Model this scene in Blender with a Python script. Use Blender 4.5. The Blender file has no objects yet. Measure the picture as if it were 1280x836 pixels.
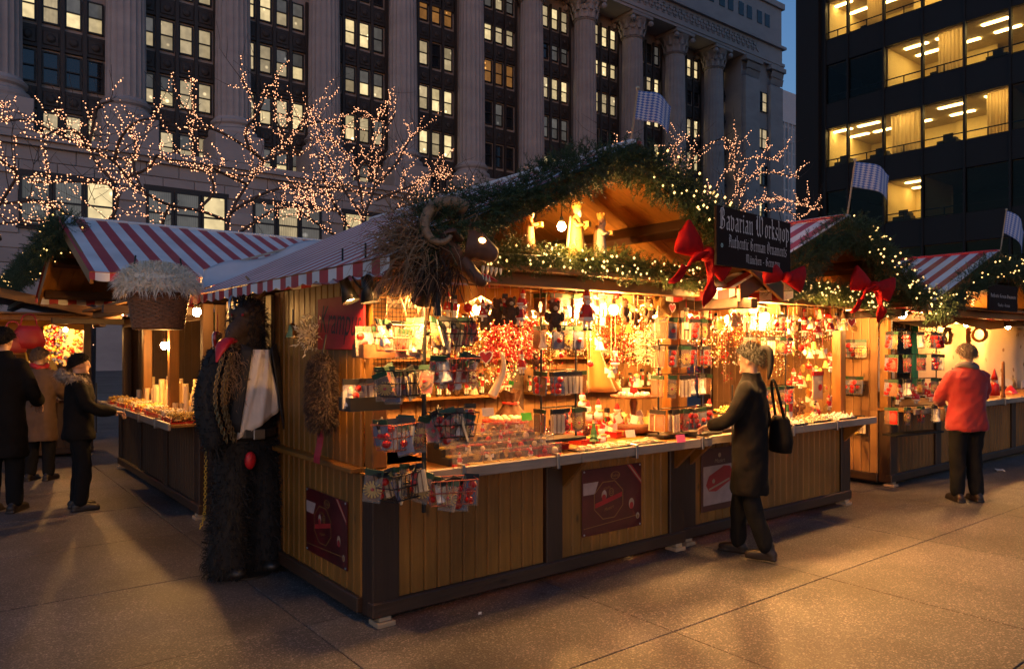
import bpy, math, random
import numpy as np
from mathutils import Vector, Matrix, Euler
R = random.Random(11)
NR = np.random.default_rng(5)
SC = bpy.context.scene
C = SC.collection
PI = math.pi
# ---------------------------------------------------------------- camera
EYE, FOC, HZ = 1.65, 926.0, 434.0            # metres, pixels of a 1280 wide picture, horizon row
YAW = math.atan2(720.0, FOC)
FW = Vector((math.sin(YAW), math.cos(YAW), 0)); RT = Vector((math.cos(YAW), -math.sin(YAW), 0))
cd = bpy.data.cameras.new('camera'); cam = bpy.data.objects.new('camera', cd); C.objects.link(cam)
cam.location = (0, 0, EYE); cam.rotation_euler = (PI/2, 0, -YAW)
cd.sensor_width = 36; cd.lens = FOC/1280*36; cd.shift_y = (HZ-418)/1280; cd.clip_end = 3000; cd.clip_start = .05
SC.camera = cam
# ---------------------------------------------------------------- dusk sky, last trace of sun, exposure
SKY_STRENGTH, SUN_EL, SUN_AZ = .15, 0.6, 215
EXPO = 1.95; EMK = 2**(.2-EXPO)               # lamp and window strengths were set at exposure .2
w = bpy.data.worlds.new('World'); SC.world = w; w.use_nodes = True
nt = w.node_tree; bgn = nt.nodes['Background']
sk = nt.nodes.new('ShaderNodeTexSky'); sk.sky_type = 'NISHITA'; sk.sun_disc = False
sk.sun_elevation = math.radians(SUN_EL); sk.sun_rotation = math.radians(SUN_AZ)
sk.air_density = 1.0; sk.dust_density = .6; sk.ozone_density = 3.0
nt.links.new(sk.outputs[0], bgn.inputs[0]); bgn.inputs[1].default_value = SKY_STRENGTH
sl = bpy.data.lights.new('sun', 'SUN'); sl.energy = .03; sl.angle = math.radians(20); sl.color = (1, .8, .65)
so = bpy.data.objects.new('sun', sl); C.objects.link(so)
so.rotation_euler = (math.radians(80), 0, math.radians(180-SUN_AZ))
vs = SC.view_settings; vs.view_transform = 'Standard'; vs.look = 'None'; vs.gamma = 1; vs.exposure = EXPO; vs.use_curve_mapping = False
cy = SC.cycles
cy.max_bounces = 6; cy.diffuse_bounces = 3; cy.glossy_bounces = 3; cy.transmission_bounces = 4; cy.transparent_max_bounces = 8
cy.caustics_reflective = False; cy.caustics_refractive = False; cy.sample_clamp_indirect = 3.0; cy.use_light_tree = True
cy.use_denoising = True
try: cy.denoiser = 'OPENIMAGEDENOISE'
except Exception: pass
WARM = (1, .56, .2)

# ---------------------------------------------------------------- pixels of the photograph -> points in the place
def ray(px, py): return FW + RT*((px-640)/FOC) + Vector((0, 0, (HZ-py)/FOC))
EYEP = Vector((0, 0, EYE))
def at_x(px, py, X): d = ray(px, py); return EYEP + d*(X/d.x)
def at_y(px, py, Y): d = ray(px, py); return EYEP + d*(Y/d.y)
def at_z(px, py, Z=0): d = ray(px, py); return EYEP + d*((Z-EYE)/d.z)
def at_d(px, py, D): return EYEP + ray(px, py)*D
def proj(p):
    q = Vector(p)-EYEP; d = q.dot(FW)
    return (640+FOC*q.dot(RT)/d, HZ-FOC*q.z/d, d) if d > .05 else (-9999, 0, d)

# ---------------------------------------------------------------- mesh builder
def frame_of(t):
    t = Vector(t).normalized(); a = Vector((0, 0, 1)) if abs(t.z) < .9 else Vector((1, 0, 0))
    u = t.cross(a).normalized(); return u, t.cross(u).normalized()
class MB:
    def __init__(s): s.v = []; s.f = []; s.m = []
    def add(s, vs, fs, mi=0):
        o = len(s.v); s.v += [tuple(q) for q in vs]; s.f += [tuple(i+o for i in f) for f in fs]; s.m += [mi]*len(fs); return s
    def box(s, x0, x1, y0, y1, z0, z1, mi=0, M=None, c=0):
        if c <= 0:
            vs = [(x, y, z) for x in (x0, x1) for y in (y0, y1) for z in (z0, z1)]
            fs = [(0, 1, 3, 2), (4, 6, 7, 5), (0, 4, 5, 1), (2, 3, 7, 6), (0, 2, 6, 4), (1, 5, 7, 3)]
        else:                                   # chamfered: 24 corners
            lo = (x0, y0, z0); hi = (x1, y1, z1); vs = []; idx = {}
            for a in (0, 1):
                for b in (0, 1):
                    for d in (0, 1):
                        k = (a, b, d); p = [hi[i] if k[i] else lo[i] for i in range(3)]; q = [hi[i]-c if k[i] else lo[i]+c for i in range(3)]
                        for ax in range(3):
                            t = list(q); t[ax] = p[ax]; idx[(k, ax)] = len(vs); vs.append(tuple(t))
            fs = []
            for ax in range(3):
                o1, o2 = (ax+1) % 3, (ax+2) % 3
                for sd in (0, 1):
                    ring = []
                    for (a, b) in ((0, 0), (1, 0), (1, 1), (0, 1)):
                        k = [0]*3; k[ax] = sd; k[o1] = a; k[o2] = b; ring.append(idx[(tuple(k), ax)])
                    fs.append(tuple(ring if sd else ring[::-1]))
                for a in (0, 1):
                    for b in (0, 1):
                        k0 = [0]*3; k0[o1] = a; k0[o2] = b; k1 = list(k0); k1[ax] = 1; k0 = tuple(k0); k1 = tuple(k1)
                        q = (idx[(k0, o1)], idx[(k1, o1)], idx[(k1, o2)], idx[(k0, o2)])
                        fs.append(q if (a == b) == True else q[::-1])
            for a in (0, 1):
                for b in (0, 1):
                    for d in (0, 1):
                        k = (a, b, d); t = (idx[(k, 0)], idx[(k, 1)], idx[(k, 2)])
                        fs.append(t if (a+b+d) % 2 else t[::-1])
        if M is not None: vs = [M @ Vector(p) for p in vs]
        return s.add(vs, fs, mi)
    def prism(s, poly, z0, z1, mi=0, M=None):   # polygon in xy swept along z
        n = len(poly); vs = [(x, y, z0) for x, y in poly]+[(x, y, z1) for x, y in poly]
        fs = [tuple(range(n))[::-1], tuple(range(n, 2*n))]+[(i, (i+1) % n, n+(i+1) % n, n+i) for i in range(n)]
        if M is not None: vs = [M @ Vector(p) for p in vs]
        return s.add(vs, fs, mi)
    def tube(s, path, r, n=6, mi=0, caps=True, closed=False, flat=1.0):
        path = [Vector(p) for p in path]; k = len(path); rs = r if isinstance(r, (list, tuple)) else [r]*k; vs = []; u = None
        if len(rs) != k: rs = list(np.interp(np.linspace(0, 1, k), np.linspace(0, 1, len(rs)), rs))
        for i, p in enumerate(path):
            a = path[(i-1) % k] if (i > 0 or closed) else p; b = path[(i+1) % k] if (i < k-1 or closed) else p
            t = (b-a); t = t.normalized() if t.length > 1e-9 else Vector((0, 0, 1))
            if u is None: u, _ = frame_of(t)
            u = (u-t*u.dot(t)); u = u.normalized() if u.length > 1e-6 else frame_of(t)[0]
            w_ = t.cross(u)
            for j in range(n):
                q = 2*PI*j/n; vs.append(p+u*(math.cos(q)*rs[i])+w_*(math.sin(q)*rs[i]*flat))
        fs = [(i*n+j, i*n+(j+1) % n, ((i+1) % k)*n+(j+1) % n, ((i+1) % k)*n+j) for i in range(k if closed else k-1) for j in range(n)]
        if caps and not closed: fs += [tuple(range(n))[::-1], tuple(range((k-1)*n, k*n))]
        return s.add(vs, fs, mi)
    def lathe(s, prof, n=12, c=(0, 0, 0), mi=0, M=None, sx=1, sy=1):
        c = Vector(c); vs = []; k = len(prof)
        for (r, z) in prof:
            for j in range(n):
                q = 2*PI*j/n; p = Vector((r*math.cos(q)*sx, r*math.sin(q)*sy, z)); vs.append((M @ p if M is not None else p)+c)
        fs = [(i*n+j, i*n+(j+1) % n, (i+1)*n+(j+1) % n, (i+1)*n+j) for i in range(k-1) for j in range(n)]
        fs += [tuple(range(n))[::-1], tuple(range((k-1)*n, k*n))]
        return s.add(vs, fs, mi)
    def ball(s, c, r, n=8, k=5, mi=0, M=None):
        r = r if isinstance(r, (tuple, list)) else (r, r, r)
        prof = [(max(math.sin(PI*i/k), .02), -math.cos(PI*i/k)) for i in range(k+1)]; c = Vector(c); vs = []
        for (a, z) in prof:
            for j in range(n):
                q = 2*PI*j/n; p = Vector((a*math.cos(q)*r[0], a*math.sin(q)*r[1], z*r[2])); vs.append((M @ p if M is not None else p)+c)
        fs = [(i*n+j, i*n+(j+1) % n, (i+1)*n+(j+1) % n, (i+1)*n+j) for i in range(k) for j in range(n)]
        fs += [tuple(range(n))[::-1], tuple(range(k*n, k*n+n))]
        return s.add(vs, fs, mi)
    def grid(s, fn, nu, nv, mi=0):
        vs = [fn(i/nu, j/nv) for i in range(nu+1) for j in range(nv+1)]
        return s.add(vs, [(i*(nv+1)+j, (i+1)*(nv+1)+j, (i+1)*(nv+1)+j+1, i*(nv+1)+j+1) for i in range(nu) for j in range(nv)], mi)
    def mesh(s, name, mats, smooth=False):
        me = bpy.data.meshes.new(name); me.from_pydata(s.v, [], s.f)
        for m in (mats if isinstance(mats, (list, tuple)) else [mats]): me.materials.append(m)
        if any(s.m): me.polygons.foreach_set('material_index', s.m)
        if smooth: me.polygons.foreach_set('use_smooth', [True]*len(me.polygons))
        me.update(); return me
    def build(s, name, mats, parent=None, smooth=False, bevel=0, solid=0):
        return put(name, s.mesh(name, mats, smooth), parent, bevel=bevel, solid=solid)
def put(name, me, parent=None, loc=None, rot=None, scale=None, bevel=0, solid=0):
    o = bpy.data.objects.new(name, me); C.objects.link(o)
    if parent is not None: o.parent = parent
    if loc is not None: o.location = loc
    if rot is not None: o.rotation_euler = rot
    if scale is not None: o.scale = scale if isinstance(scale, (tuple, list)) else (scale,)*3
    if solid: md = o.modifiers.new('solid', 'SOLIDIFY'); md.thickness = solid
    if bevel: md = o.modifiers.new('bevel', 'BEVEL'); md.width = bevel; md.segments = 2; md.limit_method = 'ANGLE'
    return o
def soup(name, V, F, mat, parent=None, loc=None, smooth=False):          # numpy arrays of vertices and equal sized faces
    me = bpy.data.meshes.new(name); k = F.shape[1]
    me.vertices.add(len(V)); me.vertices.foreach_set('co', np.asarray(V, np.float32).ravel())
    me.loops.add(F.size); me.loops.foreach_set('vertex_index', F.astype(np.int32).ravel())
    me.polygons.add(len(F)); me.polygons.foreach_set('loop_start', np.arange(0, F.size, k, dtype=np.int32))
    if smooth: me.polygons.foreach_set('use_smooth', [True]*len(F))
    me.materials.append(mat); me.update(calc_edges=True); me.validate()
    return put(name, me, parent, loc)
def tag(o, label=None, cat=None, group=None, kind=None):
    if label: o['label'] = label
    if cat: o['category'] = cat
    if group: o['group'] = group
    if kind: o['kind'] = kind
    return o
def thing(name, label, cat, loc=(0, 0, 0), rz=0, group=None):
    o = bpy.data.objects.new(name, None); C.objects.link(o); o.location = loc; o.rotation_euler = (0, 0, rz); o.empty_display_size = .1
    return tag(o, label, cat, group)
def copy_tree(o, parent=None, loc=None, rot=None, scale=None, label=None, group=None):
    c = o.copy(); C.objects.link(c)
    if parent is not None: c.parent = parent
    if loc is not None: c.location = loc
    if rot is not None: c.rotation_euler = rot
    if scale is not None: c.scale = scale if isinstance(scale, (tuple, list)) else (scale,)*3
    if label: c['label'] = label
    if group: c['group'] = group
    for ch in [q for q in KIDS(o)]: copy_tree(ch, c)
    return c
def KIDS(o): return list(o.children)

TMP = bpy.data.scenes.new('workbench')
def baked(o):
    """mesh of an object with its modifiers, worked out apart from the big scene"""
    TMP.collection.objects.link(o); vl = TMP.view_layers[0]; vl.update(); r = bpy.data.meshes.new_from_object(o.evaluated_get(vl.depsgraph)); bpy.data.objects.remove(o); return r
# ---------------------------------------------------------------- materials
MATS = {}
def mat(name, col, rough=.6, metal=0, var=.15, scale=(6, 6, 6), hue=0, bump=0, bscale=None, per=0, emit=None, es=0, spec=.5, sheen=0, coat=0, trans=0, alpha=1, sample=True, sss=0, fleck=None):
    """principled surface; colour broken up by noise in place coordinates, per-object tint, fine relief"""
    if name in MATS: return MATS[name]
    m = bpy.data.materials.new(name); m.use_nodes = True; t = m.node_tree; N = t.nodes; L = t.links; b = N['Principled BSDF']
    b.inputs['Roughness'].default_value = rough; b.inputs['Metallic'].default_value = metal; b.inputs['Specular IOR Level'].default_value = spec
    b.inputs['Sheen Weight'].default_value = sheen; b.inputs['Coat Weight'].default_value = coat; b.inputs['Transmission Weight'].default_value = trans
    b.inputs['Alpha'].default_value = alpha
    geo = N.new('ShaderNodeNewGeometry'); mp = N.new('ShaderNodeMapping'); L.new(geo.outputs['Position'], mp.inputs[0])
    sc = scale if isinstance(scale, (tuple, list)) else (scale,)*3; mp.inputs['Scale'].default_value = sc
    no = N.new('ShaderNodeTexNoise'); no.inputs['Scale'].default_value = 1; no.inputs['Detail'].default_value = 5; no.inputs['Roughness'].default_value = .6
    L.new(mp.outputs[0], no.inputs['Vector'])
    oi = N.new('ShaderNodeObjectInfo')
    mr = N.new('ShaderNodeMapRange'); L.new(no.outputs[0], mr.inputs[0]); mr.inputs[1].default_value = .25; mr.inputs[2].default_value = .75; mr.inputs[3].default_value = 1-var; mr.inputs[4].default_value = 1+var
    pr = N.new('ShaderNodeMapRange'); L.new(oi.outputs['Random'], pr.inputs[0]); pr.inputs[3].default_value = 1-per; pr.inputs[4].default_value = 1+per
    mu = N.new('ShaderNodeMath'); mu.operation = 'MULTIPLY'; L.new(mr.outputs[0], mu.inputs[0]); L.new(pr.outputs[0], mu.inputs[1])
    hs = N.new('ShaderNodeHueSaturation'); hs.inputs['Color'].default_value = (*col, 1); L.new(mu.outputs[0], hs.inputs['Value'])
    out = hs.outputs[0]
    if fleck:                                   # (colour, scale, amount) grains
        vo = N.new('ShaderNodeTexVoronoi'); vo.inputs['Scale'].default_value = fleck[1]; L.new(geo.outputs['Position'], vo.inputs['Vector'])
        sp = N.new('ShaderNodeSeparateColor'); L.new(vo.outputs['Color'], sp.inputs[0])
        st = N.new('ShaderNodeMapRange'); L.new(sp.outputs[0], st.inputs[0]); st.inputs[1].default_value = 1-fleck[2]; st.inputs[2].default_value = 1-fleck[2]+.1
        mx = N.new('ShaderNodeMix'); mx.data_type = 'RGBA'; L.new(st.outputs[0], mx.inputs['Factor']); L.new(out, mx.inputs['A']); mx.inputs['B'].default_value = (*fleck[0], 1); out = mx.outputs['Result']
    L.new(out, b.inputs['Base Color'])
    if bump:
        bs = bscale or sc; bs = bs if isinstance(bs, (tuple, list)) else (bs,)*3
        m2 = N.new('ShaderNodeMapping'); L.new(geo.outputs['Position'], m2.inputs[0]); m2.inputs['Scale'].default_value = bs
        n2 = N.new('ShaderNodeTexNoise'); n2.inputs['Scale'].default_value = 1; n2.inputs['Detail'].default_value = 4; L.new(m2.outputs[0], n2.inputs['Vector'])
        bp = N.new('ShaderNodeBump'); bp.inputs['Strength'].default_value = bump; bp.inputs['Distance'].default_value = .01; L.new(n2.outputs[0], bp.inputs['Height']); L.new(bp.outputs[0], b.inputs['Normal'])
        rr = N.new('ShaderNodeMapRange'); L.new(no.outputs[0], rr.inputs[0]); rr.inputs[3].default_value = max(rough-.12, .05); rr.inputs[4].default_value = min(rough+.12, 1); L.new(rr.outputs[0], b.inputs['Roughness'])
    if emit:
        b.inputs['Emission Color'].default_value = (*emit, 1); b.inputs['Emission Strength'].default_value = es*EMK
        if not sample: m.cycles.emission_sampling = 'NONE'
    MATS[name] = m; return m
def nodes_of(m): return m.node_tree.nodes, m.node_tree.links, m.node_tree.nodes['Principled BSDF']
def wood(name, col, axis, rough=.5, per=.16, var=.22):
    sc = {'x': (1.6, 34, 34), 'y': (34, 1.6, 34), 'z': (34, 34, 1.6)}[axis]
    m = mat(name, col, rough, var=var, scale=sc, bump=.25, bscale=tuple(q*1.6 for q in sc), per=per); N, L, b = nodes_of(m)
    g = N.new('ShaderNodeNewGeometry'); mp = N.new('ShaderNodeMapping'); mp.inputs['Scale'].default_value = {'x': (2.2, 5, 5), 'y': (5, 2.2, 5), 'z': (5, 5, 2.2)}[axis]; L.new(g.outputs['Position'], mp.inputs[0])
    v = N.new('ShaderNodeTexVoronoi'); v.inputs['Scale'].default_value = 1; L.new(mp.outputs[0], v.inputs['Vector'])
    r = N.new('ShaderNodeMapRange'); L.new(v.outputs['Distance'], r.inputs[0]); r.inputs[1].default_value = .03; r.inputs[2].default_value = .10; r.inputs[3].default_value = .35; r.inputs[4].default_value = 1
    n2 = N.new('ShaderNodeTexNoise'); n2.inputs['Scale'].default_value = 1.7; n2.inputs['Detail'].default_value = 6; L.new(g.outputs['Position'], n2.inputs['Vector'])
    r2 = N.new('ShaderNodeMapRange'); L.new(n2.outputs[0], r2.inputs[0]); r2.inputs[1].default_value = .3; r2.inputs[2].default_value = .62; r2.inputs[3].default_value = .62; r2.inputs[4].default_value = 1.08
    k = N.new('ShaderNodeMath'); k.operation = 'MULTIPLY'; L.new(r.outputs[0], k.inputs[0]); L.new(r2.outputs[0], k.inputs[1])
    x = N.new('ShaderNodeMix'); x.data_type = 'RGBA'; x.blend_type = 'MULTIPLY'; x.inputs['Factor'].default_value = 1; L.new(b.inputs['Base Color'].links[0].from_socket, x.inputs['A']); L.new(k.outputs[0], x.inputs['B']); L.new(x.outputs['Result'], b.inputs['Base Color']); return m
def plain(name, col, **k): return mat(name, col, **k)
# ================================================================ GROUND
granite = mat('granite', (.102, .092, .088), .55, var=.38, scale=(.9, .9, .9), bump=.25, bscale=120, per=.16, fleck=((.24, .21, .20), 110, .22))
N_, L_, b_ = nodes_of(granite)
_v = N_.new('ShaderNodeTexNoise'); _v.inputs['Scale'].default_value = 110; _v.inputs['Detail'].default_value = 2
_g = N_.new('ShaderNodeNewGeometry'); L_.new(_g.outputs['Position'], _v.inputs['Vector'])
_m = N_.new('ShaderNodeMix'); _m.data_type = 'RGBA'; _m.blend_type = 'MULTIPLY'; _m.inputs['Factor'].default_value = 1
_r = N_.new('ShaderNodeMapRange'); L_.new(_v.outputs[0], _r.inputs[0]); _r.inputs[1].default_value = .35; _r.inputs[2].default_value = .65; _r.inputs[3].default_value = .5; _r.inputs[4].default_value = 1.4
L_.new(b_.inputs['Base Color'].links[0].from_socket, _m.inputs['A']); L_.new(_r.outputs[0], _m.inputs['B']); L_.new(_m.outputs['Result'], b_.inputs['Base Color'])
_w = N_.new('ShaderNodeTexVoronoi'); _w.inputs['Scale'].default_value = 2.6; L_.new(_g.outputs['Position'], _w.inputs['Vector']); _q = N_.new('ShaderNodeMapRange'); L_.new(_w.outputs['Distance'], _q.inputs[0]); _q.inputs[1].default_value = .05; _q.inputs[2].default_value = .075; _q.inputs[3].default_value = .55; _q.inputs[4].default_value = 1
_y = N_.new('ShaderNodeTexNoise'); _y.inputs['Scale'].default_value = .55; _y.inputs['Detail'].default_value = 7; _y.inputs['Roughness'].default_value = .65; L_.new(_g.outputs['Position'], _y.inputs['Vector']); _z = N_.new('ShaderNodeMapRange'); L_.new(_y.outputs[0], _z.inputs[0]); _z.inputs[1].default_value = .36; _z.inputs[2].default_value = .6; _z.inputs[3].default_value = .45; _z.inputs[4].default_value = 1.1
_k = N_.new('ShaderNodeMath'); _k.operation = 'MULTIPLY'; L_.new(_q.outputs[0], _k.inputs[0]); L_.new(_z.outputs[0], _k.inputs[1]); _m2 = N_.new('ShaderNodeMix'); _m2.data_type = 'RGBA'; _m2.blend_type = 'MULTIPLY'; _m2.inputs['Factor'].default_value = 1; L_.new(_m.outputs['Result'], _m2.inputs['A']); L_.new(_k.outputs[0], _m2.inputs['B']); L_.new(_m2.outputs['Result'], b_.inputs['Base Color'])
gnd = MB().add([(-900, -900, -.012), (900, -900, -.012), (900, 900, -.012), (-900, 900, -.012)], [(0, 1, 2, 3)]).build('ground', granite)
tag(gnd, 'speckled granite plaza paving in front of the stalls', 'ground', kind='structure')
slab_me = MB().box(0, 1.643, 0, 1.393, -.08, 0, c=.003).mesh('paving_slab', granite)
for i in range(-6, 12):
    for j in range(-3, 8):
        x, y = 3.386+1.65*i, 2.826+1.4*j; ok = False
        for a, b in ((0, 0), (1.6, 0), (0, 1.4), (1.6, 1.4), (.8, .7)):
            u, v_, d = proj((x+a, y+b, 0))
            if d > .3 and -250 < u < 1530 and v_ < 1050: ok = True
        if ok: put('paving_slab', slab_me, gnd, (x, y, R.uniform(-.0015, .0015)))
litter = mat('litter_paper', (.75, .72, .66), .8)
def scrap(px, py, s, lab, ang):
    p = at_z(px, py, .004); m = MB()
    m.grid(lambda u, v: (s*(u-.5), s*.6*(v-.5), .004+.012*abs(math.sin(5*u+3*v))), 4, 3)
    o = m.build('paper_scrap', litter, solid=.0015); o.location = p; o.rotation_euler = (0, 0, ang); tag(o, lab, 'litter')
scrap(1250, 588, .16, 'crumpled pale scrap of paper lying on the paving by the stall with wreaths', .5)
scrap(600, 768, .03, 'tiny white scrap lying in the shadow of the counter on the paving', .9)

# ================================================================ COLUMNED CITY HALL
stone = mat('limestone', (.40, .345, .33), .85, var=.16, scale=(.35, .35, .8), bump=.5, bscale=5, per=.08)
bronze = mat('dark_bronze', (.045, .037, .035), .6, var=.2, scale=1.5, bump=.2, bscale=8)
frame_m = mat('window_frame_paint', (.03, .025, .024), .5)
def pane_mat(name, base, es, hot, seed, blinds=0.0, hs=.8):
    es0 = es; es *= EMK; hot *= EMK
    m = mat(name, (.02, .02, .025), .15, emit=base, es=es0, sample=False); N, L, b = nodes_of(m)
    tc = N.new('ShaderNodeTexCoord'); oi = N.new('ShaderNodeObjectInfo')
    ad = N.new('ShaderNodeVectorMath'); ad.operation = 'ADD'; cx = N.new('ShaderNodeCombineXYZ'); mm = N.new('ShaderNodeMath'); mm.operation = 'MULTIPLY'; mm.inputs[1].default_value = 77+seed
    L.new(oi.outputs['Random'], mm.inputs[0])
    for k in range(3): L.new(mm.outputs[0], cx.inputs[k])
    L.new(tc.outputs['Object'], ad.inputs[0]); L.new(cx.outputs[0], ad.inputs[1])
    no = N.new('ShaderNodeTexNoise'); no.inputs['Scale'].default_value = 1.7; no.inputs['Detail'].default_value = 2; L.new(ad.outputs[0], no.inputs['Vector'])
    vo = N.new('ShaderNodeTexVoronoi'); vo.inputs['Scale'].default_value = hs; L.new(ad.outputs[0], vo.inputs['Vector'])
    a = N.new('ShaderNodeMapRange'); L.new(no.outputs[0], a.inputs[0]); a.inputs[1].default_value = .35; a.inputs[2].default_value = .65; a.inputs[3].default_value = es*.8; a.inputs[4].default_value = es*1.1
    h = N.new('ShaderNodeMapRange'); L.new(vo.outputs['Distance'], h.inputs[0]); h.inputs[1].default_value = .07; h.inputs[2].default_value = .16; h.inputs[3].default_value = hot; h.inputs[4].default_value = 0
    s = N.new('ShaderNodeMath'); s.operation = 'ADD'; L.new(a.outputs[0], s.inputs[0]); L.new(h.outputs[0], s.inputs[1]); out = s.outputs[0]
    pr = N.new('ShaderNodeMapRange'); L.new(oi.outputs['Random'], pr.inputs[0]); pr.inputs[3].default_value = .55; pr.inputs[4].default_value = 1.25
    s3 = N.new('ShaderNodeMath'); s3.operation = 'MULTIPLY'; L.new(out, s3.inputs[0]); L.new(pr.outputs[0], s3.inputs[1]); out = s3.outputs[0]
    if blinds:
        wv = N.new('ShaderNodeTexWave'); wv.bands_direction = 'X'; wv.inputs['Scale'].default_value = 3.2; wv.inputs['Distortion'].default_value = 1.5; L.new(ad.outputs[0], wv.inputs['Vector'])
        r2 = N.new('ShaderNodeMapRange'); L.new(wv.outputs['Fac'], r2.inputs[0]); r2.inputs[3].default_value = 1-blinds; r2.inputs[4].default_value = 1
        s2 = N.new('ShaderNodeMath'); s2.operation = 'MULTIPLY'; L.new(out, s2.inputs[0]); L.new(r2.outputs[0], s2.inputs[1]); out = s2.outputs[0]
    L.new(out, b.inputs['Emission Strength']); return m
P_LIT = pane_mat('pane_office_light', (1, .76, .38), .85, 2.4, 1)
P_BLIND = pane_mat('pane_drawn_blind', (1, .76, .42), .55, .9, 2, .45)
P_DIM = pane_mat('pane_dim_room', (.75, .68, .6), .12, .25, 3, .3)
P_AMB = pane_mat('pane_amber_room', (1, .42, .10), .22, 1.6, 4)
P_DARK = mat('pane_unlit_glass', (.02, .022, .027), .06, var=.1, spec=.8)
YH = 60.0
hall = thing('city_hall_building', 'grey stone columned civic building with lit office windows behind the stalls', 'building', (0, YH, 0))
WY = 1.7
m = MB(); m.box(-14, 93, WY, 40, 0, 40.3); m.box(84.2, 93.3, -1.2, WY-.01, 15.6, 40.3); m.build('wall', bronze, hall).data.materials[0] = stone
base = MB().box(-14, 93, -1.5, WY-.02, 0, 15.0).build('base_wall', stone, hall)
bl = [MB().box(.02, 2.18, -.12-.03*k, .3, .02, .96, c=.04).mesh('stone_block', stone) for k in range(2)]
low_win = []
for k in range(-1, 5):
    cx = 7.12+7.66*k; low_win.append(cx)
for r in range(9):
    for c_ in range(-1, 24):
        x = -1.2+2.2*c_+(1.1 if r % 2 else 0); z = 6.2+.98*r
        if any(abs(x+1.1-cx) < 3.9 for cx in low_win) and 9.4 < z+.5 < 13.4:
            if any(abs(x+1.1-cx) < 2.9 for cx in low_win): continue
        put('stone_block', bl[R.randrange(2)], base, (x, -1.5, z))
mo = MB()
for (y0, z0, z1) in ((-1.95, 15.0, 15.35), (-2.2, 15.35, 15.62), (-1.8, 15.62, 15.9)): mo.box(-14, 93.4, y0, WY-.03, z0, z1)
mo.build('string_course', stone, hall)
# fluted column, its base and capital
def fluted(r0, r1, z0, z1, n=20, seg=10):
    m = MB(); vs = []; P = n*4
    for i in range(seg+1):
        t = i/seg; z = z0+(z1-z0)*t; r = r0+(r1-r0)*(t**1.6)
        for j in range(P):
            q = 2*PI*j/P; k = j % 4; rr = r*(1-(0, .045, .06, .045)[k]); vs.append((rr*math.cos(q), rr*math.sin(q), z))
    fs = [(i*P+j, i*P+(j+1) % P, (i+1)*P+(j+1) % P, (i+1)*P+j) for i in range(seg) for j in range(P)]
    return m.add(vs, fs)
shaft_me = fluted(1.36, 1.17, 19.6, 37.6).mesh('column_shaft', stone)
cb = MB(); cb.box(-1.85, 1.85, -1.85, 1.85, 15.9, 18.1, c=.05); cb.lathe([(1.8, 18.1), (1.85, 18.35), (1.8, 18.6), (1.55, 18.75), (1.5, 18.95), (1.66, 19.1), (1.68, 19.3), (1.5, 19.45), (1.4, 19.62)], 28)
colbase_me = cb.mesh('column_base', stone, smooth=False)
cp = MB(); cp.lathe([(1.2, 37.6), (1.3, 37.7), (1.2, 37.8), (1.25, 38.4), (1.4, 39.2), (1.75, 39.8)], 24); cp.box(-1.75, 1.75, -1.75, 1.75, 39.8, 40.25, c=.08)
for ring, (zz, hh, rr, n) in enumerate(((37.8, .95, 1.3, 12), (38.6, 1.0, 1.42, 12))):
    for j in range(n):
        q = 2*PI*(j+.5*ring)/n; d = Vector((math.cos(q), math.sin(q), 0)); s_ = Vector((-d.y, d.x, 0))
        pts = []
        for t in (0, .5, .85, 1.0):
            o = rr+(.04+.32*t*t); z = zz+hh*(t if t < .9 else .88); w_ = .3*(1-.5*t)
            pts += [d*o-s_*w_+Vector((0, 0, z)), d*(o+.09)+Vector((0, 0, z)), d*o+s_*w_+Vector((0, 0, z))]
        cp.add(pts, [(3*i+a, 3*i+a+1, 3*i+a+4, 3*i+a+3) for i in range(3) for a in range(2)])
for sx in (-1, 1):
    for sy in (-1, 1): cp.ball((sx*1.5, sy*1.5, 39.45), .34, 8, 5)
cap_me = cp.mesh('capital', stone)
COLX = [10.95+7.66*k for k in range(-3, 10)]
for x in COLX:
    s_ = put('column', shaft_me, hall, (x, 0, 0)); put('column_base', colbase_me, s_)
    if proj((x, YH, 38))[1] > -90: put('capital', cap_me, s_)
for x, w_ in ((86.0, 1.6), (91.6, 1.5)):
    s_ = MB().box(x-w_, x+w_, -1.75, -1.19, 15.9, 37.6, c=.05).build('pilaster', stone, hall)
    m = MB(); m.box(x-w_-.3, x+w_+.3, -2.1, -1.18, 39.6, 40.25, c=.06)
    for j in range(10):
        for r in range(2):
            cx = x-w_+(j+.5+.5*r)*w_/5.5; m.add([(cx-.22, -1.76, 37.7+r), (cx+.22, -1.76, 37.7+r), (cx+.16, -1.95, 38.5+r), (cx-.16, -1.95, 38.5+r), (cx, -2.2, 38.55+r)], [(0, 1, 2, 3), (3, 2, 4)])
    m.build('capital', stone, s_)
ent = MB()
for (y0, z0, z1, xe) in ((-1.75, 40.25, 40.6, 93.3), (-1.85, 40.6, 41.0, 93.4), (-1.6, 41.0, 43.0, 93.1), (-2.0, 43.0, 43.35, 93.6), (-1.5, 43.35, 48.6, 93.1), (-1.8, 48.6, 49.4, 93.5)): ent.box(-14, xe, y0, 39, z0, z1)
ent.build('entablature', stone, hall)
fr = MB()
for i in range(60):
    x = 30+i*1.06
    if x > 87: break
    for sgn in (1, -1):
        M_ = Matrix.Translation((x+.5, -1.66, 42)) @ Matrix.Rotation(sgn*.9, 4, 'Y'); fr.box(-.12, .12, -.06, .06, -.95, .95, M=M_)
    fr.lathe([(.34, -.08), (.34, .0)], 10, M=Matrix.Translation((x+.5, -1.64, 42)) @ Matrix.Rotation(PI/2, 4, 'X'))
o = fr.build('frieze_relief', stone, hall); o['kind'] = 'stuff'
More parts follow.
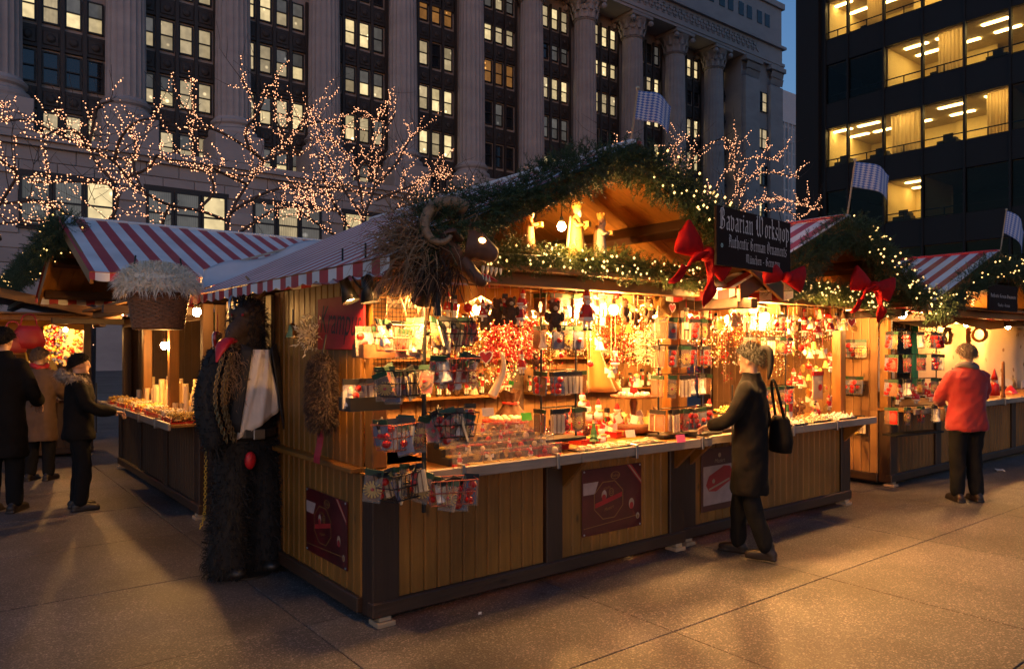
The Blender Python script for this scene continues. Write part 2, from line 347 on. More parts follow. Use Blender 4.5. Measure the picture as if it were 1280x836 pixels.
bx_ = MB().box(-.55, .55, -.08, .06, -.85, .85).mesh('attic_window', P_DARK)
for x in list(np.arange(60, 92, 4.1)):
    for dx in (-.9, .9): put('window', bx_, hall, (x+dx, -1.5, 46.2))
# window bays: dark metal infill, four sashes across
wf = MB()
for (a, b, c_, d) in ((-.62, -.5, -1.35, 1.35), (.5, .62, -1.35, 1.35), (-.5, .5, 1.25, 1.35), (-.5, .5, -1.35, -1.22), (-.5, .5, -.04, .06)): wf.box(a, b, -.16, .02, c_, d)
wf_me = wf.mesh('window_frame', frame_m)
pane_me = {}
def pane_of(mt):
    if mt.name not in pane_me:
        up = MB().box(-.5, .5, -.05, -.03, .06, 1.25).mesh('pane', mt); lo = MB().box(-.5, .5, -.02, 0, -1.22, -.04).mesh('pane', mt); pane_me[mt.name] = (up, lo)
    return pane_me[mt.name]
sp = MB(); sp.box(-2.95, 2.95, -.25, .0, -.75, .75)
for j in range(4):
    x = -2.1+1.4*j; sp.box(x-.5, x+.5, -.32, -.24, -.5, .5, c=.05); sp.lathe([(.3, 0), (.3, .08), (.18, .14), (.05, .15)], 10, M=Matrix.Translation((x, -.32, 0)) @ Matrix.Rotation(PI/2, 4, 'X'))
for x in (-2.85, -1.4, 0, 1.4, 2.85): sp.box(x-.13, x+.13, -.4, -.24, -.75, 3.6)
sp_me = sp.mesh('spandrel', bronze)
ROWZ = [17.1, 21.4, 25.7, 30.0, 34.3, 37.75]
rw = random.Random(3)
for k in range(-3, 10):
    cx = 10.95+7.66*(k+.5)
    if cx > 84: continue
    u0 = proj((cx+2.5, YH+WY, 25))[0]
    if u0 < -20: continue
    for r, z in enumerate(ROWZ):
        v0 = proj((cx, YH+WY, z-1.5))[1]
        if v0 < -12: continue
        zs = z-1.5-.72 if r else z-2
        put('spandrel', sp_me, hall, (cx, WY, zs))
        mood = rw.choice(['lit', 'lit', 'lit', 'blind', 'mix', 'mix', 'dim', 'dark'])
        if (k, r) in ((3, 4), (4, 3)): mood = 'amb'
        if (k, r) in ((2, 4), (4, 1)): mood = 'dark'
        if (k, r) in ((0, 2), (-1, 2), (1, 2), (3, 1), (3, 2), (5, 3), (5, 1), (7, 3), (7, 4), (6, 3)): mood = 'lit'
        for j in range(4):
            x = cx-2.1+1.4*j
            u, v_, d = proj((x, YH+WY, z))
            if not (-30 < u < 1010 and v_ > -30): continue
            wd = put('window', wf_me, hall, (x, WY, z), scale=(.84, 1, .86))
            q = {'lit': [P_LIT, P_LIT, P_BLIND, P_BLIND], 'blind': [P_BLIND, P_BLIND, P_DIM], 'mix': [P_LIT, P_BLIND, P_DIM, P_DARK], 'dim': [P_DIM, P_DIM, P_DARK], 'dark': [P_DARK], 'amb': [P_AMB]}[mood]
            mt = rw.choice(q); up, lo = pane_of(mt)
            put('pane', lo, wd)
            put('pane', pane_of(P_DIM if (k < 3 and rw.random() < .55 and mt in (P_LIT, P_BLIND)) else mt)[0], wd)  # left bays: dimmer upper pane stands in for sky reflected in the glass
for cx in low_win + [7.12+7.66*k for k in range(5, 9)]:
    for j in range(3):
        x = cx-1.9+1.9*j; wd = put('window', wf_me, hall, (x, -1.62, 11.4), scale=(1.5, 1, 1.25)); mt = rw.choice([P_BLIND, P_BLIND, P_DIM, P_DIM, P_LIT, P_DARK]); up, lo = pane_of(mt); put('pane', lo, wd); put('pane', up, wd)
    MB().box(cx-3.0, cx+3.0, -1.66, -1.5, 9.5, 9.69).build('window_sill', bronze, hall); MB().box(cx-3.0, cx+3.0, -1.66, -1.5, 13.1, 13.4).build('window_head', bronze, hall)
for z in (20, 25, 30, 35):
    for j in (0, 1):
        wd = put('window', wf_me, hall, (88.1+1.2*j, -1.21, z)); up, lo = pane_of(rw.choice([P_LIT, P_DARK, P_BLIND])); put('pane', lo, wd); put('pane', up, wd)

# ================================================================ FAR GLASS TOWER
tw = mat('far_tower_glass', (.16, .21, .27), .25, var=.1, scale=.05)
N_, L_, b_ = nodes_of(tw)
br = N_.new('ShaderNodeTexBrick'); br.inputs['Scale'].default_value = 1; br.offset = 0; br.inputs['Brick Width'].default_value = 1.6; br.inputs['Row Height'].default_value = 3.6; br.inputs['Mortar Size'].default_value = .25
br.inputs['Color1'].default_value = (.10, .15, .2, 1); br.inputs['Color2'].default_value = (.2, .27, .33, 1); br.inputs['Mortar'].default_value = (.3, .36, .42, 1)
_g = N_.new('ShaderNodeNewGeometry'); _s = N_.new('ShaderNodeSeparateXYZ'); _c = N_.new('ShaderNodeCombineXYZ'); L_.new(_g.outputs['Position'], _s.inputs[0])
L_.new(_s.outputs[0], _c.inputs[0]); L_.new(_s.outputs[2], _c.inputs[1]); L_.new(_c.outputs[0], br.inputs['Vector']); L_.new(br.outputs[0], b_.inputs['Base Color'])
p = at_d(992, 434, 215)
tower = thing('glass_tower', 'slim blue glass tower in the gap between the stone hall and the dark office block', 'building', (p.x, p.y, 0))
MB().box(-11, 11, 0, 22, 0, 66).build('glass_wall', tw, tower)
cap = mat('tower_crown_panel', (.4, .45, .5), .5)
MB().box(-11, 11, -.3, 22, 66, 75).build('crown', cap, tower)
m = MB()
for i in range(12): m.box(-11+2*i-.12, -11+2*i+.12, -.35, 0, 0, 66)
m.build('fin', cap, tower)['kind'] = 'stuff'

# ================================================================ DARK OFFICE BLOCK
XD = 43.0
steel = mat('rust_brown_steel', (.010, .008, .008), .6, var=.15, scale=.6, bump=.15, bscale=3, per=.12)
glass = bpy.data.materials.new('clear_glass'); glass.use_nodes = True; t_ = glass.node_tree
for n in list(t_.nodes): t_.nodes.remove(n)
_o = t_.nodes.new('ShaderNodeOutputMaterial'); _a = t_.nodes.new('ShaderNodeBsdfTransparent'); _b = t_.nodes.new('ShaderNodeBsdfGlossy'); _x = t_.nodes.new('ShaderNodeMixShader')
_b.inputs['Roughness'].default_value = .02; _b.inputs['Color'].default_value = (.3, .3, .3, 1); _a.inputs[0].default_value = (.86, .84, .78, 1); _f = t_.nodes.new('ShaderNodeFresnel'); _f.inputs[0].default_value = 1.45
t_.links.new(_f.outputs[0], _x.inputs[0]); t_.links.new(_a.outputs[0], _x.inputs[1]); t_.links.new(_b.outputs[0], _x.inputs[2]); t_.links.new(_x.outputs[0], _o.inputs[0])
room_w = mat('office_wall', (.70, .55, .25), .8, var=.06); room_c = mat('office_ceiling', (.6, .5, .33), .8); room_f = mat('office_carpet', (.12, .10, .08), .9)
strip_m = mat('office_light_strip', (1, 1, 1), .5, emit=(1, .70, .26), es=30)
curt_m0 = mat('office_curtain', (.55, .47, .30), .85, var=.12, scale=(2, 6, .5)); furn = mat('office_furniture', (.03, .03, .03), .6)
curt_m = bpy.data.materials.new('office_curtain_sheer'); curt_m.use_nodes = True; t_ = curt_m.node_tree
_tl = t_.nodes.new('ShaderNodeBsdfTranslucent'); _tl.inputs[0].default_value = (.75, .58, .30, 1); _mx = t_.nodes.new('ShaderNodeMixShader'); _mx.inputs[0].default_value = .7; t_.nodes['Principled BSDF'].inputs['Base Color'].default_value = (.55, .45, .28, 1)
t_.links.new(t_.nodes['Principled BSDF'].outputs[0], _mx.inputs[1]); t_.links.new(_tl.outputs[0], _mx.inputs[2]); t_.links.new(_mx.outputs[0], t_.nodes['Material Output'].inputs[0])
blk = thing('dark_office_block', 'dark steel office block with wide lit office windows behind the stalls', 'building', (XD, 0, 0))
GZ = [4.9, 8.78, 12.6, 16.5, 20.4, 24.3]; GH = 2.3
my = [XD*q for q in (.558, .5252)]+[XD*(.476-.0492*i) for i in range(8)]          # mullion lines, far to near
ym = my[-1]
m = MB(); m.box(.05, 30, ym, 25.75, -.01, 3.5); m.box(.3, 1.5, my[0]+.1, 25.75, 0, 60); m.box(-.35, .3, 24.3, 25.8, 0, 60); m.box(7, 30, ym, 25.7, 3.5, 60)
m.box(.3, 8, 25.3, 25.74, 0, 60)
m.build('core', steel, blk)
for zi, z in enumerate(GZ):
    for i in range(len(my)-1):
        y1, y0 = my[i], my[i+1]
        MB().box(-.06, .18, y0+.02, y1-.02, z+GH+.05, z+3.9-.05 if zi < 5 else z+3.8).build('spandrel_panel', steel, blk)
m = MB(); m.box(.0, .35, my[0], 24.4, 3, 60); m.build('end_pier', steel, blk)
for y in my:
    m = MB(); m.box(-.16, .12, y-.05, y+.05, 3.5, 27); m.build('mullion', steel, blk)
m = MB(); m.box(-.10, .2, ym, my[0], 3.5, 4.9); m.build('lower_spandrel', steel, blk)
lit = {1: {2, 6, 7}, 2: {0, 1, 2, 3, 4, 6, 7}, 3: {2, 3, 4, 5, 6}, 4: {0, 1, 2, 3}, 5: {0, 1, 2}}
for zi, z in enumerate(GZ):
    m = MB(); m.box(.2, 7, ym, my[0], z-1.2, z-.35); m.box(.19, 7, ym, my[0], z-.35, z-.30, 1); m.build('floor_slab', [steel, room_f], blk)
    m = MB(); m.box(.2, 7, ym, my[0], z+GH+.02, z+GH+.1); m.build('ceiling', room_c, blk)
    for i in range(len(my)-1):
        y1, y0 = my[i]-.05, my[i+1]+.05; on = i in lit.get(zi, ())
        g = MB().box(.0, .02, y0, y1, z, z+GH).build('pane', glass, blk)
        m = MB(); m.box(.06, .1, y0, y1, z+.42, z+.48); m.box(.06, .1, y0, y1, z, z+.06); m.box(.06, .1, (y0+y1)/2-.025, (y0+y1)/2+.025, z, z+.42); m.build('rail', steel, g)
        if on:
            bw = MB(); bd = R.uniform(3.4, 5.6); bw.box(bd, bd+.1, my[i+1], my[i], z-.3, z+GH+.02)
            if i-1 not in lit[zi]: bw.box(.25, bd, my[i]-.09, my[i]-.04, z-.3, z+GH+.02)
            if i+1 not in lit[zi]: bw.box(.25, bd, my[i+1]+.04, my[i+1]+.09, z-.3, z+GH+.02)
            bw.build('partition', room_w, blk)
            for q in range(2):
                x = .9+1.9*q+R.uniform(-.2, .2); yy = (y0+y1)/2+R.uniform(-.3, .3)
                MB().box(x-.12, x+.12, yy-.62, yy+.62, z+GH-.03, z+GH+.015).build('light_strip', strip_m, blk)
            if (zi*7+i*3) % 5 in (0, 1):
                a0 = y0+.05; a1 = y0+(y1-y0)*R.uniform(.45, .98)
                MB().grid(lambda u, v: (.35+.06*math.sin(u*46), a0+(a1-a0)*u, z+.03+(GH-.05)*v), 60, 1).build('curtain', curt_m, blk)
            if R.random() < .6:
                m = MB(); yy = R.uniform(y0+.5, y1-.5); m.box(.5, 1.1, yy-.5, yy+.5, z-.3, z+.35); m.box(.7, .76, yy-.25, yy+.25, z+.4, z+.72); m.box(1.2, 1.6, yy-.2, yy+.2, z-.3, z+.65, c=.05); m.build('desk', furn, blk)
# ================================================================ BARE TREES WOUND WITH BULBS
bark = mat('bark', (.06, .045, .038), .9, var=.3, scale=(8, 8, 2), bump=.5, bscale=30)
bulb_tree = mat('string_bulb_rose', (1, .6, .4), .4, emit=(1, .42, .20), es=3.2, sample=False)
OCT_V = np.array([(1, 0, 0), (-1, 0, 0), (0, 1, 0), (0, -1, 0), (0, 0, 1), (0, 0, -1)], float)
OCT_F = np.array([(0, 2, 4), (2, 1, 4), (1, 3, 4), (3, 0, 4), (2, 0, 5), (1, 2, 5), (3, 1, 5), (0, 3, 5)])
def beads(name, pts, r, mt, parent=None, jit=.25):
    pts = np.asarray([tuple(p) for p in pts], float); n = len(pts); rr = r*(1+jit*(NR.random(n)*2-1))
    V = (pts[:, None, :]+OCT_V[None]*rr[:, None, None]).reshape(-1, 3); F = (OCT_F[None]+np.arange(n)[:, None, None]*6).reshape(-1, 3)
    o = soup(name, V, F, mt, parent); o['kind'] = 'stuff'; return o
def resample(path, step):
    out = [path[0]]; acc = 0
    for a, b in zip(path, path[1:]):
        L = (b-a).length; t = step-acc
        while t < L: out.append(a.lerp(b, t/L)); t += step
        acc = (L-(t-step))
    return out
def smooth(path, n=2):
    for _ in range(n):
        q = [path[0]]
        for a, b in zip(path, path[1:]): q += [a.lerp(b, .25), a.lerp(b, .75)]
        path = q+[path[-1]]
    return path
def lit_tree(label, base, Y, limbs, seed, twigs=4.0, dens=.045, lit_frac=.62, rad=.06, br=.0115):
    """limbs: pixel polylines traced on the photo; each point is given its own distance about the trunk"""
    rr = random.Random(seed); root = thing('bare_tree', label, 'tree', (0, 0, 0), group='bare trees wound with bulbs')
    b = at_y(base[0], base[1], Y); gp = Vector((b.x, Y, 0)); root.location = gp
    tr = MB(); cr = MB(); lights = []; top = b-gp
    tr.tube(smooth([Vector((0, 0, -.1)), Vector((.05, .02, top.z*.5)), top]), [rad*1.5]*3+[rad*1.25]*20 if False else rad*1.35, 8)
    for z in np.arange(1.4, top.z, .05): q = z*18; p = top*(z/top.z); lights.append(p+Vector((math.cos(q), math.sin(q), 0))*rad*1.4)
    def branch(path, r0, r1, lit, lev):
        path = smooth([Vector(p) for p in path], 2); k = len(path); rs = [r0+(r1-r0)*i/(k-1) for i in range(k)]
        (tr if lev == 0 else cr).tube(path, rs, 5 if lev < 2 else 3, caps=False)
        if lit:
            for i, p in enumerate(resample(path, dens*(1 if lev == 0 else 1.25))):
                q = rr.uniform(0, 6.28); t = min(1, i/max(1, k)); a = r0*1.05+.02
                lights.append(p+Vector((math.cos(q)*a, math.sin(q)*a, rr.uniform(-.04, .04)+math.sin(q*2)*a*.5)))
        if lev < 2:
            L = sum((b_-a_).length for a_, b_ in zip(path, path[1:]))
            n = int(L*(twigs if lev == 0 else twigs*.75))
            for _ in range(n):
                i = rr.randrange(max(1, k//5), k); p = path[i]; d = (path[min(i+1, k-1)]-path[i-1]).normalized()
                side = Vector((rr.uniform(-1, 1), rr.uniform(-1, 1), rr.uniform(-.25, 1))).normalized(); d2 = (d*.5+side*.9).normalized()
                ln = rr.uniform(.35, 1.15)*(1 if lev == 0 else .6); q = [p]
                for s_ in range(3):
                    d2 = (d2+Vector((rr.uniform(-.5, .5), rr.uniform(-.5, .5), rr.uniform(-.25, .45)))*.6).normalized(); q.append(q[-1]+d2*ln/3)
                branch(q, max(r1*.55, .006), .003, rr.random() < (lit_frac if lev == 0 else lit_frac*.45), lev+1)
    for lm in limbs:
        dy = rr.uniform(-1.3, 1.3); pts = []
        for i, (x, y) in enumerate(lm):
            t = i/(len(lm)-1); pts.append(at_y(x, y, Y+dy*t)-gp)
        branch(pts, rad*.62, .018, True, 0)
    tr.build('trunk', bark, root, smooth=True); cr.build('crown', bark, root)
    beads('light_bulbs', lights, br, bulb_tree, root)
    return root
lit_tree('bare tree wound with rose bulbs above the roof corner that carries a fir garland', (112, 300), 17, [
    [(112, 300), (90, 284), (45, 274), (0, 280)], [(112, 300), (80, 262), (40, 250), (0, 256), (-40, 240)], [(112, 300), (150, 262), (143, 228), (90, 227), (40, 228)],
    [(143, 228), (120, 205), (111, 183), (79, 172), (36, 148), (4, 152)], [(111, 183), (118, 150), (118, 132), (142, 126)], [(143, 201), (150, 170), (172, 150), (195, 148)], [(111, 183), (95, 162), (75, 160), (54, 172)],
    [(158, 222), (190, 210), (195, 190), (215, 205)], [(0, 300), (-10, 270), (10, 240), (25, 215), (0, 200)]], 21)
lit_tree('bare tree wound with rose bulbs over the wide striped awning, tall forked limbs', (282, 300), 16.5, [
    [(282, 300), (287, 266), (309, 230), (330, 201), (352, 179), (373, 161), (391, 132)], [(330, 201), (309, 183), (305, 161), (323, 143), (334, 112)], [(323, 143), (315, 122), (301, 97)],
    [(282, 275), (248, 262), (212, 258), (179, 240), (158, 222), (143, 201), (111, 183), (79, 172)], [(201, 290), (206, 268), (212, 258)], [(309, 230), (280, 218), (258, 205), (240, 212)],
    [(330, 201), (300, 178), (262, 158), (235, 160), (238, 140), (222, 126)], [(373, 161), (400, 150), (430, 158)], [(330, 201), (352, 190), (382, 196), (362, 182), (345, 150)],
    [(287, 266), (330, 240), (370, 232), (400, 245), (420, 235)], [(300, 290), (340, 262), (365, 258), (390, 262)], [(179, 240), (165, 212), (172, 182), (160, 160)], [(248, 262), (270, 240), (262, 215), (240, 210)]], 22)
lit_tree('bare tree wound with rose bulbs, low spreading crown in front of the stone column bases', (448, 318), 16.2, [
    [(448, 318), (455, 270), (450, 232), (440, 200), (420, 180), (400, 165)], [(455, 270), (470, 232), (472, 195), (480, 165), (493, 145)], [(470, 232), (500, 200), (510, 175), (528, 162)],
    [(455, 285), (495, 262), (530, 250), (560, 235), (588, 236)], [(495, 262), (520, 228), (545, 215), (560, 220)], [(448, 300), (420, 262), (405, 225), (402, 195)], [(448, 310), (415, 292), (390, 275), (372, 262)],
    [(455, 270), (430, 240), (415, 205), (405, 185)], [(470, 250), (505, 236), (535, 225), (545, 205)], [(450, 300), (490, 285), (520, 268), (545, 262)], [(440, 220), (462, 195), (468, 172)], [(420, 262), (395, 262), (380, 245)]], 23, twigs=4.6)
lit_tree('bare tree wound with rose bulbs rising behind the black lettered signboard', (875, 300), 15.5, [
    [(875, 300), (880, 268), (895, 235), (912, 205), (918, 180)], [(875, 300), (868, 262), (858, 228), (862, 200), (872, 168)], [(868, 262), (845, 232), (820, 205), (800, 182), (765, 178)], [(858, 228), (838, 205), (845, 180), (852, 172)],
    [(880, 268), (905, 262), (925, 235), (915, 205), (945, 195), (972, 200)], [(925, 235), (950, 212), (975, 218), (1000, 222)], [(890, 285), (930, 262), (955, 245), (985, 250), (1022, 262)], [(955, 262), (985, 262), (1000, 275)], [(820, 205), (790, 212), (760, 190)],
    [(845, 232), (822, 228), (806, 215)], [(862, 200), (885, 180), (905, 172)]], 24, twigs=3, dens=.06, br=.0155)
lit_tree('bare tree wound with rose bulbs, only its top twigs showing over the garlanded roof', (672, 275), 20, [
    [(672, 275), (668, 250), (660, 238), (648, 232)], [(668, 250), (680, 238), (695, 234)], [(672, 262), (690, 246), (700, 238)]], 25, twigs=4, dens=.06)
# ================================================================ MARKET STALLS
honey = wood('honey_pine', (.27, .115, .018), 'z', .42, per=.14)
honey_x = wood('honey_pine_across', (.27, .115, .018), 'x', .45); honey_y = wood('honey_pine_along', (.27, .115, .018), 'y', .45)
dark = wood('dark_stained_wood', (.038, .018, .010), 'z', .5, per=.1); dark_x = wood('dark_stained_rail', (.05, .024, .012), 'x', .5); dark_y = wood('dark_stained_beam', (.05, .024, .012), 'y', .5)
soffit = wood('soffit_pine', (.34, .15, .03), 'x', .5, per=.12); beam_m = wood('lintel_pine', (.30, .15, .05), 'x', .55); beam_y = wood('lintel_pine_along', (.36, .19, .07), 'y', .55)
grey_edge = wood('weathered_counter_edge', (.30, .235, .18), 'x', .55); grey_edge_y = wood('weathered_counter_edge_along', (.30, .235, .18), 'y', .55)
inner = wood('interior_board', (.30, .15, .045), 'z', .6, per=.15); raw = wood('raw_wood_block', (.5, .36, .22), 'x', .7)
shaded_wood = wood('smoked_board', (.07, .033, .012), 'z', .6, per=.15)  # shade on the candle and bag stalls is put into this darker board colour
shade_blk = mat('black_floor', (.02, .015, .012), .9)
drape_m = mat('golden_cloth', (.42, .22, .04), .8, var=.15, scale=5, sheen=.3)
chrome = mat('steel_clip', (.5, .5, .5), .3, metal=1)
def stripe_mat(name, axis):
    m = mat(name, (.8, .8, .8), .45, var=.06, scale=3, bump=.1, bscale=25); N, L, b = nodes_of(m)
    g = N.new('ShaderNodeNewGeometry'); s = N.new('ShaderNodeSeparateXYZ'); L.new(g.outputs['Position'], s.inputs[0])
    d = N.new('ShaderNodeMath'); d.operation = 'DIVIDE'; d.inputs[1].default_value = .215; L.new(s.outputs['xyz'.index(axis)], d.inputs[0])
    f = N.new('ShaderNodeMath'); f.operation = 'FRACT'; L.new(d.outputs[0], f.inputs[0]); c = N.new('ShaderNodeMath'); c.operation = 'GREATER_THAN'; c.inputs[1].default_value = .52; L.new(f.outputs[0], c.inputs[0])
    no = N.new('ShaderNodeTexNoise'); no.inputs['Scale'].default_value = 2.5; no.inputs['Detail'].default_value = 6; L.new(g.outputs['Position'], no.inputs['Vector'])
    di = N.new('ShaderNodeMapRange'); L.new(no.outputs[0], di.inputs[0]); di.inputs[1].default_value = .3; di.inputs[2].default_value = .7; di.inputs[3].default_value = .78; di.inputs[4].default_value = 1.05
    x = N.new('ShaderNodeMix'); x.data_type = 'RGBA'; L.new(c.outputs[0], x.inputs['Factor']); x.inputs['A'].default_value = (.82, .82, .84, 1); x.inputs['B'].default_value = (.50, .035, .045, 1)
    y = N.new('ShaderNodeMix'); y.data_type = 'RGBA'; y.blend_type = 'MULTIPLY'; y.inputs['Factor'].default_value = 1; L.new(x.outputs['Result'], y.inputs['A']); L.new(di.outputs[0], y.inputs['B']); L.new(y.outputs['Result'], b.inputs['Base Color']); return m
str_y = stripe_mat('striped_awning', 'y'); str_x = stripe_mat('striped_awning_across', 'x')
awn_in = mat('awning_underside', (.6, .42, .25), .7)

def vplank(w, h, t=.022, c=.009): return MB().prism([(0, t), (0, c), (c, 0), (w-c, 0), (w, c), (w, t)], 0, h)
PL = {}
def plank_run(parent, p0, p1, z0, z1, wd, mt, name='plank', face=1):
    """upright tongue-and-groove boards from p0 to p1 (local xy); their visible face on the right of the run direction"""
    p0 = Vector((*p0, 0)); p1 = Vector((*p1, 0)); L = (p1-p0).length; n = max(1, round(L/wd)); w_ = L/n; a = math.atan2(p1.y-p0.y, p1.x-p0.x)
    key = (round(w_, 4), round(z1-z0, 3), mt.name)
    if key not in PL: PL[key] = vplank(w_-.003, z1-z0).mesh('plank', mt)
    for i in range(n): put(name, PL[key], parent, p0+(p1-p0)*(i/n)+Vector((0, 0, z0)), (0, 0, a))
def slope_board_mesh(half, rise, wd, mt):
    """one roof board from eave to ridge in xz, wd wide in y"""
    v = Vector((half, 0, rise)).normalized(); nrm = Vector((-v.z, 0, v.x)); L = math.hypot(half, rise); m = MB()
    q = [Vector((0, 0, 0)), v*L, v*L+nrm*.02, nrm*.02]; vs = []
    c = .006
    for y in (c*.3, wd-c*.3): vs += [tuple(p+Vector((0, y, 0))) for p in q]
    m.add(vs, [(0, 1, 2, 3)[::-1], (4, 5, 6, 7), (0, 1, 5, 4), (1, 2, 6, 5), (2, 3, 7, 6), (3, 0, 4, 7)]); return m.mesh('roof_board', mt)

def make_stall(label, loc, rz, W, D, gx, gh, gf, gb, ze, zr, stripes, posts=(), left='open', right='open', lintel=True, turned=False, brackets=(), counter=(0, 1), wallh=2.06, back=True, group=None, depth_side=None, frontpl=True, cloth=True, dark_front=False):
    r = thing('market_stall', label, 'market stall', loc, rz, group)
    ax, ay = ('y', 'x') if turned else ('x', 'y')
    hx, hy, dx_, bmx, gex, sof = (honey_y, honey_x, dark_y, beam_y, grey_edge_y, honey_y) if turned else (honey_x, honey_y, dark_x, beam_m, grey_edge, soffit)
    fm = shaded_wood if dark_front else honey
    ps = sorted([.09]+list(posts)+[W-.09])
    for i, x in enumerate(ps):
        wd = .075 if 0 < i < len(ps)-1 else .09
        MB().box(x-wd, x+wd, -.022, .12, .05, .885, c=.008).build('post', dark, r)
    for a, b in zip(ps, ps[1:]): plank_run(r, (a+.085, 0), (b-.085, 0), .13, .885, .098, fm)
    MB().box(-.005, W+.005, -.035, .04, .055, .15, c=.01).build('base_rail', dx_, r)
    for x in (.02, W-.14):
        MB().box(x, x+.12, -.05, .07, 0, .03, c=.004).build('foot_block', raw, r); MB().box(x+.02, x+.1, -.03, .05, .03, .055, c=.004).build('foot_block', raw, r)
    MB().box(.02, W-.02, .14, D-.02, .03, .06).build('floor', shade_blk, r)
    c0, c1 = counter[0]*W, counter[1]*W
    MB().box(c0+.01, c1-.01, -.27, .62, .895, .925, c=.004).build('counter_top', hx, r)
    n = max(1, round((c1-c0)/1.45))
    for k in range(n): MB().box(c0+(c1-c0)*k/n+.002, c0+(c1-c0)*(k+1)/n-.002, -.30, -.27, .872, .94, c=.005).build('counter_edge', gex, r)
    for x in np.arange(c0+.45, c1-.1, .75): MB().box(x-.012, x+.012, -.312, -.25, .855, .955, c=.003).build('edge_clip', chrome, r)
    for x in brackets:
        MB().prism([(-.26, 0), (0, -.24), (0, 0)], -.02, .02, M=Matrix.Translation((x, -.001, .892)) @ Matrix(((0, 0, 1, 0), (1, 0, 0, 0), (0, 1, 0, 0), (0, 0, 0, 1)))).build('bracket', fm, r)
    if back:
        plank_run(r, (.02, D), (W-.02, D), .06, 2.06, .16, inner, 'back_board')
        for z in (1.15, 1.52): MB().box(.1, W-.1, D-.26, D-.002, z, z+.025, c=.003).build('shelf', hx, r)
    for x in (.05, W-.05): MB().box(x-.05, x+.05, D-.1, D-.003, .0, ze+.1).build('back_post', dx_, r)
    if cloth:
        MB().grid(lambda u, v: (.05+(W-.1)*u, .0+(D-.05)*v, 2.05-.03*math.sin(PI*u*3)**2-.02*math.sin(v*9)), 18, 8).build('ceiling_cloth', drape_m, r)
        MB().grid(lambda u, v: (.03+(W-.06)*u, .02+.03*math.sin(u*46), 2.05-(.06+.09*abs(math.sin(PI*u*3.5)))*v), 70, 3).build('valance', drape_m, r)
    for side, x, kind in (('l', 0, left), ('r', W, right)):
        ds = depth_side or D
        if kind in ('low', 'wall', 'dark'):
            lm = (shaded_wood if dark_front else inner) if kind == 'dark' else fm
            run = lambda z0, z1, y0, y1, mt_: plank_run(r, (x, y1), (x, y0), z0, z1, .098, mt_) if side == 'l' else plank_run(r, (x, y0), (x, y1), z0, z1, .098, mt_)
            run(.13, .885, .13, ds-.08, lm)
            MB().box(x-.03, x+.03, .125, ds-.01, .055, .15, c=.008).build('base_rail', dark_x if turned else dark_y, r)
            MB().box(x-.025 if side == 'l' else x-.09, x+.09 if side == 'l' else x+.025, ds-.078, ds+.05, .05, 2.05, c=.008).build('post', dark, r)
            if kind in ('wall', 'dark'):
                if kind == 'wall': run(.93, wallh, .13, ds-.08, lm); MB().box(x-.07, x+.5, .13, ds-.08, .895, .925, c=.004).build('side_counter', hy, r)
                else: run(.888, wallh, .13, ds-.08, lm)
    # gable roof
    gl, gr = gx-gh, gx+gh; L = gb-gf; n = int(L/.135); wd = L/n; rise = zr-ze
    bm = slope_board_mesh(gh, rise, wd, sof)
    for i in range(n):
        put('roof_board', bm, r, (gl, gf+i*wd, ze)); put('roof_board', bm, r, (gr, gf+(i+1)*wd, ze), (0, 0, PI))
    sl = math.atan2(rise, gh)
    def onroof(s, t, off): return Vector((gl+gh*t, 0, ze+rise*t))+Vector((-math.sin(sl), 0, math.cos(sl)))*off if s < 0 else Vector((gr-gh*t, 0, ze+rise*t))+Vector((math.sin(sl), 0, math.cos(sl)))*off
    for s in (-1, 1):
        for t in (.1, .55):
            p = onroof(s, t, -.045); M_ = Matrix.Translation(p) @ Matrix.Rotation(-sl if s < 0 else sl, 4, 'Y')
            MB().box(-.05, .05, gf+.02, gb-.02, -.05, .043, M=M_, c=.006).build('purlin', dark_x if turned else dark_y, r)
        # rake boards at the front
        a = onroof(s, -.02, -.09); b = onroof(s, 1.0, -.09); up = Vector((0, 0, .13)); y0, y1 = gf-.03, gf-.002
        m = MB(); m.add([(*a.xz[:1], y0, a.z), (b.x, y0, b.z), (b.x, y0, b.z+.13), (a.x, y0, a.z+.13), (a.x, y1, a.z), (b.x, y1, b.z), (b.x, y1, b.z+.13), (a.x, y1, a.z+.13)], [(0, 1, 2, 3), (7, 6, 5, 4), (0, 4, 5, 1), (3, 2, 6, 7), (0, 3, 7, 4), (1, 5, 6, 2)])
        m.build('rake_board', hx, r)
        # striped canvas with a scalloped drop edge
        def cv(u, v, s=s):
            t = -.05+1.05*u; q = onroof(s, t, .036-.006*math.sin(PI*u)*(.6+.4*math.sin(v*L*7))); return (q.x, gf-.05+(L+.1)*v, q.z)
        aw = MB().grid(cv, 6, 40).build('awning', stripes, r, smooth=True)
        e = onroof(s, -.05, .028)
        MB().grid(lambda u, v: (e.x+(-.006 if s < 0 else .006)*math.sin(u*60), gf-.05+(L+.1)*u, e.z-(.055+.02*abs(math.sin(PI*u*L/.215)))*v), 160, 1).build('valance', stripes, aw)
    MB().box(gx-.05, gx+.05, gf-.04, gb, zr+.02, zr+.05, c=.008).build('ridge_cap', str_x if not turned else str_y, r)
    if lintel:
        MB().box(gl+.12, gr-.12, -.34, -.24, 2.035, 2.115, c=.006).build('lintel', bmx, r)
        MB().box(gl+.1, gr-.1, -.46, -.08, 2.117, 2.145, c=.004).build('gable_shelf', bmx, r)
        for x in (gl+.2, gr-.2):
            MB().box(x-.045, x+.045, gf+.1, .1, 1.955, 2.034, c=.005).build('bearer', dark_x if turned else dark_y, r)
    for x in (.07, W-.07): MB().box(x-.05, x+.05, .02, .12, .926, 2.07, c=.006).build('corner_post', fm, r)
    return r
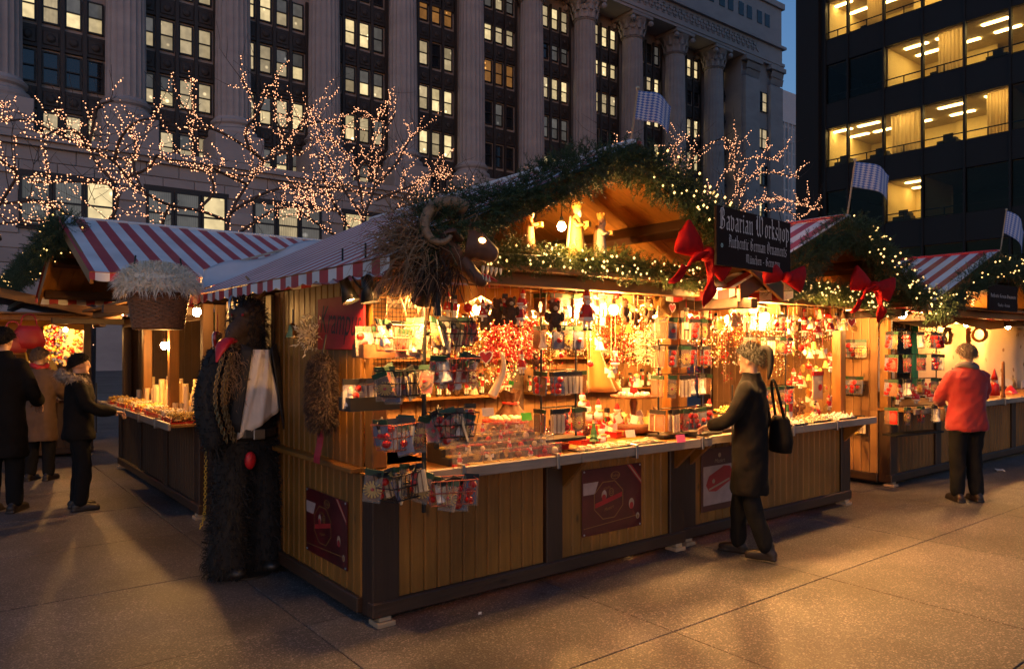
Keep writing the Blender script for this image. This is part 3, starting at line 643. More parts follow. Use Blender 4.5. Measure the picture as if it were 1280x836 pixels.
S1 = make_stall('corner wooden market stall with striped awning, krampus sign and dark corner post', (2.02, 3.95, 0), 0, 2.83, 2.3, 1.53, 1.69, -.65, 2.95, 2.11, 2.93, str_y, posts=(1.42,), left='wall', right='open', brackets=(1.52, 2.72), depth_side=1.65, group=None)
S2 = make_stall('wooden market stall under the small garlanded gable with one red bow', (4.88, 4.0, 0), 0, 2.74, 2.3, 1.40, 1.56, -.66, 2.6, 2.09, 2.76, str_y, posts=(), right='low', brackets=(.12, 2.62))
S3 = make_stall('wooden market stall with pale cloth wall, three wreaths and a red striped roof', (8.87, 4.17, 0), 0, 6.9, 2.6, 1.86, 1.92, -.47, 2.8, 2.12, 2.85, str_y, posts=(1.3, 2.6, 3.9, 5.2), left='dark', right='low')
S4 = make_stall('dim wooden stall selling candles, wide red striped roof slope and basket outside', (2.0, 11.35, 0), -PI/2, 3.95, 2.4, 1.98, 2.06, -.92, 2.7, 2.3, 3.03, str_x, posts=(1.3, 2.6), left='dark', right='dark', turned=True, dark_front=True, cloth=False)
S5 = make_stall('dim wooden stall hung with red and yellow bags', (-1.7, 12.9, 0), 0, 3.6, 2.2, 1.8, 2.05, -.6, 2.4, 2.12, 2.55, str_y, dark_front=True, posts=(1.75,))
# dark boarded back end of the corner stall and the mid posts of the candle stall
plank_run(S1, (.06, 2.95), (.06, 1.70), .08, 2.06, .12, dark, 'back_end_board')
for x in (1.3, 2.6): MB().box(x-.05, x+.05, .02, .12, .926, 2.2, c=.006).build('window_post', honey, S4)
MB().box(.05, 3.9, .02, .1, 1.92, 2.02).build('window_head', inner, S4)
MB().grid(lambda u, v: (.1+3.7*u, 1.1+.05*math.sin(u*60), .95+1.2*v), 110, 1).build('curtain', mat('dark_green_curtain', (.02, .05, .025), .9), S4)
# pale tarpaulin bridging the corner stall and the candle stall
tarp_m = mat('pale_tarpaulin', (.62, .60, .62), .5, var=.12, scale=2.5, bump=.35, bscale=6)
A, B, C_, D_ = at_y(255, 338, 7.2), at_y(392, 302, 7.2), at_y(505, 276, 6.88), at_y(250, 358, 6.88)
tr_ = thing('white_tarpaulin', 'pale crumpled tarpaulin sheet between two striped stall roofs', 'tarpaulin', A)
MB().grid(lambda u, v: tuple((A.lerp(B, u)).lerp(D_.lerp(C_, u), v)-A+Vector((0, 0, .03*math.sin(u*9+v*4)-.05*math.sin(PI*v)))), 24, 8).build('sheet', tarp_m, tr_, smooth=True, solid=.003)
MB().tube([Vector((0, 0, 0)), (B-A)], .012, 6).build('rope', mat('rope_fibre', (.4, .36, .3), .9), tr_)

# ================================================================ LAMPS (each carries its own glowing bulb)
bulb_m = mat('lamp_bulb', (1, 1, 1), .3, emit=(1, .48, .13), es=1500)
bulb_hot = mat('lamp_bulb_bright', (1, 1, 1), .3, emit=(1, .50, .15), es=3000)
bulb_in = mat('lamp_bulb_inside', (1, 1, 1), .3, emit=(1, .46, .12), es=3000)
bulb_dim = mat('lamp_bulb_small', (1, 1, 1), .3, emit=(1, .48, .13), es=500)
blackm = mat('black_lamp_metal', (.02, .02, .02), .4, metal=.3); brass = mat('shade_tin', (.5, .4, .28), .35, metal=.8)
bulb_mesh = {}
def bare_bulb(p, label, r=.035, mt=None, cord=.14):
    mt = mt or bulb_m; o = thing('light_bulb', label, 'lamp', p)
    MB().ball((0, 0, 0), (r, r, r*1.15), 10, 8).build('glass_bulb', mt, o, smooth=True)
    MB().lathe([(r*.5, r*.95), (r*.55, r*1.3), (r*.4, r*2.2), (.008, r*2.4)], 10).build('socket', blackm, o); MB().tube([(0, 0, r*2.3), (.005, 0, r*2.3+cord)], .004, 5).build('cord', blackm, o); return o
def spot(p, aim, label, mt=None):
    o = thing('spot_lamp', label, 'lamp', p); q = Vector(aim).to_track_quat('Z', 'Y').to_matrix().to_4x4()
    MB().lathe([(.02, -.12), (.03, -.11), (.034, -.05), (.055, .03), (.05, .03), (.03, -.04)], 14, M=q).build('lamp_shade', blackm, o, smooth=True)
    MB().ball((0, 0, 0), (.042, .042, .02), 12, 6, M=q).build('glass_bulb', mt or bulb_m, o, smooth=True)
    MB().tube([q @ Vector((0, 0, -.11)), q @ Vector((0, 0, -.13))+Vector((0, 0, .05)), q @ Vector((0, 0, -.13))+Vector((0, 0, .16))], .006, 5).build('bracket', blackm, o); return o
bare_bulb(at_x(246, 390, 1.86), 'bare glowing bulb under the awning end beside the wicker basket', .036, mat('lamp_bulb_low', (1, 1, 1), .3, emit=(1, .48, .13), es=560))
spot(at_y(462, 371, 3.60), (.12, -.12, -.98), 'black spot lamp glowing above the red krampus sign edge', bulb_m)
spot(at_y(437, 371, 3.95), (.2, -.3, -.95), 'black spot lamp tilted beside the brighter one over the wall shelf', bulb_dim)
spot(at_y(527, 371, 3.30), (.0, .6, -.8), 'black spot lamp pointing down below the beast head mask', bulb_m)
bare_bulb(at_y(702, 283, 3.5), 'bare glowing bulb among the wooden kings on the gable shelf', .026, bulb_m, .3)
bare_bulb(at_y(763, 241, 4.1), 'bulb under the roof boards of the big gable', .026, bulb_m, .1)
for i, (px, py, Y, mt) in enumerate(((597, 372, 4.5, bulb_in), (668, 371, 4.6, bulb_in), (712, 378, 4.3, bulb_in), (737, 386, 3.74, bulb_m), (767, 387, 3.80, bulb_m), (815, 385, 4.5, bulb_in))):
    q = at_y(px, py, Y); q.z = min(q.z, 1.93); bare_bulb(q, 'bare bulb glowing inside the corner stall above the goods', .033, mt, .1)['group'] = 'bulbs inside the corner stall'
for i, (px, py, Y) in enumerate(((862, 398, 4.4), (957, 396, 3.86), (1000, 400, 4.4), (910, 396, 4.5))):
    q = at_y(px, py, Y); q.z = min(q.z, 1.93); bare_bulb(q, 'bare bulb glowing inside the stall with the single red bow', .034, bulb_in, .1)['group'] = 'bulbs inside the bow stall'
def shade_lamp(p, label, tilt=(0, 0, -1)):
    o = thing('hanging_lamp', label, 'lamp', p)
    MB().lathe([(.018, .12), (.022, .1), (.05, .07), (.085, .0), (.08, .0), (.045, .06), (.01, .09)], 18).build('lamp_shade', brass, o, smooth=True)
    MB().ball((0, 0, .02), .034, 10, 8).build('glass_bulb', bulb_m, o, smooth=True); MB().tube([(0, 0, .11), (0, .01, .26)], .005, 5).build('cord', blackm, o); return o
shade_lamp(at_y(897, 362, 3.46), 'tin shade lamp hanging below the black signboard')
spot(at_y(935, 353, 3.42), (-.12, -.32, -.94), 'small spot lamp glowing under the right corner of the black signboard', mat('lamp_bulb_flood', (1, 1, 1), .3, emit=(1, .50, .14), es=8000))
bare_bulb(at_y(1128, 393, 3.82), 'bare glowing bulb at the corner of the stall with wreaths', .042, bulb_m, .1)
bare_bulb(at_y(1208, 405, 4.5), 'bare bulb behind the wreaths lighting the pale cloth', .036, bulb_m, .06)
bare_bulb(at_y(1260, 408, 4.45), 'bare bulb under the small hanging brown sign', .036, bulb_m, .06)
bare_bulb(at_x(153, 392, 2.15), 'small bulb beside the window post of the candle stall', .02, bulb_dim, .2)
bare_bulb(at_x(205, 432, 2.0), 'bulb tucked low above the candles', .036, bulb_m, .3)  # extra bulb, added to brighten the goods of the candle stall
bare_bulb(at_y(82, 412, 13.5), 'bulb lighting the stall hung with bags', .030, bulb_m, .1)
# ================================================================ FIR GARLANDS, BOWS, SIGNS, POSTERS
needle_m = mat('fir_needles', (.030, .060, .020), .55, var=.5, scale=14)
needle_hi = mat('fir_needles_fresh', (.07, .105, .022), .5, var=.4, scale=14)
gb_m = mat('string_bulb_warm', (1, .8, .5), .4, emit=(1, .55, .16), es=3.4, sample=False)
wire_m = mat('green_wire', (.02, .04, .02), .6)
def sprig_template(n=30, L=.13, nl=.042):
    V = []; F = []
    for i in range(n):
        t = (i+.5)/n; p = np.array([0, 0, L*t]); q = R.uniform(0, 2*PI); l = nl*R.uniform(.7, 1.15)*(1-.45*t)
        d = np.array([math.cos(q)*.86, math.sin(q)*.86, .6]); d /= np.linalg.norm(d); s = np.cross(d, [R.uniform(-1, 1), R.uniform(-1, 1), .2]); s /= np.linalg.norm(s); s *= .0026
        k = len(V); V += [p-s, p+s, p+d*l]; F.append((k, k+1, k+2))
    k = len(V); V += [np.array([.003, 0, 0]), np.array([-.003, 0, 0]), np.array([0, 0, L])]; F.append((k, k+1, k+2))
    return np.array(V), np.array(F)
SPR = [sprig_template() for _ in range(4)]
def rot_to(D, roll):
    D = D/np.linalg.norm(D, axis=1, keepdims=True); A = np.where(np.abs(D[:, 2:3]) < .9, np.array([[0, 0, 1.]]), np.array([[1., 0, 0]]))
    U = np.cross(A, D); U /= np.linalg.norm(U, axis=1, keepdims=True); W_ = np.cross(D, U); c, s = np.cos(roll)[:, None], np.sin(roll)[:, None]
    return np.stack([U*c+W_*s, -U*s+W_*c, D], axis=2)
def garland(label, path, rad, dens0, nb, loc=None, mt=None, scale=1.0, cluster=None, sag=0, group='fir garlands on the stalls', taper=False):
    path = [Vector(p) for p in path]; loc = Vector(loc or path[0]); pts = resample(smooth(path, 2), .02); T = []
    for i, p in enumerate(pts): T.append((pts[min(i+1, len(pts)-1)]-pts[max(i-1, 0)]).normalized())
    L = len(pts)*.02; n = int(L*dens0*1.7); root = thing('fir_garland', label, 'garland', loc, group=group)
    idx = NR.integers(0, len(pts), n); P = np.array([tuple(pts[i]-loc) for i in idx]); TT = np.array([tuple(T[i]) for i in idx])
    rv = NR.normal(size=(n, 3)); rv -= TT*(rv*TT).sum(1, keepdims=True); rv /= np.linalg.norm(rv, axis=1, keepdims=True)
    lump = 1+.35*np.sin(idx*.02*7.3)+.2*np.sin(idx*.02*17)
    P = P+rv*(rad*NR.random((n, 1))**.6*.72*lump[:, None])+NR.normal(size=(n, 3))*.01
    Dn = rv*.85+TT*NR.choice([-1, 1], (n, 1))*NR.random((n, 1))*1.1+NR.normal(size=(n, 3))*.25+np.array([[0, 0, -.18]])
    for k, (V0, F0) in enumerate(SPR):
        s = np.arange(n) % 4 == k; Rm = rot_to(Dn[s], NR.random(s.sum())*6.28); sc = scale*(.55+.4*NR.random(s.sum()))
        V = (np.einsum('nij,vj->nvi', Rm, V0)*sc[:, None, None]+P[s][:, None, :]); F = F0[None]+np.arange(s.sum())[:, None, None]*len(V0)
        if k == 0: VV, FF = [V.reshape(-1, 3)], [F.reshape(-1, 3)]; off = V.shape[0]*V.shape[1]
        else: VV.append(V.reshape(-1, 3)); FF.append(F.reshape(-1, 3)+off); off += V.shape[0]*V.shape[1]
    g = soup('greenery', np.concatenate(VV), np.concatenate(FF), mt or needle_m, root); g['kind'] = 'stuff'
    MB().tube([p-loc for p in pts[::4]], .008, 5).build('wire', wire_m, root)
    bl_ = []
    for _ in range(nb):
        i = R.randrange(len(pts)) if not cluster else min(len(pts)-1, max(0, int(len(pts)*R.gauss(*R.choice(cluster)))))
        d = Vector((R.uniform(-1, 1), -R.uniform(.3, 1), R.uniform(-1, 1))); d = (d-T[i]*d.dot(T[i])).normalized()
        bl_.append(pts[i]-loc+d*rad*R.uniform(.85, 1.25)+T[i]*R.uniform(-.05, .05))
    if bl_: beads('light_bulbs', bl_, .0095, gb_m, root)
    return root
Y1 = 3.2
garland('thick fir garland over both slopes of the big gable', [at_y(528, 288, Y1), at_y(610, 262, Y1), at_y(700, 222, Y1), at_y(782, 194, Y1), at_y(850, 232, Y1), at_y(895, 276, Y1), at_y(912, 292, Y1)], .125, 520, 46, cluster=[(.68, .03), (.86, .05), (.93, .03), (.75, .06)])
garland('bright fir garland lying along the gable shelf at the feet of the kings', [at_y(600, 318, 3.5), at_y(650, 318, 3.5), at_y(740, 326, 3.5), at_y(800, 335, 3.5), at_y(875, 348, 3.5)], .075, 420, 70, mt=needle_hi, scale=.8)
garland('fir garland over the small gable with one red bow', [at_y(985, 352, 3.3), at_y(1010, 322, 3.3), at_y(1055, 284, 3.28), at_y(1080, 296, 3.28), at_y(1120, 340, 3.28), at_y(1158, 380, 3.28)], .13, 480, 52, cluster=[(.55, .08), (.75, .1), (.9, .08)])
garland('fir garland with many bulbs along the lintel under the small gable', [at_y(968, 356, 3.4), at_y(1000, 360, 3.45), at_y(1050, 368, 3.5), at_y(1104, 378, 3.5)], .07, 420, 80, mt=needle_hi, scale=.8)
garland('short fir garland end hanging down beside the single red bow', [at_y(1100, 372, 3.5), at_y(1103, 385, 3.5), at_y(1106, 402, 3.5)], .06, 380, 6, scale=.8)
garland('fir garland over the gable of the stall with wreaths', [at_y(1163, 382, 3.64), at_y(1195, 378, 3.64), at_y(1215, 350, 3.64), at_y(1246, 328, 3.64), at_y(1275, 342, 3.64), at_y(1330, 380, 3.64)], .15, 420, 46, cluster=[(.2, .08), (.45, .1), (.65, .1)])
garland('fir garland on the gable edge of the candle stall', [at_x(82, 282, 1.04), at_x(58, 312, 1.04), at_x(28, 342, 1.04), at_x(-6, 372, 1.04)], .17, 420, 60)

red_v = mat('red_velvet', (.36, .004, .005), .7, var=.25, scale=30, bump=.4, bscale=18, spec=.2)
def bow(p, label, s=1.0, rz=0, tails=True, ry=0):
    o = thing('red_bow', label, 'bow', p, rz, group='red velvet bows'); o.rotation_euler = (0, ry, rz)
    for sg in (-1, 1):
        # folded loop of wide ribbon, pinched at the knot and creased
        def lp(u, v):
            a = 2*PI*v; e = (1 if u < .82 else max(.02, math.sqrt(max(0, 1-((u-.82)/.18)**2)))); hz_ = s*(.022+.125*u**.75)*e; cr = 1+.07*math.sin(a*4+u*3)
            return (sg*s*(.01+.25*u-.03*(1-e)*math.sin(a)**2), math.cos(a)*s*(.02+.028*math.sin(PI*u))*e*cr, math.sin(a)*hz_*cr+.045*s*u*(1 if sg > 0 else .6))
        m = MB(); m.grid(lp, 14, 24); m.build('loop', red_v, o, smooth=True)
        if tails: MB().grid(lambda u, v: (sg*(.02+.16*s*u+.03*math.sin(u*6)), -.05+.02*math.sin(u*7+v*5)-(v-.5)*.03, -.03-.26*s*u+(v-.5)*.15*s*(.45+.55*u)+(.05*s*abs(v-.5) if u > .99 else 0)), 8, 6).build('tail', red_v, o, smooth=True, solid=.006)
    MB().ball((0, -.03, 0), (.045*s, .07*s, .055*s), 10, 6).build('knot', red_v, o, smooth=True); return o
bow(at_y(880, 318, 3.1), 'large red velvet bow beside the left edge of the black signboard', .92, -.3, ry=.5)
bow(at_y(980, 347, 3.05), 'red velvet bow half hidden behind the lower right corner of the black signboard', .75, -.3, False, ry=.2)
bow(at_y(1090, 358, 3.2), 'red velvet bow with tails on the lintel of the small gable', .85, -.5, ry=.3)

# ---- broad-nib letters
def minim(x, y0=0, y1=1): return [[(x-.1, y1+.02), (x+.03, y1-.1)], [(x, y1-.04), (x, y0+.1)], [(x-.03, y0+.12), (x+.12, y0)]]
GL = {
 'i': (.46, minim(.2)+[[(.16, 1.36), (.27, 1.26)]]), 'n': (.92, minim(.2)+minim(.64)+[[(.22, .84), (.56, 1.0)]]), 'm': (1.36, minim(.2)+minim(.64)+minim(1.08)+[[(.22, .84), (.56, 1.0)], [(.66, .84), (1.0, 1.0)]]),
 'u': (.92, minim(.2)+minim(.64)+[[(.3, .04), (.62, .16)]]), 'r': (.66, minim(.2)+[[(.24, .86), (.42, 1.0)], [(.4, 1.0), (.56, .86)]]),
 'a': (.86, minim(.6)+[[(.14, .88), (.34, 1.02)], [(.34, 1.02), (.58, .86)], [(.2, .52), (.2, .12)], [(.17, .13), (.34, 0)], [(.34, .0), (.56, .16)], [(.2, .5), (.58, .64)]]),
 'o': (.86, [[(.2, .86), (.2, .14)], [(.62, .86), (.62, .14)], [(.17, .88), (.4, 1.02)], [(.38, 1.02), (.64, .84)], [(.17, .15), (.42, 0)], [(.42, 0), (.64, .16)]]),
 'v': (.86, [[(.1, 1.12), (.2, .96)], [(.2, 1.0), (.2, .14)], [(.62, .86), (.62, .14)], [(.38, 1.0), (.64, .84)], [(.2, .84), (.4, 1.0)], [(.17, .15), (.42, -.02)], [(.42, -.02), (.62, .16)]]),
 'e': (.74, [[(.2, .86), (.2, .14)], [(.17, .88), (.4, 1.02)], [(.38, 1.02), (.56, .82)], [(.54, .82), (.24, .52)], [(.17, .15), (.38, 0)], [(.38, 0), (.6, .14)]]),
 'c': (.68, [[(.2, .86), (.2, .14)], [(.17, .88), (.36, 1.0)], [(.36, 1.02), (.54, .88)], [(.17, .15), (.38, 0)], [(.38, 0), (.58, .14)]]),
 't': (.6, [[(.22, 1.3), (.22, .12)], [(.02, .96), (.48, .98)], [(.19, .13), (.36, 0)], [(.36, 0), (.5, .1)]]), 'h': (.9, [[(.1, 1.62), (.22, 1.5)], [(.2, 1.55), (.2, .1)], [(.17, .12), (.3, 0)], [(.22, .84), (.44, 1.0)], [(.44, 1.02), (.64, .86)], [(.62, .86), (.62, .1)], [(.62, .1), (.46, -.22)]]),
 'k': (.82, [[(.1, 1.62), (.22, 1.5)], [(.2, 1.55), (.2, .1)], [(.17, .12), (.3, 0)], [(.24, .84), (.42, 1.0)], [(.42, 1.02), (.58, .84)], [(.56, .84), (.24, .56)], [(.34, .56), (.54, .14)], [(.54, .14), (.68, .0)]]),
 's': (.7, [[(.56, .9), (.36, 1.02)], [(.38, 1.02), (.2, .84)], [(.2, .84), (.2, .62)], [(.17, .62), (.54, .36)], [(.54, .4), (.54, .14)], [(.54, .14), (.34, 0)], [(.38, 0), (.12, .12)]]),
 'p': (.88, [[(.08, 1.14), (.2, .98)], [(.2, 1.02), (.2, -.42)], [(.22, .86), (.42, 1.0)], [(.4, 1.02), (.66, .84)], [(.64, .86), (.64, .14)], [(.22, .08), (.42, 0)], [(.42, 0), (.64, .16)]]),
 'y': (.88, [[(.1, 1.04), (.2, .94)], [(.2, 1.0), (.2, .14)], [(.17, .15), (.4, 0)], [(.62, 1.0), (.62, .1)], [(.62, .1), (.4, -.4)]]),
 'B': (1.25, [[(.3, 1.55), (.3, .1)], [(.1, 1.2), (.32, 1.5)], [(.1, .1), (.5, .02)], [(.3, 1.5), (.66, 1.6)], [(.64, 1.62), (.88, 1.36)], [(.86, 1.4), (.86, 1.0)], [(.86, 1.0), (.5, .88)], [(.5, .9), (.98, .66)], [(.95, .7), (.95, .2)], [(.95, .2), (.5, .0)], [(.52, 1.45), (.52, .2)]]),
 'W': (1.85, [[(.1, 1.5), (.34, 1.6)], [(.32, 1.6), (.32, .22)], [(.29, .22), (.56, 0)], [(.56, 0), (.8, .2)], [(.8, 1.6), (.8, .2)], [(.68, 1.6), (.84, 1.48)], [(.78, .22), (1.04, 0)], [(1.04, 0), (1.4, .25)], [(1.38, 1.3), (1.38, .2)], [(1.05, 1.35), (1.2, 1.6)], [(1.2, 1.62), (1.42, 1.3)], [(.16, 1.3), (.16, .5)]]),
 'A': (1.3, [[(.1, 1.3), (.4, 1.6)], [(.38, 1.62), (.92, 1.4)], [(.9, 1.45), (.9, .1)], [(.88, .12), (1.06, 0)], [(.36, 1.3), (.36, .3)], [(.36, .3), (.14, .02)], [(.14, .02), (.4, .1)], [(.36, .75), (.9, .8)], [(.58, 1.45), (.58, .9)]]),
 'G': (1.25, [[(.24, 1.3), (.24, .25)], [(.2, 1.3), (.55, 1.62)], [(.52, 1.62), (.92, 1.4)], [(.2, .25), (.55, 0)], [(.55, 0), (.92, .22)], [(.9, .85), (.9, .2)], [(.55, .8), (1.0, .88)], [(.5, 1.3), (.5, .4)]]),
 'O': (1.25, [[(.24, 1.3), (.24, .25)], [(.2, 1.3), (.55, 1.62)], [(.52, 1.62), (.95, 1.3)], [(.2, .25), (.55, 0)], [(.55, 0), (.95, .3)], [(.94, 1.3), (.94, .28)], [(.5, 1.3), (.5, .4)]]),
 'M': (1.7, [[(.1, 1.4), (.32, 1.6)], [(.3, 1.6), (.3, .2)], [(.3, .2), (.12, 0)], [(.34, 1.3), (.62, 1.58)], [(.6, 1.6), (.8, 1.42)], [(.78, 1.45), (.78, .1)], [(.8, 1.3), (1.08, 1.58)], [(1.06, 1.6), (1.28, 1.42)], [(1.26, 1.45), (1.26, .1)], [(1.24, .12), (1.42, 0)]]),
 '-': (.7, [[(.1, .5), (.52, .52)]]), ' ': (.55, [])}
GL['\u00fc'] = (GL['u'][0], GL['u'][1]+[[(.14, 1.36), (.25, 1.26)], [(.56, 1.36), (.67, 1.26)]])
def blackletter(text, size, x0, z0, width=None, nib=.17):
    tot = sum(GL[c][0] for c in text)*size; k = 1.0 if width is None else width/tot; m = MB(); x = x0; a = math.radians(40); nx, nz = math.cos(a)*nib/2, math.sin(a)*nib/2
    e = 0
    for c in text:
        w_, st = GL[c]
        for (p, q) in st:
            e += 1; y = -.0006-.00002*(e % 7)
            pts = [(p[0]-nx, p[1]-nz), (p[0]+nx, p[1]+nz), (q[0]+nx, q[1]+nz), (q[0]-nx, q[1]-nz)]
            m.add([(x+u*size*k, y, z0+v*size) for u, v in pts], [(0, 1, 2, 3)])
        x += w_*size*k
    return m
sign_brown = mat('sign_black_brown', (.020, .011, .009), .85, var=.12, scale=4, spec=.15); letter_w = mat('sign_lettering', (.62, .56, .54), .6)
P0 = at_y(896, 434, 2.98); dv = ray(1611, 434); dv = Vector((dv.x, dv.y, 0)).normalized(); W_ = 1.0
for k in range(400):
    W_ = .2+k*.005
    if proj(P0+dv*W_)[0] >= 988: break
dep = proj(P0)[2]; zt = EYE+(434-256)*dep/FOC; zb = EYE+(434-331)*dep/FOC; HH = zt-zb
sg = thing('hanging_signboard', 'black hanging board lettered in white gothic script between the two gables', 'sign', (P0.x, P0.y, zb), math.atan2(dv.y, dv.x))
MB().box(0, W_, 0, .02, 0, HH, c=.003).build('board', sign_brown, sg)
for txt, s, x, z, wd in (('Bavarian Workshop', .083, .03, .62, .95), ('Authentic German Ornaments', .049, .14, .335, .80), ('M\u00fcnchen - Germany', .036, .36, .105, .48)):
    blackletter(txt, s*W_*1.02, x*W_, z*HH, wd*W_).build('lettering', letter_w, sg)['kind'] = 'stuff'
MB().lathe([(.014, -.004), (.014, .0), (.007, .0), (.007, -.004)], 12, M=Matrix.Translation((.06*W_, -.002, .34*HH)) @ Matrix.Rotation(PI/2, 4, 'X')).build('eyelet', chrome, sg)
for x in (.12, .88): MB().tube([(x*W_, .01, HH), (x*W_, .04, HH+.12)], .003, 5).build('hanger_wire', blackm, sg)
# small brown sign further along
p = at_y(1236, 387, 3.55); q = at_y(1272, 434, 3.55); z1 = at_y(1236, 354, 3.55).z
s2 = thing('hanging_signboard', 'small brown board hung from the garland of the stall with wreaths', 'sign', p)
w2 = q.x-p.x; h2 = z1-p.z
MB().box(0, w2, 0, .02, 0, h2, c=.003).build('board', sign_brown, s2)
blackletter('Authentic German Ornaments', .028, .06*w2, .5*h2, .88*w2).build('lettering', letter_w, s2)['kind'] = 'stuff'
blackletter('M\u00fcnchen - Germany', .024, .3*w2, .16*h2, .42*w2).build('lettering', letter_w, s2)['kind'] = 'stuff'
for x in (.3, .7): MB().tube([(x*w2, .01, h2), (x*w2, .01, h2+.09)], .004, 5).build('hanger_wire', blackm, s2)

def text_mesh(body, size, mt, shear=0, name='lettering', extrude=0.0):
    cu = bpy.data.curves.new('t', 'FONT'); cu.body = body; cu.size = size; cu.shear = shear; cu.extrude = extrude; cu.align_x = 'CENTER'; cu.align_y = 'CENTER'; cu.resolution_u = 3
    me = baked(bpy.data.objects.new('t', cu)); me.materials.clear(); me.materials.append(mt); me.name = name; return me
FACE_X = Matrix(((1, 0, 0, 0), (0, 0, 1, 0), (0, 1, 0, 0), (0, 0, 0, 1)))
def face_rot(): return (PI/2, 0, 0)
# red krampus sign on the side wall (faces -x): local x runs towards -y of the place
red_sign = mat('red_painted_board', (.34, .012, .016), .5, var=.15, scale=6); ink = mat('black_ink', (.025, .012, .012), .5)
a0 = at_x(397, 440, 2.0); a1 = at_x(455, 437, 2.0); zt = at_x(455, 367, 2.0).z
ks = thing('red_signboard', 'red board with black script hung on the side wall of the corner stall', 'sign', (2.0, a0.y, a1.z), -PI/2); kw = a0.y-a1.y; kh = zt-a1.z
MB().box(0, kw, 0, .014, 0, kh, c=.003).build('board', red_sign, ks)
o = put('lettering', text_mesh('Krampus', .19, ink, .32), ks, (kw*.5, -.0015, kh*.52), (PI/2, .06, 0), (kw*.92/.72, 1.35, 1)); o['kind'] = 'stuff'

maroon = mat('poster_maroon', (.085, .008, .010), .28, var=.5, scale=5, coat=.3); gold = mat('poster_gold', (.26, .13, .035), .4); cream = mat('poster_cream', (.40, .28, .18), .5); pred = mat('poster_red', (.38, .02, .02), .4); pbrown = mat('poster_brown', (.09, .025, .018), .35, var=.2); ppink = mat('poster_pink_cloth', (.42, .30, .27), .5, var=.2, scale=9)
def ringpoly(m, cx, cz, r0, r1, n, y, mi, a0=0, sx=1):
    vs = []
    for j in range(n):
        q = a0+2*PI*j/n; vs += [(cx+r0*sx*math.cos(q), y, cz+r0*math.sin(q)), (cx+r1*sx*math.cos(q), y, cz+r1*math.sin(q))]
    m.add(vs, [(2*j, 2*j+1, (2*j+3) % (2*n), (2*j+2) % (2*n)) for j in range(n)], mi)
def disc(m, cx, cz, r, n, y, mi, sx=1): m.add([(cx+r*sx*math.cos(2*PI*j/n), y, cz+r*math.sin(2*PI*j/n)) for j in range(n)], [tuple(range(n))], mi)
def poster_choc(label, loc, rz, w, h):
    o = thing('chocolate_poster', label, 'poster', loc, rz); MB().box(0, w, 0, .008, 0, h, c=.002).build('panel', maroon, o); m = MB(); y = -.0012
    k = min(w, h); cx, cz = .43*w, .5*h
    n = 8; vs = [(cx+.30*k*math.cos(PI/8+2*PI*j/n)*1.1, y, cz+.30*k*math.sin(PI/8+2*PI*j/n)) for j in range(n)]; m.add(vs, [tuple(range(n))], 3)
    ringpoly(m, cx, cz, .296*k, .31*k, 8, y-.0004, 0, PI/8, 1.1)
    m.add([(cx-.29*k, y-.0003, cz-.10*k), (cx+.29*k, y-.0003, cz+.02*k), (cx+.29*k, y-.0003, cz+.09*k), (cx-.29*k, y-.0003, cz-.03*k)], [(0, 1, 2, 3)], 2)
    disc(m, cx-.10*k, cz+.08*k, .075*k, 18, y-.0005, 1, .75); disc(m, cx-.105*k, cz+.045*k, .05*k, 12, y-.0008, 2, .9); disc(m, cx-.095*k, cz+.125*k, .035*k, 12, y-.0009, 4, .9)
    ringpoly(m, cx+.055*k, cz+.11*k, .05*k, .062*k, 18, y-.0005, 0, 0, .85); ringpoly(m, cx+.055*k, cz+.11*k, .018*k, .026*k, 14, y-.0006, 0, 0, 1.2)
    m.add([(.74*w, y, h*.995), (.82*w, y, h*.995), (.995*w, y, .74*h), (.995*w, y, .66*h)], [(0, 1, 2, 3)], 2); m.add([(.765*w, y-.0004, h*.99), (.79*w, y-.0004, h*.99), (.99*w, y-.0004, .72*h), (.99*w, y-.0004, .69*h)], [(0, 1, 2, 3)], 1)
    ringpoly(m, .54*w, .86*h, .05*k, .06*k, 18, y, 0, 0, 1.7); disc(m, .54*w, .86*h, .05*k, 18, y+.0002, 3, 1.7)
    m.add([(.015*w, y, .62*h), (.2*w, y, .62*h), (.26*w, y, .8*h), (.015*w, y, .8*h)], [(0, 1, 2, 3)], 4)
    disc(m, .82*w, .38*h, .085*k, 16, y, 1, .7); disc(m, .82*w, .35*h, .055*k, 12, y-.0004, 2, .8); disc(m, .93*w, .17*h, .05*k, 14, y, 1, .8); disc(m, .93*w, .16*h, .03*k, 12, y-.0004, 0, .8)
    m.add([(.02*w, y, .115*h), (.9*w, y, .175*h), (.9*w, y, .185*h), (.02*w, y, .125*h)], [(0, 1, 2, 3)], 0)
    q = m.build('printed_design', [gold, cream, pred, maroon, ppink], o); q['kind'] = 'stuff'
    put('lettering', text_mesh('Reber', .075*k, gold, .2), o, (.54*w, -.002, .86*h), face_rot())['kind'] = 'stuff'; put('lettering', text_mesh('Mozart', .07*k, gold, .3), o, (cx, -.0026, cz-.13*k), (PI/2, -.2, 0))['kind'] = 'stuff'
    put('lettering', text_mesh('ECHTE', .05*k, gold), o, (cx-.04*k, -.0026, cz+.18*k), (PI/2, -.1, 0))['kind'] = 'stuff'
    for x, z in ((.03, .03), (.97, .03), (.03, .97), (.97, .97)): MB().lathe([(.008, 0), (.008, .003), (.004, .005)], 8, M=Matrix.Translation((x*w, -.0005, z*h)) @ Matrix.Rotation(PI/2, 4, 'X')).build('screw', chrome, o)
    return o
a = at_y(728, 672, 3.935); b = at_y(802, 580, 3.935); t = at_y(728, 588, 3.935)
poster_choc('dark red chocolate poster with gold octagon on the front planks of the corner stall', (a.x, 3.937, a.z), 0, b.x-a.x, t.z-a.z)
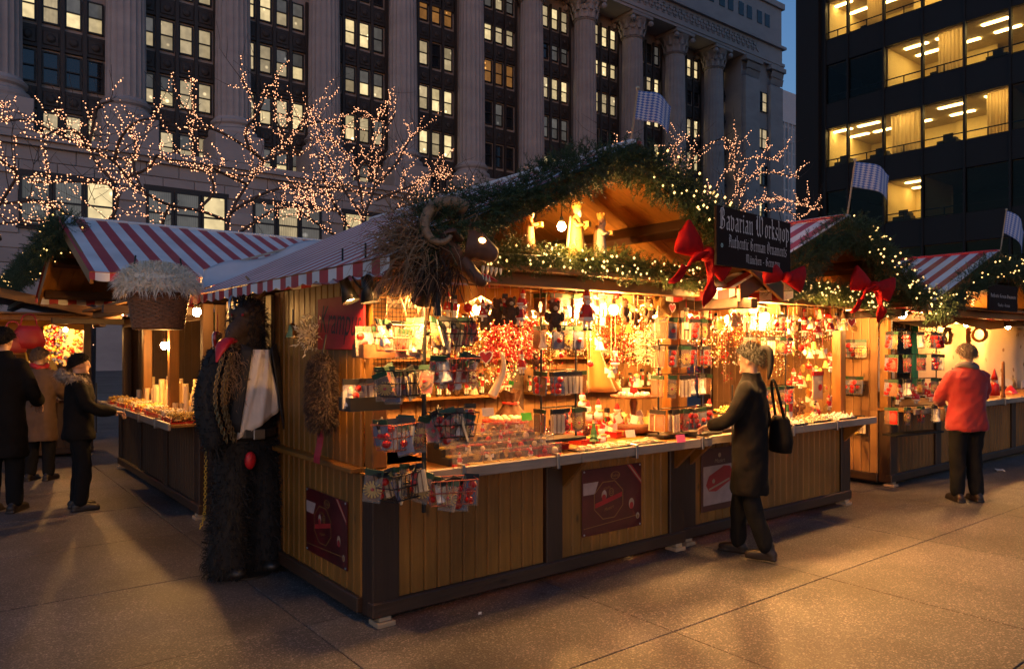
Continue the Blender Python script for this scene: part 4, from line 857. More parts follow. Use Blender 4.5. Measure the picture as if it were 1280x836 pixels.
a = at_x(383, 681, 2.01); b = at_x(434, 714, 2.01); t = at_x(383, 603, 2.01)
poster_choc('dark red chocolate poster with gold octagon on the side planks by the corner post', (2.008, a.y, b.z), -PI/2, a.y-b.y, t.z-a.z)
a = at_y(877, 641, 3.985); t = at_y(877, 562, 3.985); w3, h3 = .5, t.z-a.z
p3 = thing('chocolate_poster', 'brown poster showing a chocolate box on pale cloth beside the dark coated person', 'poster', (a.x, 3.987, a.z))
MB().box(0, w3, 0, .008, 0, h3, c=.002).build('panel', pbrown, p3); m = MB(); y = -.0012
m.add([(.05*w3, y, .1*h3), (.95*w3, y, .1*h3), (.95*w3, y, .72*h3), (.05*w3, y, .72*h3)], [(0, 1, 2, 3)], 0)
oc = [(.12, .42), (.2, .56), (.62, .70), (.8, .68), (.88, .56), (.8, .44), (.4, .30), (.2, .32)]
m.add([(u*w3, y-.0004, v*h3) for u, v in oc], [tuple(range(8))], 1); m.add([(.2*w3, y-.0008, .33*h3), (.78*w3, y-.0008, .46*h3), (.78*w3, y-.0008, .49*h3), (.2*w3, y-.0008, .36*h3)], [(0, 1, 2, 3)], 2); disc(m, .33*w3, .47*h3, .02, 10, y-.0008, 2); disc(m, .5*w3, .88*h3, .02, 12, y, 2)
m.build('printed_design', [ppink, pred, cream], p3)['kind'] = 'stuff'
put('lettering', text_mesh('Mozart', .05, cream, .2), p3, (.5*w3, -.002, .79*h3), face_rot())['kind'] = 'stuff'
# ================================================================ GOODS
plastic = bpy.data.materials.new('clear_bag_film'); plastic.use_nodes = True; t_ = plastic.node_tree
for n in list(t_.nodes): t_.nodes.remove(n)
_o = t_.nodes.new('ShaderNodeOutputMaterial'); _a = t_.nodes.new('ShaderNodeBsdfTransparent'); _p = t_.nodes.new('ShaderNodeBsdfPrincipled'); _x = t_.nodes.new('ShaderNodeMixShader'); _x.inputs[0].default_value = .2
_p.inputs['Base Color'].default_value = (.5, .42, .34, 1); _p.inputs['Roughness'].default_value = .18
_nz = t_.nodes.new('ShaderNodeTexNoise'); _nz.inputs['Scale'].default_value = 45; _gp = t_.nodes.new('ShaderNodeNewGeometry'); t_.links.new(_gp.outputs['Position'], _nz.inputs['Vector']); _bp = t_.nodes.new('ShaderNodeBump'); _bp.inputs['Strength'].default_value = .8; _bp.inputs['Distance'].default_value = .01; t_.links.new(_nz.outputs[0], _bp.inputs['Height']); t_.links.new(_bp.outputs[0], _p.inputs['Normal'])
t_.links.new(_a.outputs[0], _x.inputs[1]); t_.links.new(_p.outputs[0], _x.inputs[2]); t_.links.new(_x.outputs[0], _o.inputs[0])
g_card = mat('green_card', (.018, .055, .025), .5, per=.3); k_card = mat('black_card', (.015, .014, .014), .5, per=.3); w_card = mat('white_card', (.62, .57, .5), .6, per=.15)
c_red = mat('red_lacquer', (.45, .015, .012), .3, per=.25); c_gold = mat('gold_straw', (.62, .38, .08), .5, per=.2, var=.3, scale=40); c_cream = mat('cream_wood', (.66, .52, .32), .6, per=.15); c_brown = mat('gingerbread', (.17, .065, .022), .7, per=.25, var=.3, scale=30); c_white = mat('white_paint', (.75, .70, .62), .5, per=.1); c_blue = mat('slate_blue_print', (.10, .11, .20), .5, per=.3); c_green = mat('green_paint', (.04, .14, .04), .5, per=.2)
c_skin = mat('painted_face', (.62, .38, .25), .5); c_black = mat('black_paint', (.02, .018, .016), .4); fur_br = mat('brown_plush', (.10, .05, .025), .9, var=.4, scale=60, per=.2); neon = mat('neon_green_tag', (.12, .75, .06), .5); pink = mat('pink_price_tag', (.80, .12, .25), .5); wire_k = mat('black_wire', (.02, .02, .02), .4, metal=.5)
def packet_proto(kind):
    w_, h = .088, .135; m = MB()
    m.grid(lambda u, v: ((u-.5)*w_*(1+.06*math.sin(PI*v)), -.016*math.sin(PI*u)*math.sin(PI*min(1, v*1.05))-.001, -h*v), 6, 7); m.grid(lambda u, v: ((.5-u)*w_, .010*math.sin(PI*u)*math.sin(PI*v)+.001, -h*v), 6, 7)
    bag = m.mesh('ornament_packet', plastic, True); hd = MB().box(-w_/2-.001, w_/2+.001, -.004, .004, -.006, .022).mesh('header_card', g_card if kind % 2 else k_card)
    c = MB(); mats = [c_red, c_gold, c_cream, c_brown, c_white, c_blue]; a = kind % 6
    if a == 0:
        for i in range(3): c.ball((R.uniform(-.02, .02), 0, -.035-.033*i), .019, 8, 6, 0)
    elif a == 1:
        for i in range(8): q = PI*i/8; c.box(-.036, .036, -.002, .002, -.003, .003, 1, M=Matrix.Translation((0, 0, -.072)) @ Matrix.Rotation(q, 4, 'Y'))
        c.ball((0, -.002, -.072), .008, 8, 5, 0)
    elif a == 2:
        for x in (-.022, .004, .028): c.box(x-.008, x+.008, -.004, .004, -.125, -.02, 2)
    elif a == 3:
        c.prism([(0, -.03), (.028, .0), (.026, .018), (.012, .025), (0, .014), (-.012, .025), (-.026, .018), (-.028, 0)], -.004, .004, 3, M=Matrix.Translation((0, 0, -.075)) @ Matrix.Rotation(PI/2, 4, 'X')); c.ball((0, -.006, -.07), .011, 8, 5, 0)
    elif a == 4:
        c.lathe([(.004, -.03), (.012, -.035), (.012, -.055), (.008, -.06), (.024, -.11), (.022, -.115)], 10, mi=4); c.ball((0, 0, -.032), .011, 8, 5, 2)
    else:
        c.box(-.034, .034, -.003, .003, -.118, -.022, 5); c.ball((0, -.006, -.07), .016, 8, 5, 0)
    c.v = [(x*1.3, y*1.2, -.067+(z+.067)*1.12) for x, y, z in c.v]; bk_ = (3, 5, 3, 4, 0, 3)[(kind*5+1) % 6]
    c.box(-.038, .038, .004, .006, -.128, -.01, bk_); return bag, hd, c.mesh('ornament', mats)
PK = [packet_proto(k) for k in range(9)]
PKN = ['red baubles', 'a straw star', 'pale wooden sticks', 'a gingerbread heart', 'a white wooden figure', 'a blue printed card']
def packet(p, rz, k, where, tilt=0, sc=1.0, group=None):
    b, h, c = PK[k % 9]; o = put('ornament_packet', b, None, p, (tilt, R.uniform(-.07, .07), rz), sc); tag(o, 'packet of %s %s' % (PKN[(k % 9) % 6], where), 'ornament packet', group or 'ornament packets on the racks')
    put('header_card', h, o); put('ornament', c, o); return o
ROWN = ['top', 'second', 'third', 'bottom', 'lowest']
def rack(label, px0, px1, pys, Y, where, n, base_py, yaw=0, depth=.10, sc=1.0, top_py=None):
    a, b = at_y(px0, pys[0], Y), at_y(px1, pys[0], Y); zb = at_y(px0, base_py, Y).z; zt = at_y(px0, (top_py or pys[0]-14), Y).z+.04; w_ = b.x-a.x
    r = thing('ornament_rack', label, 'display rack', (a.x, Y, zb), yaw)
    for x in (-.02, w_+.02): MB().tube([(x, .04, 0), (x, .04, zt-zb)], .008, 6).build('upright', wire_k, r)
    MB().box(-.05, w_+.05, -.04, .14, -.005, .018, c=.003).build('base_plate', wire_k, r)
    for i, py in enumerate(pys):
        z = at_y((px0+px1)/2, py, Y).z; MB().tube([(-.02, .04, z-zb+.03), (w_+.02, .04, z-zb+.03)], .005, 5).build('hook_bar', wire_k, r)
        nn = n[i] if isinstance(n, (list, tuple)) else n
        for j in range(nn):
            x = w_*(j+.5)/nn; k = R.randrange(9)
            for d in range(2 if R.random() < .75 else 1):
                q = Vector((x+R.uniform(-.008, .008), -.03-.035*d+R.uniform(-.006, .006), z))
                q = Matrix.Rotation(yaw, 3, 'Z') @ q+Vector((a.x, Y, 0)); packet(q, yaw+R.uniform(-.25, .25), k, 'in %s row of rack %s' % (ROWN[i], where), 0, sc*R.uniform(.94, 1.06))
        for sx in (-1, 1):                                   # packets hung on the ends, seen edge-on
            for d in range(2):
                q = Matrix.Rotation(yaw, 3, 'Z') @ Vector((-.045 if sx < 0 else w_+.045, .0+.05*d, z))+Vector((a.x, Y, 0)); packet(q, yaw+PI/2+R.uniform(-.3, .3), R.randrange(9), 'at %s row end of rack %s' % (ROWN[i], where), 0, sc)
    return r
rack('tall wire rack of clear ornament packets with green cards beside the red berry strings', 684, 722, (372, 412, 468, 514), 3.86, 'beside red berries', 3, 552, sc=1.05)
rack('tall wire rack of clear ornament packets beside the straw bundle at the stall joint', 830, 880, (402, 436, 472, 514), 3.88, 'beside straw bundle', 4, 546, sc=1.1)
rack('wire rack of ornament packets behind the dark coated person', 944, 985, (396, 425, 486), 3.98, 'behind dark coated person', 4, 530, sc=1.0, top_py=385)
rack('black wire rack of packets hung outside the stall with wreaths', 1120, 1160, (418, 446, 476, 510), 3.98, 'by wreath stall', 3, 545, yaw=-.15, sc=1.25)
# hanging spinner at the corner: pole with wire baskets of packets
SY = 3.42; pp = at_y(530, 640, SY); pt = at_y(530, 368, SY)
spn = thing('spinner_rack', 'black hanging spinner rack with wire baskets of packets at the stall corner', 'display rack', (pp.x, SY, pp.z)); hh = pt.z-pp.z
MB().tube([(0, 0, 0), (0, 0, hh+.03)], .013, 8).build('pole', wire_k, spn); MB().tube([(0, 0, hh), (.0, .18, hh+.1)], .008, 6).build('hook', wire_k, spn)
def basket_mesh(w_=.2, d=.1, h=.1):
    m = MB(); lo = .8
    for z, k in ((0, lo), (h*.5, (1+lo)/2), (h, 1)): m.tube([(-w_/2*k, -d/2*k, z), (w_/2*k, -d/2*k, z), (w_/2*k, d/2*k, z), (-w_/2*k, d/2*k, z)], .0028, 4, closed=True)
    for i in range(9):
        t = -1+2*i/8
        for s in (-1, 1): m.tube([(t*w_/2*lo, s*d/2*lo, 0), (t*w_/2, s*d/2, h)], .0018, 3, caps=False)
    for i in range(5): t = -1+2*i/4; m.tube([(t*w_/2*lo, -d/2*lo, 0), (t*w_/2*lo, d/2*lo, 0)], .0018, 3, caps=False)
    return m.mesh('basket', wire_k)
BKM = basket_mesh(); BKR = basket_mesh(.22, .11, .1); red_wire = mat('red_wire', (.40, .10, .05), .4); BKR.materials.clear(); BKR.materials.append(red_wire)
for i, (px, py, yo, lvl, red) in enumerate(((565, 432, -.03, 'top', 0), (500, 438, .02, 'top', 1), (566, 478, -.06, 'second', 1), (502, 494, -.02, 'second', 0), (566, 545, -.05, 'third', 0), (500, 560, -.03, 'third', 1), (562, 628, -.05, 'lowest', 1), (500, 622, -.04, 'lowest', 0))):
    c = at_y(px, py, SY+yo); l = c-Vector((pp.x, SY, pp.z)); side = 'right' if px > 530 else 'left'
    bk = put('basket', BKR if red else BKM, spn, l, (0, 0, (-.3 if px > 530 else .35)), 1.3); MB().tube([(0, 0, l.z+.07), (l.x*.9, l.y, l.z+.07)], .005, 5).build('arm', wire_k, spn)
    for j in range(10):
        q = c+Vector((-.125+.028*j+R.uniform(-.012, .012), R.uniform(-.04, .035), .12+R.uniform(-.03, .03)))
        o = packet(q, R.uniform(-1.1, 1.1), R.randrange(9), 'in %s baskets of the hanging spinner' % lvl, R.uniform(-.35, .3), R.uniform(.9, 1.15)); o.rotation_euler[1] = R.uniform(-.35, .35)
# wall trays and canvas bags left of the spinner
for (px, py, lab) in ((478, 447, 'brown cardboard tray of packets on the wire grid under the krampus sign'), (462, 512, 'black tray of packets at the corner of the side counter')):
    c = at_y(px, py, 3.72); tr_ = thing('packet_tray', lab, 'tray', c); m = MB(); m.box(-.14, .14, -.06, .06, 0, .012); m.box(-.14, .14, -.07, -.06, 0, .075); m.box(-.14, .14, .06, .07, 0, .1); m.box(-.15, -.14, -.07, .07, 0, .075); m.box(.14, .15, -.07, .07, 0, .075)
    m.build('tray', k_card if 'black' in lab else c_brown, tr_)
    for j in range(7): packet(c+Vector((-.12+.04*j, R.uniform(-.03, .03), .15)), R.uniform(-.5, .5), R.randrange(9), 'in the %s' % ('black corner tray' if 'black' in lab else 'brown cardboard tray'), R.uniform(-.3, .2), 1.05)
gr = thing('wire_grid', 'black wire grid panel hanging behind the spinner rack baskets', 'grid panel', at_y(500, 470, 3.86)); m = MB()
for i in range(15): m.tube([(-.17+.024*i, 0, -.1), (-.17+.024*i, 0, .45)], .0022, 3, caps=False)
for i in range(23): m.tube([(-.18, .003, -.1+.025*i), (.18, .003, -.1+.025*i)], .0022, 3, caps=False)
m.build('mesh_wires', wire_k, gr)['kind'] = 'stuff'
c = at_x(437, 585, 2.05); bag = thing('canvas_bag', 'pale printed canvas bag standing on the side counter edge', 'bag', (2.12, c.y-.02, .926), -PI/2+.3)
MB().grid(lambda u, v: (-.09+.18*u, -.03*math.sin(PI*u)*(1-.5*v), .36*v), 8, 8).build('front', c_cream, bag, smooth=True, solid=.003); MB().grid(lambda u, v: (-.09+.18*u, .02*math.sin(PI*u)*(1-.5*v)+.012, .35*v), 8, 8).build('back', c_cream, bag, smooth=True, solid=.003)
MB().tube([(-.05, -.01, .36), (-.04, -.01, .48), (.04, -.01, .48), (.05, -.01, .36)], .005, 5).build('handle', c_cream, bag)
m = MB(); [ringpoly(m, 0, .17, r_, r_+.006, 16, -.034, 0) for r_ in (.02, .045)]; m.build('print', k_card, bag)['kind'] = 'stuff'

# ---- little hanging ornaments
def fig_mesh(kind):
    m = MB(); mats = [c_red, c_white, c_skin, c_black, c_gold, c_cream, fur_br, c_green, c_brown]
    if kind == 'santa':
        m.lathe([(.012, -.135), (.034, -.13), (.036, -.10), (.022, -.06), (.012, -.05)], 10, mi=0); m.lathe([(.037, -.132), (.039, -.122), (.037, -.115)], 10, mi=1); m.ball((0, 0, -.036), .02, 9, 6, 2); m.lathe([(.023, -.028), (.024, -.02), (.021, -.018)], 10, mi=1); m.lathe([(.02, -.02), (.012, .01), (.003, .02)], 9, mi=0); m.ball((0, -.013, -.05), (.015, .01, .018), 8, 5, 1)
        for s in (-1, 1): m.tube([(s*.018, 0, -.062), (s*.036, -.01, -.09)], [.008, .007], 6, 0); m.ball((s*.037, -.01, -.093), .008, 6, 4, 1); m.tube([(s*.013, 0, -.13), (s*.014, -.002, -.165)], .008, 6, 1); m.ball((s*.014, -.006, -.17), (.009, .014, .007), 6, 4, 3)
    elif kind == 'angel':
        m.lathe([(.036, -.12), (.037, -.115), (.018, -.06), (.01, -.052)], 10, mi=5); m.ball((0, 0, -.038), .018, 9, 6, 2); m.ball((0, .004, -.032), (.02, .018, .017), 8, 5, 4)
        for s in (-1, 1): m.grid(lambda u, v: (s*(.01+.05*u), .01+.01*u, -.05-.03*v+.03*u*(1-v)), 4, 3, 1)
    elif kind == 'bear':
        m.ball((0, 0, -.09), (.034, .028, .042), 9, 7, 6); m.ball((0, -.004, -.035), .028, 9, 6, 6)
        for s in (-1, 1): m.ball((s*.022, 0, -.01), .01, 6, 4, 6); m.ball((s*.036, -.008, -.08), (.013, .013, .026), 6, 5, 6); m.ball((s*.02, -.012, -.132), (.014, .016, .02), 6, 5, 6)
        m.ball((0, -.028, -.04), .011, 6, 4, 5)
    elif kind == 'heart':
        pts = [(0, -.045), (.03, -.015), (.042, .008), (.04, .024), (.026, .034), (.01, .03), (0, .018), (-.01, .03), (-.026, .034), (-.04, .024), (-.042, .008), (-.03, -.015)]; B_ = Matrix.Translation((0, 0, -.05)) @ Matrix.Rotation(PI/2, 4, 'X')
        m.prism(pts, -.006, .006, 0, M=B_); m.tube([B_ @ Vector((x, y, .006)) for x, y in pts], .004, 5, 1, closed=True)
    elif kind == 'star':
        for i in range(10): m.box(-.04, .04, -.0015, .0015, -.0022, .0022, 4, M=Matrix.Translation((0, -.0005*i, -.045)) @ Matrix.Rotation(PI*i/10, 4, 'Y'))
    elif kind == 'bell':
        m.lathe([(.032, -.075), (.03, -.065), (.02, -.035), (.014, -.012), (.004, -.008)], 12, mi=4); m.ball((0, 0, -.078), .009, 6, 4, 8)
    elif kind == 'nutcracker':
        m.box(-.018, .018, -.012, .012, -.1, -.05, 0, c=.003); m.box(-.015, .015, -.013, .012, -.05, -.022, 2, c=.003); m.box(-.017, .017, -.013, .013, -.022, .008, 3, c=.002); m.box(-.014, .014, -.016, -.012, -.05, -.038, 1)
        for s in (-1, 1): m.box(s*.01-.007, s*.01+.007, -.01, .01, -.15, -.1, 1, c=.002); m.box(s*.01-.008, s*.01+.008, -.014, .01, -.162, -.15, 3); m.box(s*.024-.006, s*.024+.006, -.008, .008, -.1, -.053, 7, c=.002)
    elif kind == 'ball':
        m.ball((0, 0, -.035), .03, 12, 8, 0); m.lathe([(.008, -.006), (.008, .004), (.003, .006)], 8, mi=4)
    return m.mesh('hanging_ornament', mats)
FIG = {k: fig_mesh(k) for k in ('santa', 'angel', 'bear', 'heart', 'star', 'bell', 'nutcracker', 'ball')}
FGN = {'santa': 'red and white father christmas doll', 'angel': 'cream wooden angel', 'bear': 'brown plush animal', 'heart': 'red heart with white piping', 'star': 'straw star', 'bell': 'gilded straw bell', 'nutcracker': 'painted nutcracker', 'ball': 'red glass bauble'}
str_red = mat('red_ribbon', (.5, .02, .02), .6); str_str = mat('pale_string', (.6, .45, .25), .8)
def hang(px, py, kind, Y, where, sc=1.0, ztop=2.05, red=False):
    p = at_y(px, py, Y); o = put('hanging_ornament', FIG[kind], None, p, (0, 0, R.uniform(-.6, .6)), sc); tag(o, '%s %s' % (FGN[kind], where), 'ornament', 'ornaments hung in the stalls')
    L = (ztop-p.z)/sc
    if L > .02: MB().tube([(0, 0, .005), (0, .002, L)], .0016/sc, 4).build('string', str_red if red else str_str, o)
    return o
W1 = 'hung under the lintel of the corner stall'; W2 = 'hung under the lintel of the small gable stall'
for px, py, k, Y, sc, red in ((606, 380, 'bear', 3.75, 1.1, 0), (622, 372, 'bear', 3.8, 1.2, 0), (638, 370, 'bear', 3.7, 1.2, 0), (650, 375, 'santa', 3.75, 1.0, 1), (693, 375, 'bear', 3.68, 1.4, 1), (702, 440, 'ball', 4.1, .7, 0), (733, 365, 'santa', 3.66, 1.5, 1), (754, 375, 'nutcracker', 3.75, 1.2, 0),
        (780, 372, 'bear', 3.7, 1.2, 0), (792, 380, 'bear', 3.8, 1.1, 0), (811, 374, 'bear', 3.75, 1.2, 0), (652, 440, 'santa', 4.0, .9, 0), (670, 440, 'bear', 4.0, .8, 1), (607, 436, 'heart', 3.8, 1.0, 1), (750, 418, 'angel', 4.0, 1.0, 0), (769, 436, 'santa', 3.95, .9, 0), (764, 456, 'angel', 4.0, .8, 0), (797, 464, 'angel', 3.9, 1.0, 0), (738, 450, 'ball', 4.0, .8, 0),
        (786, 404, 'bell', 4.3, 1.1, 0), (772, 405, 'star', 4.35, 1.0, 0), (745, 392, 'star', 4.2, 1.0, 0), (826, 384, 'star', 3.72, 1.1, 0), (840, 378, 'heart', 3.7, .8, 1), (818, 462, 'angel', 4.1, 1.0, 0), (560, 385, 'star', 4.0, 1.1, 0), (575, 392, 'bell', 4.1, 1.0, 0), (585, 378, 'ball', 3.9, 1.0, 0)):
    hang(px, py, k, Y, W1, sc, 2.05, bool(red))
for i, (px, py, k) in enumerate(((858, 386, 'nutcracker'), (868, 392, 'heart'), (884, 400, 'bell'), (900, 398, 'star'), (918, 390, 'angel'), (975, 398, 'angel'), (986, 396, 'nutcracker'), (996, 393, 'bear'), (1005, 398, 'santa'), (1014, 394, 'angel'), (1022, 400, 'santa'), (1031, 397, 'heart'), (1038, 396, 'santa'), (1046, 392, 'nutcracker'), (1055, 398, 'angel'), (1064, 396, 'heart'), (1068, 405, 'star'), (1002, 430, 'ball'), (1018, 426, 'bell'), (1010, 445, 'star'), (1028, 432, 'angel'), (992, 432, 'star'))):
    hang(px, py, k, 3.72+.12*(i % 3), W2, 1.05, 2.04, i % 2 == 0)
for i, (px, py, k) in enumerate(((1102, 412, 'star'), (1110, 408, 'bell'), (1170, 408, 'star'), (1180, 402, 'ball'), (1150, 402, 'star'))): hang(px, py, k, 4.3, 'hung beside the rack of the stall with wreaths', 1.3, 2.05)
# straw bundle, red berry strings
sb = thing('straw_bundle', 'pale bundle of straw angels hanging between the goods', 'ornament', at_y(806, 412, 3.85)); m = MB()
for i in range(160):
    a = R.uniform(0, 6.28); r_ = R.uniform(.005, .05); z = -R.uniform(0, .26); d = Vector((math.cos(a), math.sin(a), R.uniform(-.9, .3))).normalized()
    p = Vector((math.cos(a)*r_, math.sin(a)*r_, z)); m.box(-.0022, .0022, -.0022, .0022, 0, R.uniform(.03, .055), M=Matrix.Translation(p) @ d.to_track_quat('Z', 'Y').to_matrix().to_4x4())
m.build('straws', c_cream, sb)['kind'] = 'stuff'; MB().tube([(0, 0, -.24), (0, 0, .3)], .003, 4).build('string', str_str, sb)
red_leaf = mat('red_leaf', (.42, .02, .025), .5, var=.4, scale=40)
for i, (px, py, Y, ln) in enumerate(((612, 372, 4.35, .42), (624, 372, 4.25, .4), (636, 370, 4.35, .46), (648, 372, 4.22, .44), (660, 370, 4.3, .46), (672, 374, 4.4, .4), (618, 410, 4.15, .25), (642, 405, 4.15, .26), (664, 402, 4.12, .28))):
    p = at_y(px, py, Y); o = thing('berry_string', 'string of red berries and red leaves hanging inside the corner stall', 'ornament', p, group='red berry strings'); m = MB(); lf = MB()
    for k in range(46):
        z = -ln*R.random(); a = R.uniform(0, 6.28); r_ = R.uniform(.01, .05); m.ball((math.cos(a)*r_, math.sin(a)*r_, z), R.uniform(.006, .011), 6, 4)
        b_ = Vector((math.cos(a+1)*r_, math.sin(a+1)*r_, -ln*R.random())); d = Vector((R.uniform(-1, 1), R.uniform(-1, 1), R.uniform(-1, .6))).normalized()*.032; s_ = d.cross(Vector((R.uniform(-1, 1), R.uniform(-1, 1), R.uniform(-1, 1)))).normalized()*.011
        lf.add([b_, b_+d*.5+s_, b_+d, b_+d*.5-s_], [(0, 1, 2, 3)])
    m.build('berries', c_red, o, smooth=True)['kind'] = 'stuff'; lf.build('leaves', red_leaf, o)['kind'] = 'stuff'; MB().tube([(0, 0, -ln), (0, 0, .12)], .003, 4).build('string', str_red, o)

# ---- counter goods of the corner stall
CT = .9265
def obox(x, y, z, lab, k):
    o = thing('ornament_box', lab, 'ornament box', (x, y, z), R.uniform(-.35, .35), 'clear ornament boxes on the counter')
    MB().box(-.048, .048, -.028, .028, 0, .012, c=.002).build('card_base', c_gold if k % 2 else c_red, o); MB().box(-.047, .047, -.027, .027, .012, .085).build('clear_lid', plastic, o)
    q = R.randrange(5)
    if q < 2: MB().ball((R.uniform(-.012, .012), 0, .036), R.uniform(.016, .024), 10, 7).build('bauble', [c_red, c_gold, c_cream, c_brown][k % 4], o, smooth=True)
    else:
        kd = ('angel', 'santa', 'star')[q-2]; put('small_figure', FIG[kd], o, (R.uniform(-.015, .015), 0, {'angel': .07, 'santa': .08, 'star': .085}[kd]), (0, 0, R.uniform(-.5, .5)), .45 if kd != 'star' else .7)
for row in range(4):
    for j in range(8):
        x = 2.52+.108*j+R.uniform(-.01, .01); y = 3.74+.085*row
        obox(x, y, CT+.045*row*(1 if row else 0)+.001, 'clear box with a small ornament in the stepped pile by the spinner rack, %s step' % ('front', 'second', 'third', 'back')[row], R.randrange(8))
for r_ in range(1, 4): tag(MB().box(2.46, 3.34, 3.705+.085*r_, 3.79+.085*r_, CT, CT+.045*r_-.0005).build('display_step', k_card), 'dark display step under the clear bauble boxes, %s' % ('lowest', 'middle', 'highest')[r_-1], 'display step')
for i, (px, py, dy, w_, d, h, z) in enumerate(((657, 540, 4.18, .16, .12, .05, 0), (660, 520, 4.2, .15, .11, .05, .051), (690, 548, 4.0, .2, .14, .04, 0), (735, 540, 4.05, .24, .16, .045, 0), (770, 530, 4.22, .18, .13, .05, 0), (742, 524, 4.2, .13, .12, .07, .046), (715, 527, 4.25, .14, .12, .06, 0))):
    p = at_y(px, py, dy); o = thing('red_gift_box', ['red gift box lying near the clear bauble boxes', 'red gift box stacked on another one by the bauble boxes', 'wide red box at the foot of the packet rack', 'long flat red box behind the cookie bags', 'red box beside the tiered wooden stand', 'tall red box carrying white figures', 'red box behind the packet rack'][i], 'gift box', (p.x, dy, CT+z), R.uniform(-.3, .3))
    MB().box(-w_/2, w_/2, -d/2, d/2, 0, h*.72, c=.003).build('box', c_red, o); MB().box(-w_/2-.003, w_/2+.003, -d/2-.003, d/2+.003, h*.72, h, c=.003).build('lid', c_red, o); MB().box(-.012, .012, -d/2-.005, d/2+.005, h*.3, h+.002).build('ribbon', c_gold, o)
ckt = thing('cookie_tray', 'black tray along the counter edge under pale cookie bags', 'tray', (at_y(775, 555, 3.76).x, 3.77, CT)); m = MB(); m.box(-.42, .42, -.09, .09, 0, .008); m.box(-.42, .42, -.095, -.085, 0, .022); m.build('tray', k_card, ckt)
cookie = mat('shortbread', (.66, .50, .28), .7, var=.3, scale=50, per=.1)
for i in range(9):
    x = ckt.location.x-.37+.093*i; o = thing('cookie_bag', 'clear bag of pale star cookies lying on the black counter tray', 'cookie bag', (x, 3.765+R.uniform(-.015, .015), CT+.009), R.uniform(-.5, .5), 'cookie bags on the tray'); m = MB()
    for k in range(9): m.lathe([(.018, 0), (.02, .003), (.018, .008)], 7, (R.uniform(-.035, .035), R.uniform(-.05, .05), .002+.009*(k % 3)))
    m.build('cookies', cookie, o)['kind'] = 'stuff'; MB().grid(lambda u, v: (-.055+.11*u, -.07+.14*v, .004+.035*math.sin(PI*u)*math.sin(PI*v)+.003*math.sin(u*20)), 8, 8).build('bag', plastic, o, smooth=True)
def cake_stand(px, py, Y, lab, r_, h, mt, z=0):
    p = at_y(px, py, Y); o = thing('cake_stand', lab, 'stand', (p.x, Y, CT+z)); MB().lathe([(r_*.5, 0), (r_*.5, .012), (.03, .03), (.02, h*.5), (.035, h*.85), (.025, h-.01), (r_, h), (r_*1.03, h+.02), (r_*.97, h+.02), (r_*.95, h+.006)], 22).build('pedestal', mt, o, smooth=True); m = MB()
    for k in range(12): a = k*.52; m.ball((math.cos(a)*r_*.6, math.sin(a)*r_*.6, h+.028), (.03, .024, .02), 8, 5)
    m.build('pastries', c_cream if mt is c_red else c_white, o, smooth=True)['kind'] = 'stuff'; return o
cake_stand(632, 510, 4.35, 'round red and white cake stand in front of the fur sack', .17, .17, c_red); cs = cake_stand(792, 520, 4.3, 'tiered turned wood stand with pale goods behind the cookie bags', .19, .30, c_brown)
o = MB().lathe([(.01, .33), (.03, .33), (.035, .36), (.02, .40), (.028, .43), (.02, .46), (.004, .47)], 12).build('finial', c_red, cs, smooth=True)
MB().lathe([(.2, .02), (.235, .05), (.24, .1), (.225, .1), (.21, .05), (.1, .03)], 24).build('lower_bowl', c_brown, cs, smooth=True)
for i in range(16):
    a = i*.39; p = Vector(cs.location)+Vector((math.cos(a)*.165, math.sin(a)*.165, .1+R.uniform(0, .03))); o = MB().box(-.03, .03, -.004, .004, -.02, .055, c=.002).build('gift_card', w_card if i % 3 else c_gold); o.location = p; o.rotation_euler = (R.uniform(-.6, .2), R.uniform(-.4, .4), R.uniform(-.8, .8)); tag(o, 'small pale gift card stuck in the bowl of the tiered wooden stand', 'gift card', 'gift cards in the tiered stand')
sack = thing('fur_sack', 'rounded brown sack standing behind the red cake stand', 'sack', (at_y(640, 510, 4.6).x, 4.62, CT)); m = MB(); m.grid(lambda u, v: ((lambda r_, a: (r_*math.cos(a)*(1+.08*math.sin(a*7+v*3)), r_*math.sin(a)*(1+.08*math.sin(a*7+v*3)), .38*v+.012*math.sin(a*4)))([.12, .17, .18, .165, .13, .08, .055, .075, .09][int(round(v*8))], 2*PI*u)), 42, 8); m.build('sack', mat('tan_suede', (.07, .03, .011), .9, var=.4, scale=20, bump=.5, bscale=30), sack, smooth=True); MB().tube([(.06*math.cos(a), .06*math.sin(a), .285) for a in np.linspace(0, 6.283, 15)[:-1]], .012, 6, closed=True).build('cord', c_red, sack)
hn = thing('white_horn', 'curved pale horn with a green tag leaning in front of the sack', 'horn', at_y(615, 486, 4.05)); (lambda q: MB().tube(q, [.036*(1-.85*i/len(q)) for i in range(len(q))], 10))(smooth([Vector((0, 0, -.05)), Vector((.05, 0, .03)), Vector((.1, 0, .11)), Vector((.1, 0, .2)), Vector((.07, 0, .25))], 2)).build('horn', mat('ivory_horn', (.75, .62, .4), .35), hn, smooth=True); MB().box(.09, .135, -.045, -.043, .06, .09, M=Matrix.Rotation(.3, 4, 'Y')).build('price_tag', neon, hn)
for px, py, Y, mt, lab in ((658, 521, 4.02, neon, 'neon green price card standing on a red gift box'), (851, 548, 3.645, pink, 'pink price card fixed on the counter edge joint'), (788, 542, 3.95, w_card, 'cream price card standing in front of the wooden stand'), (783, 489, 4.5, w_card, 'pale lettered card leaning by the golden cloth'), (610, 515, 4.1, w_card, 'white price card among the clear bauble boxes')):
    p = at_y(px, py, Y); o = MB().box(-.045, .045, -.002, .002, -.028, .03).build('price_card', mt); o.location = p; o.rotation_euler = (-.25, 0, R.uniform(-.2, .1)); tag(o, lab, 'price card')
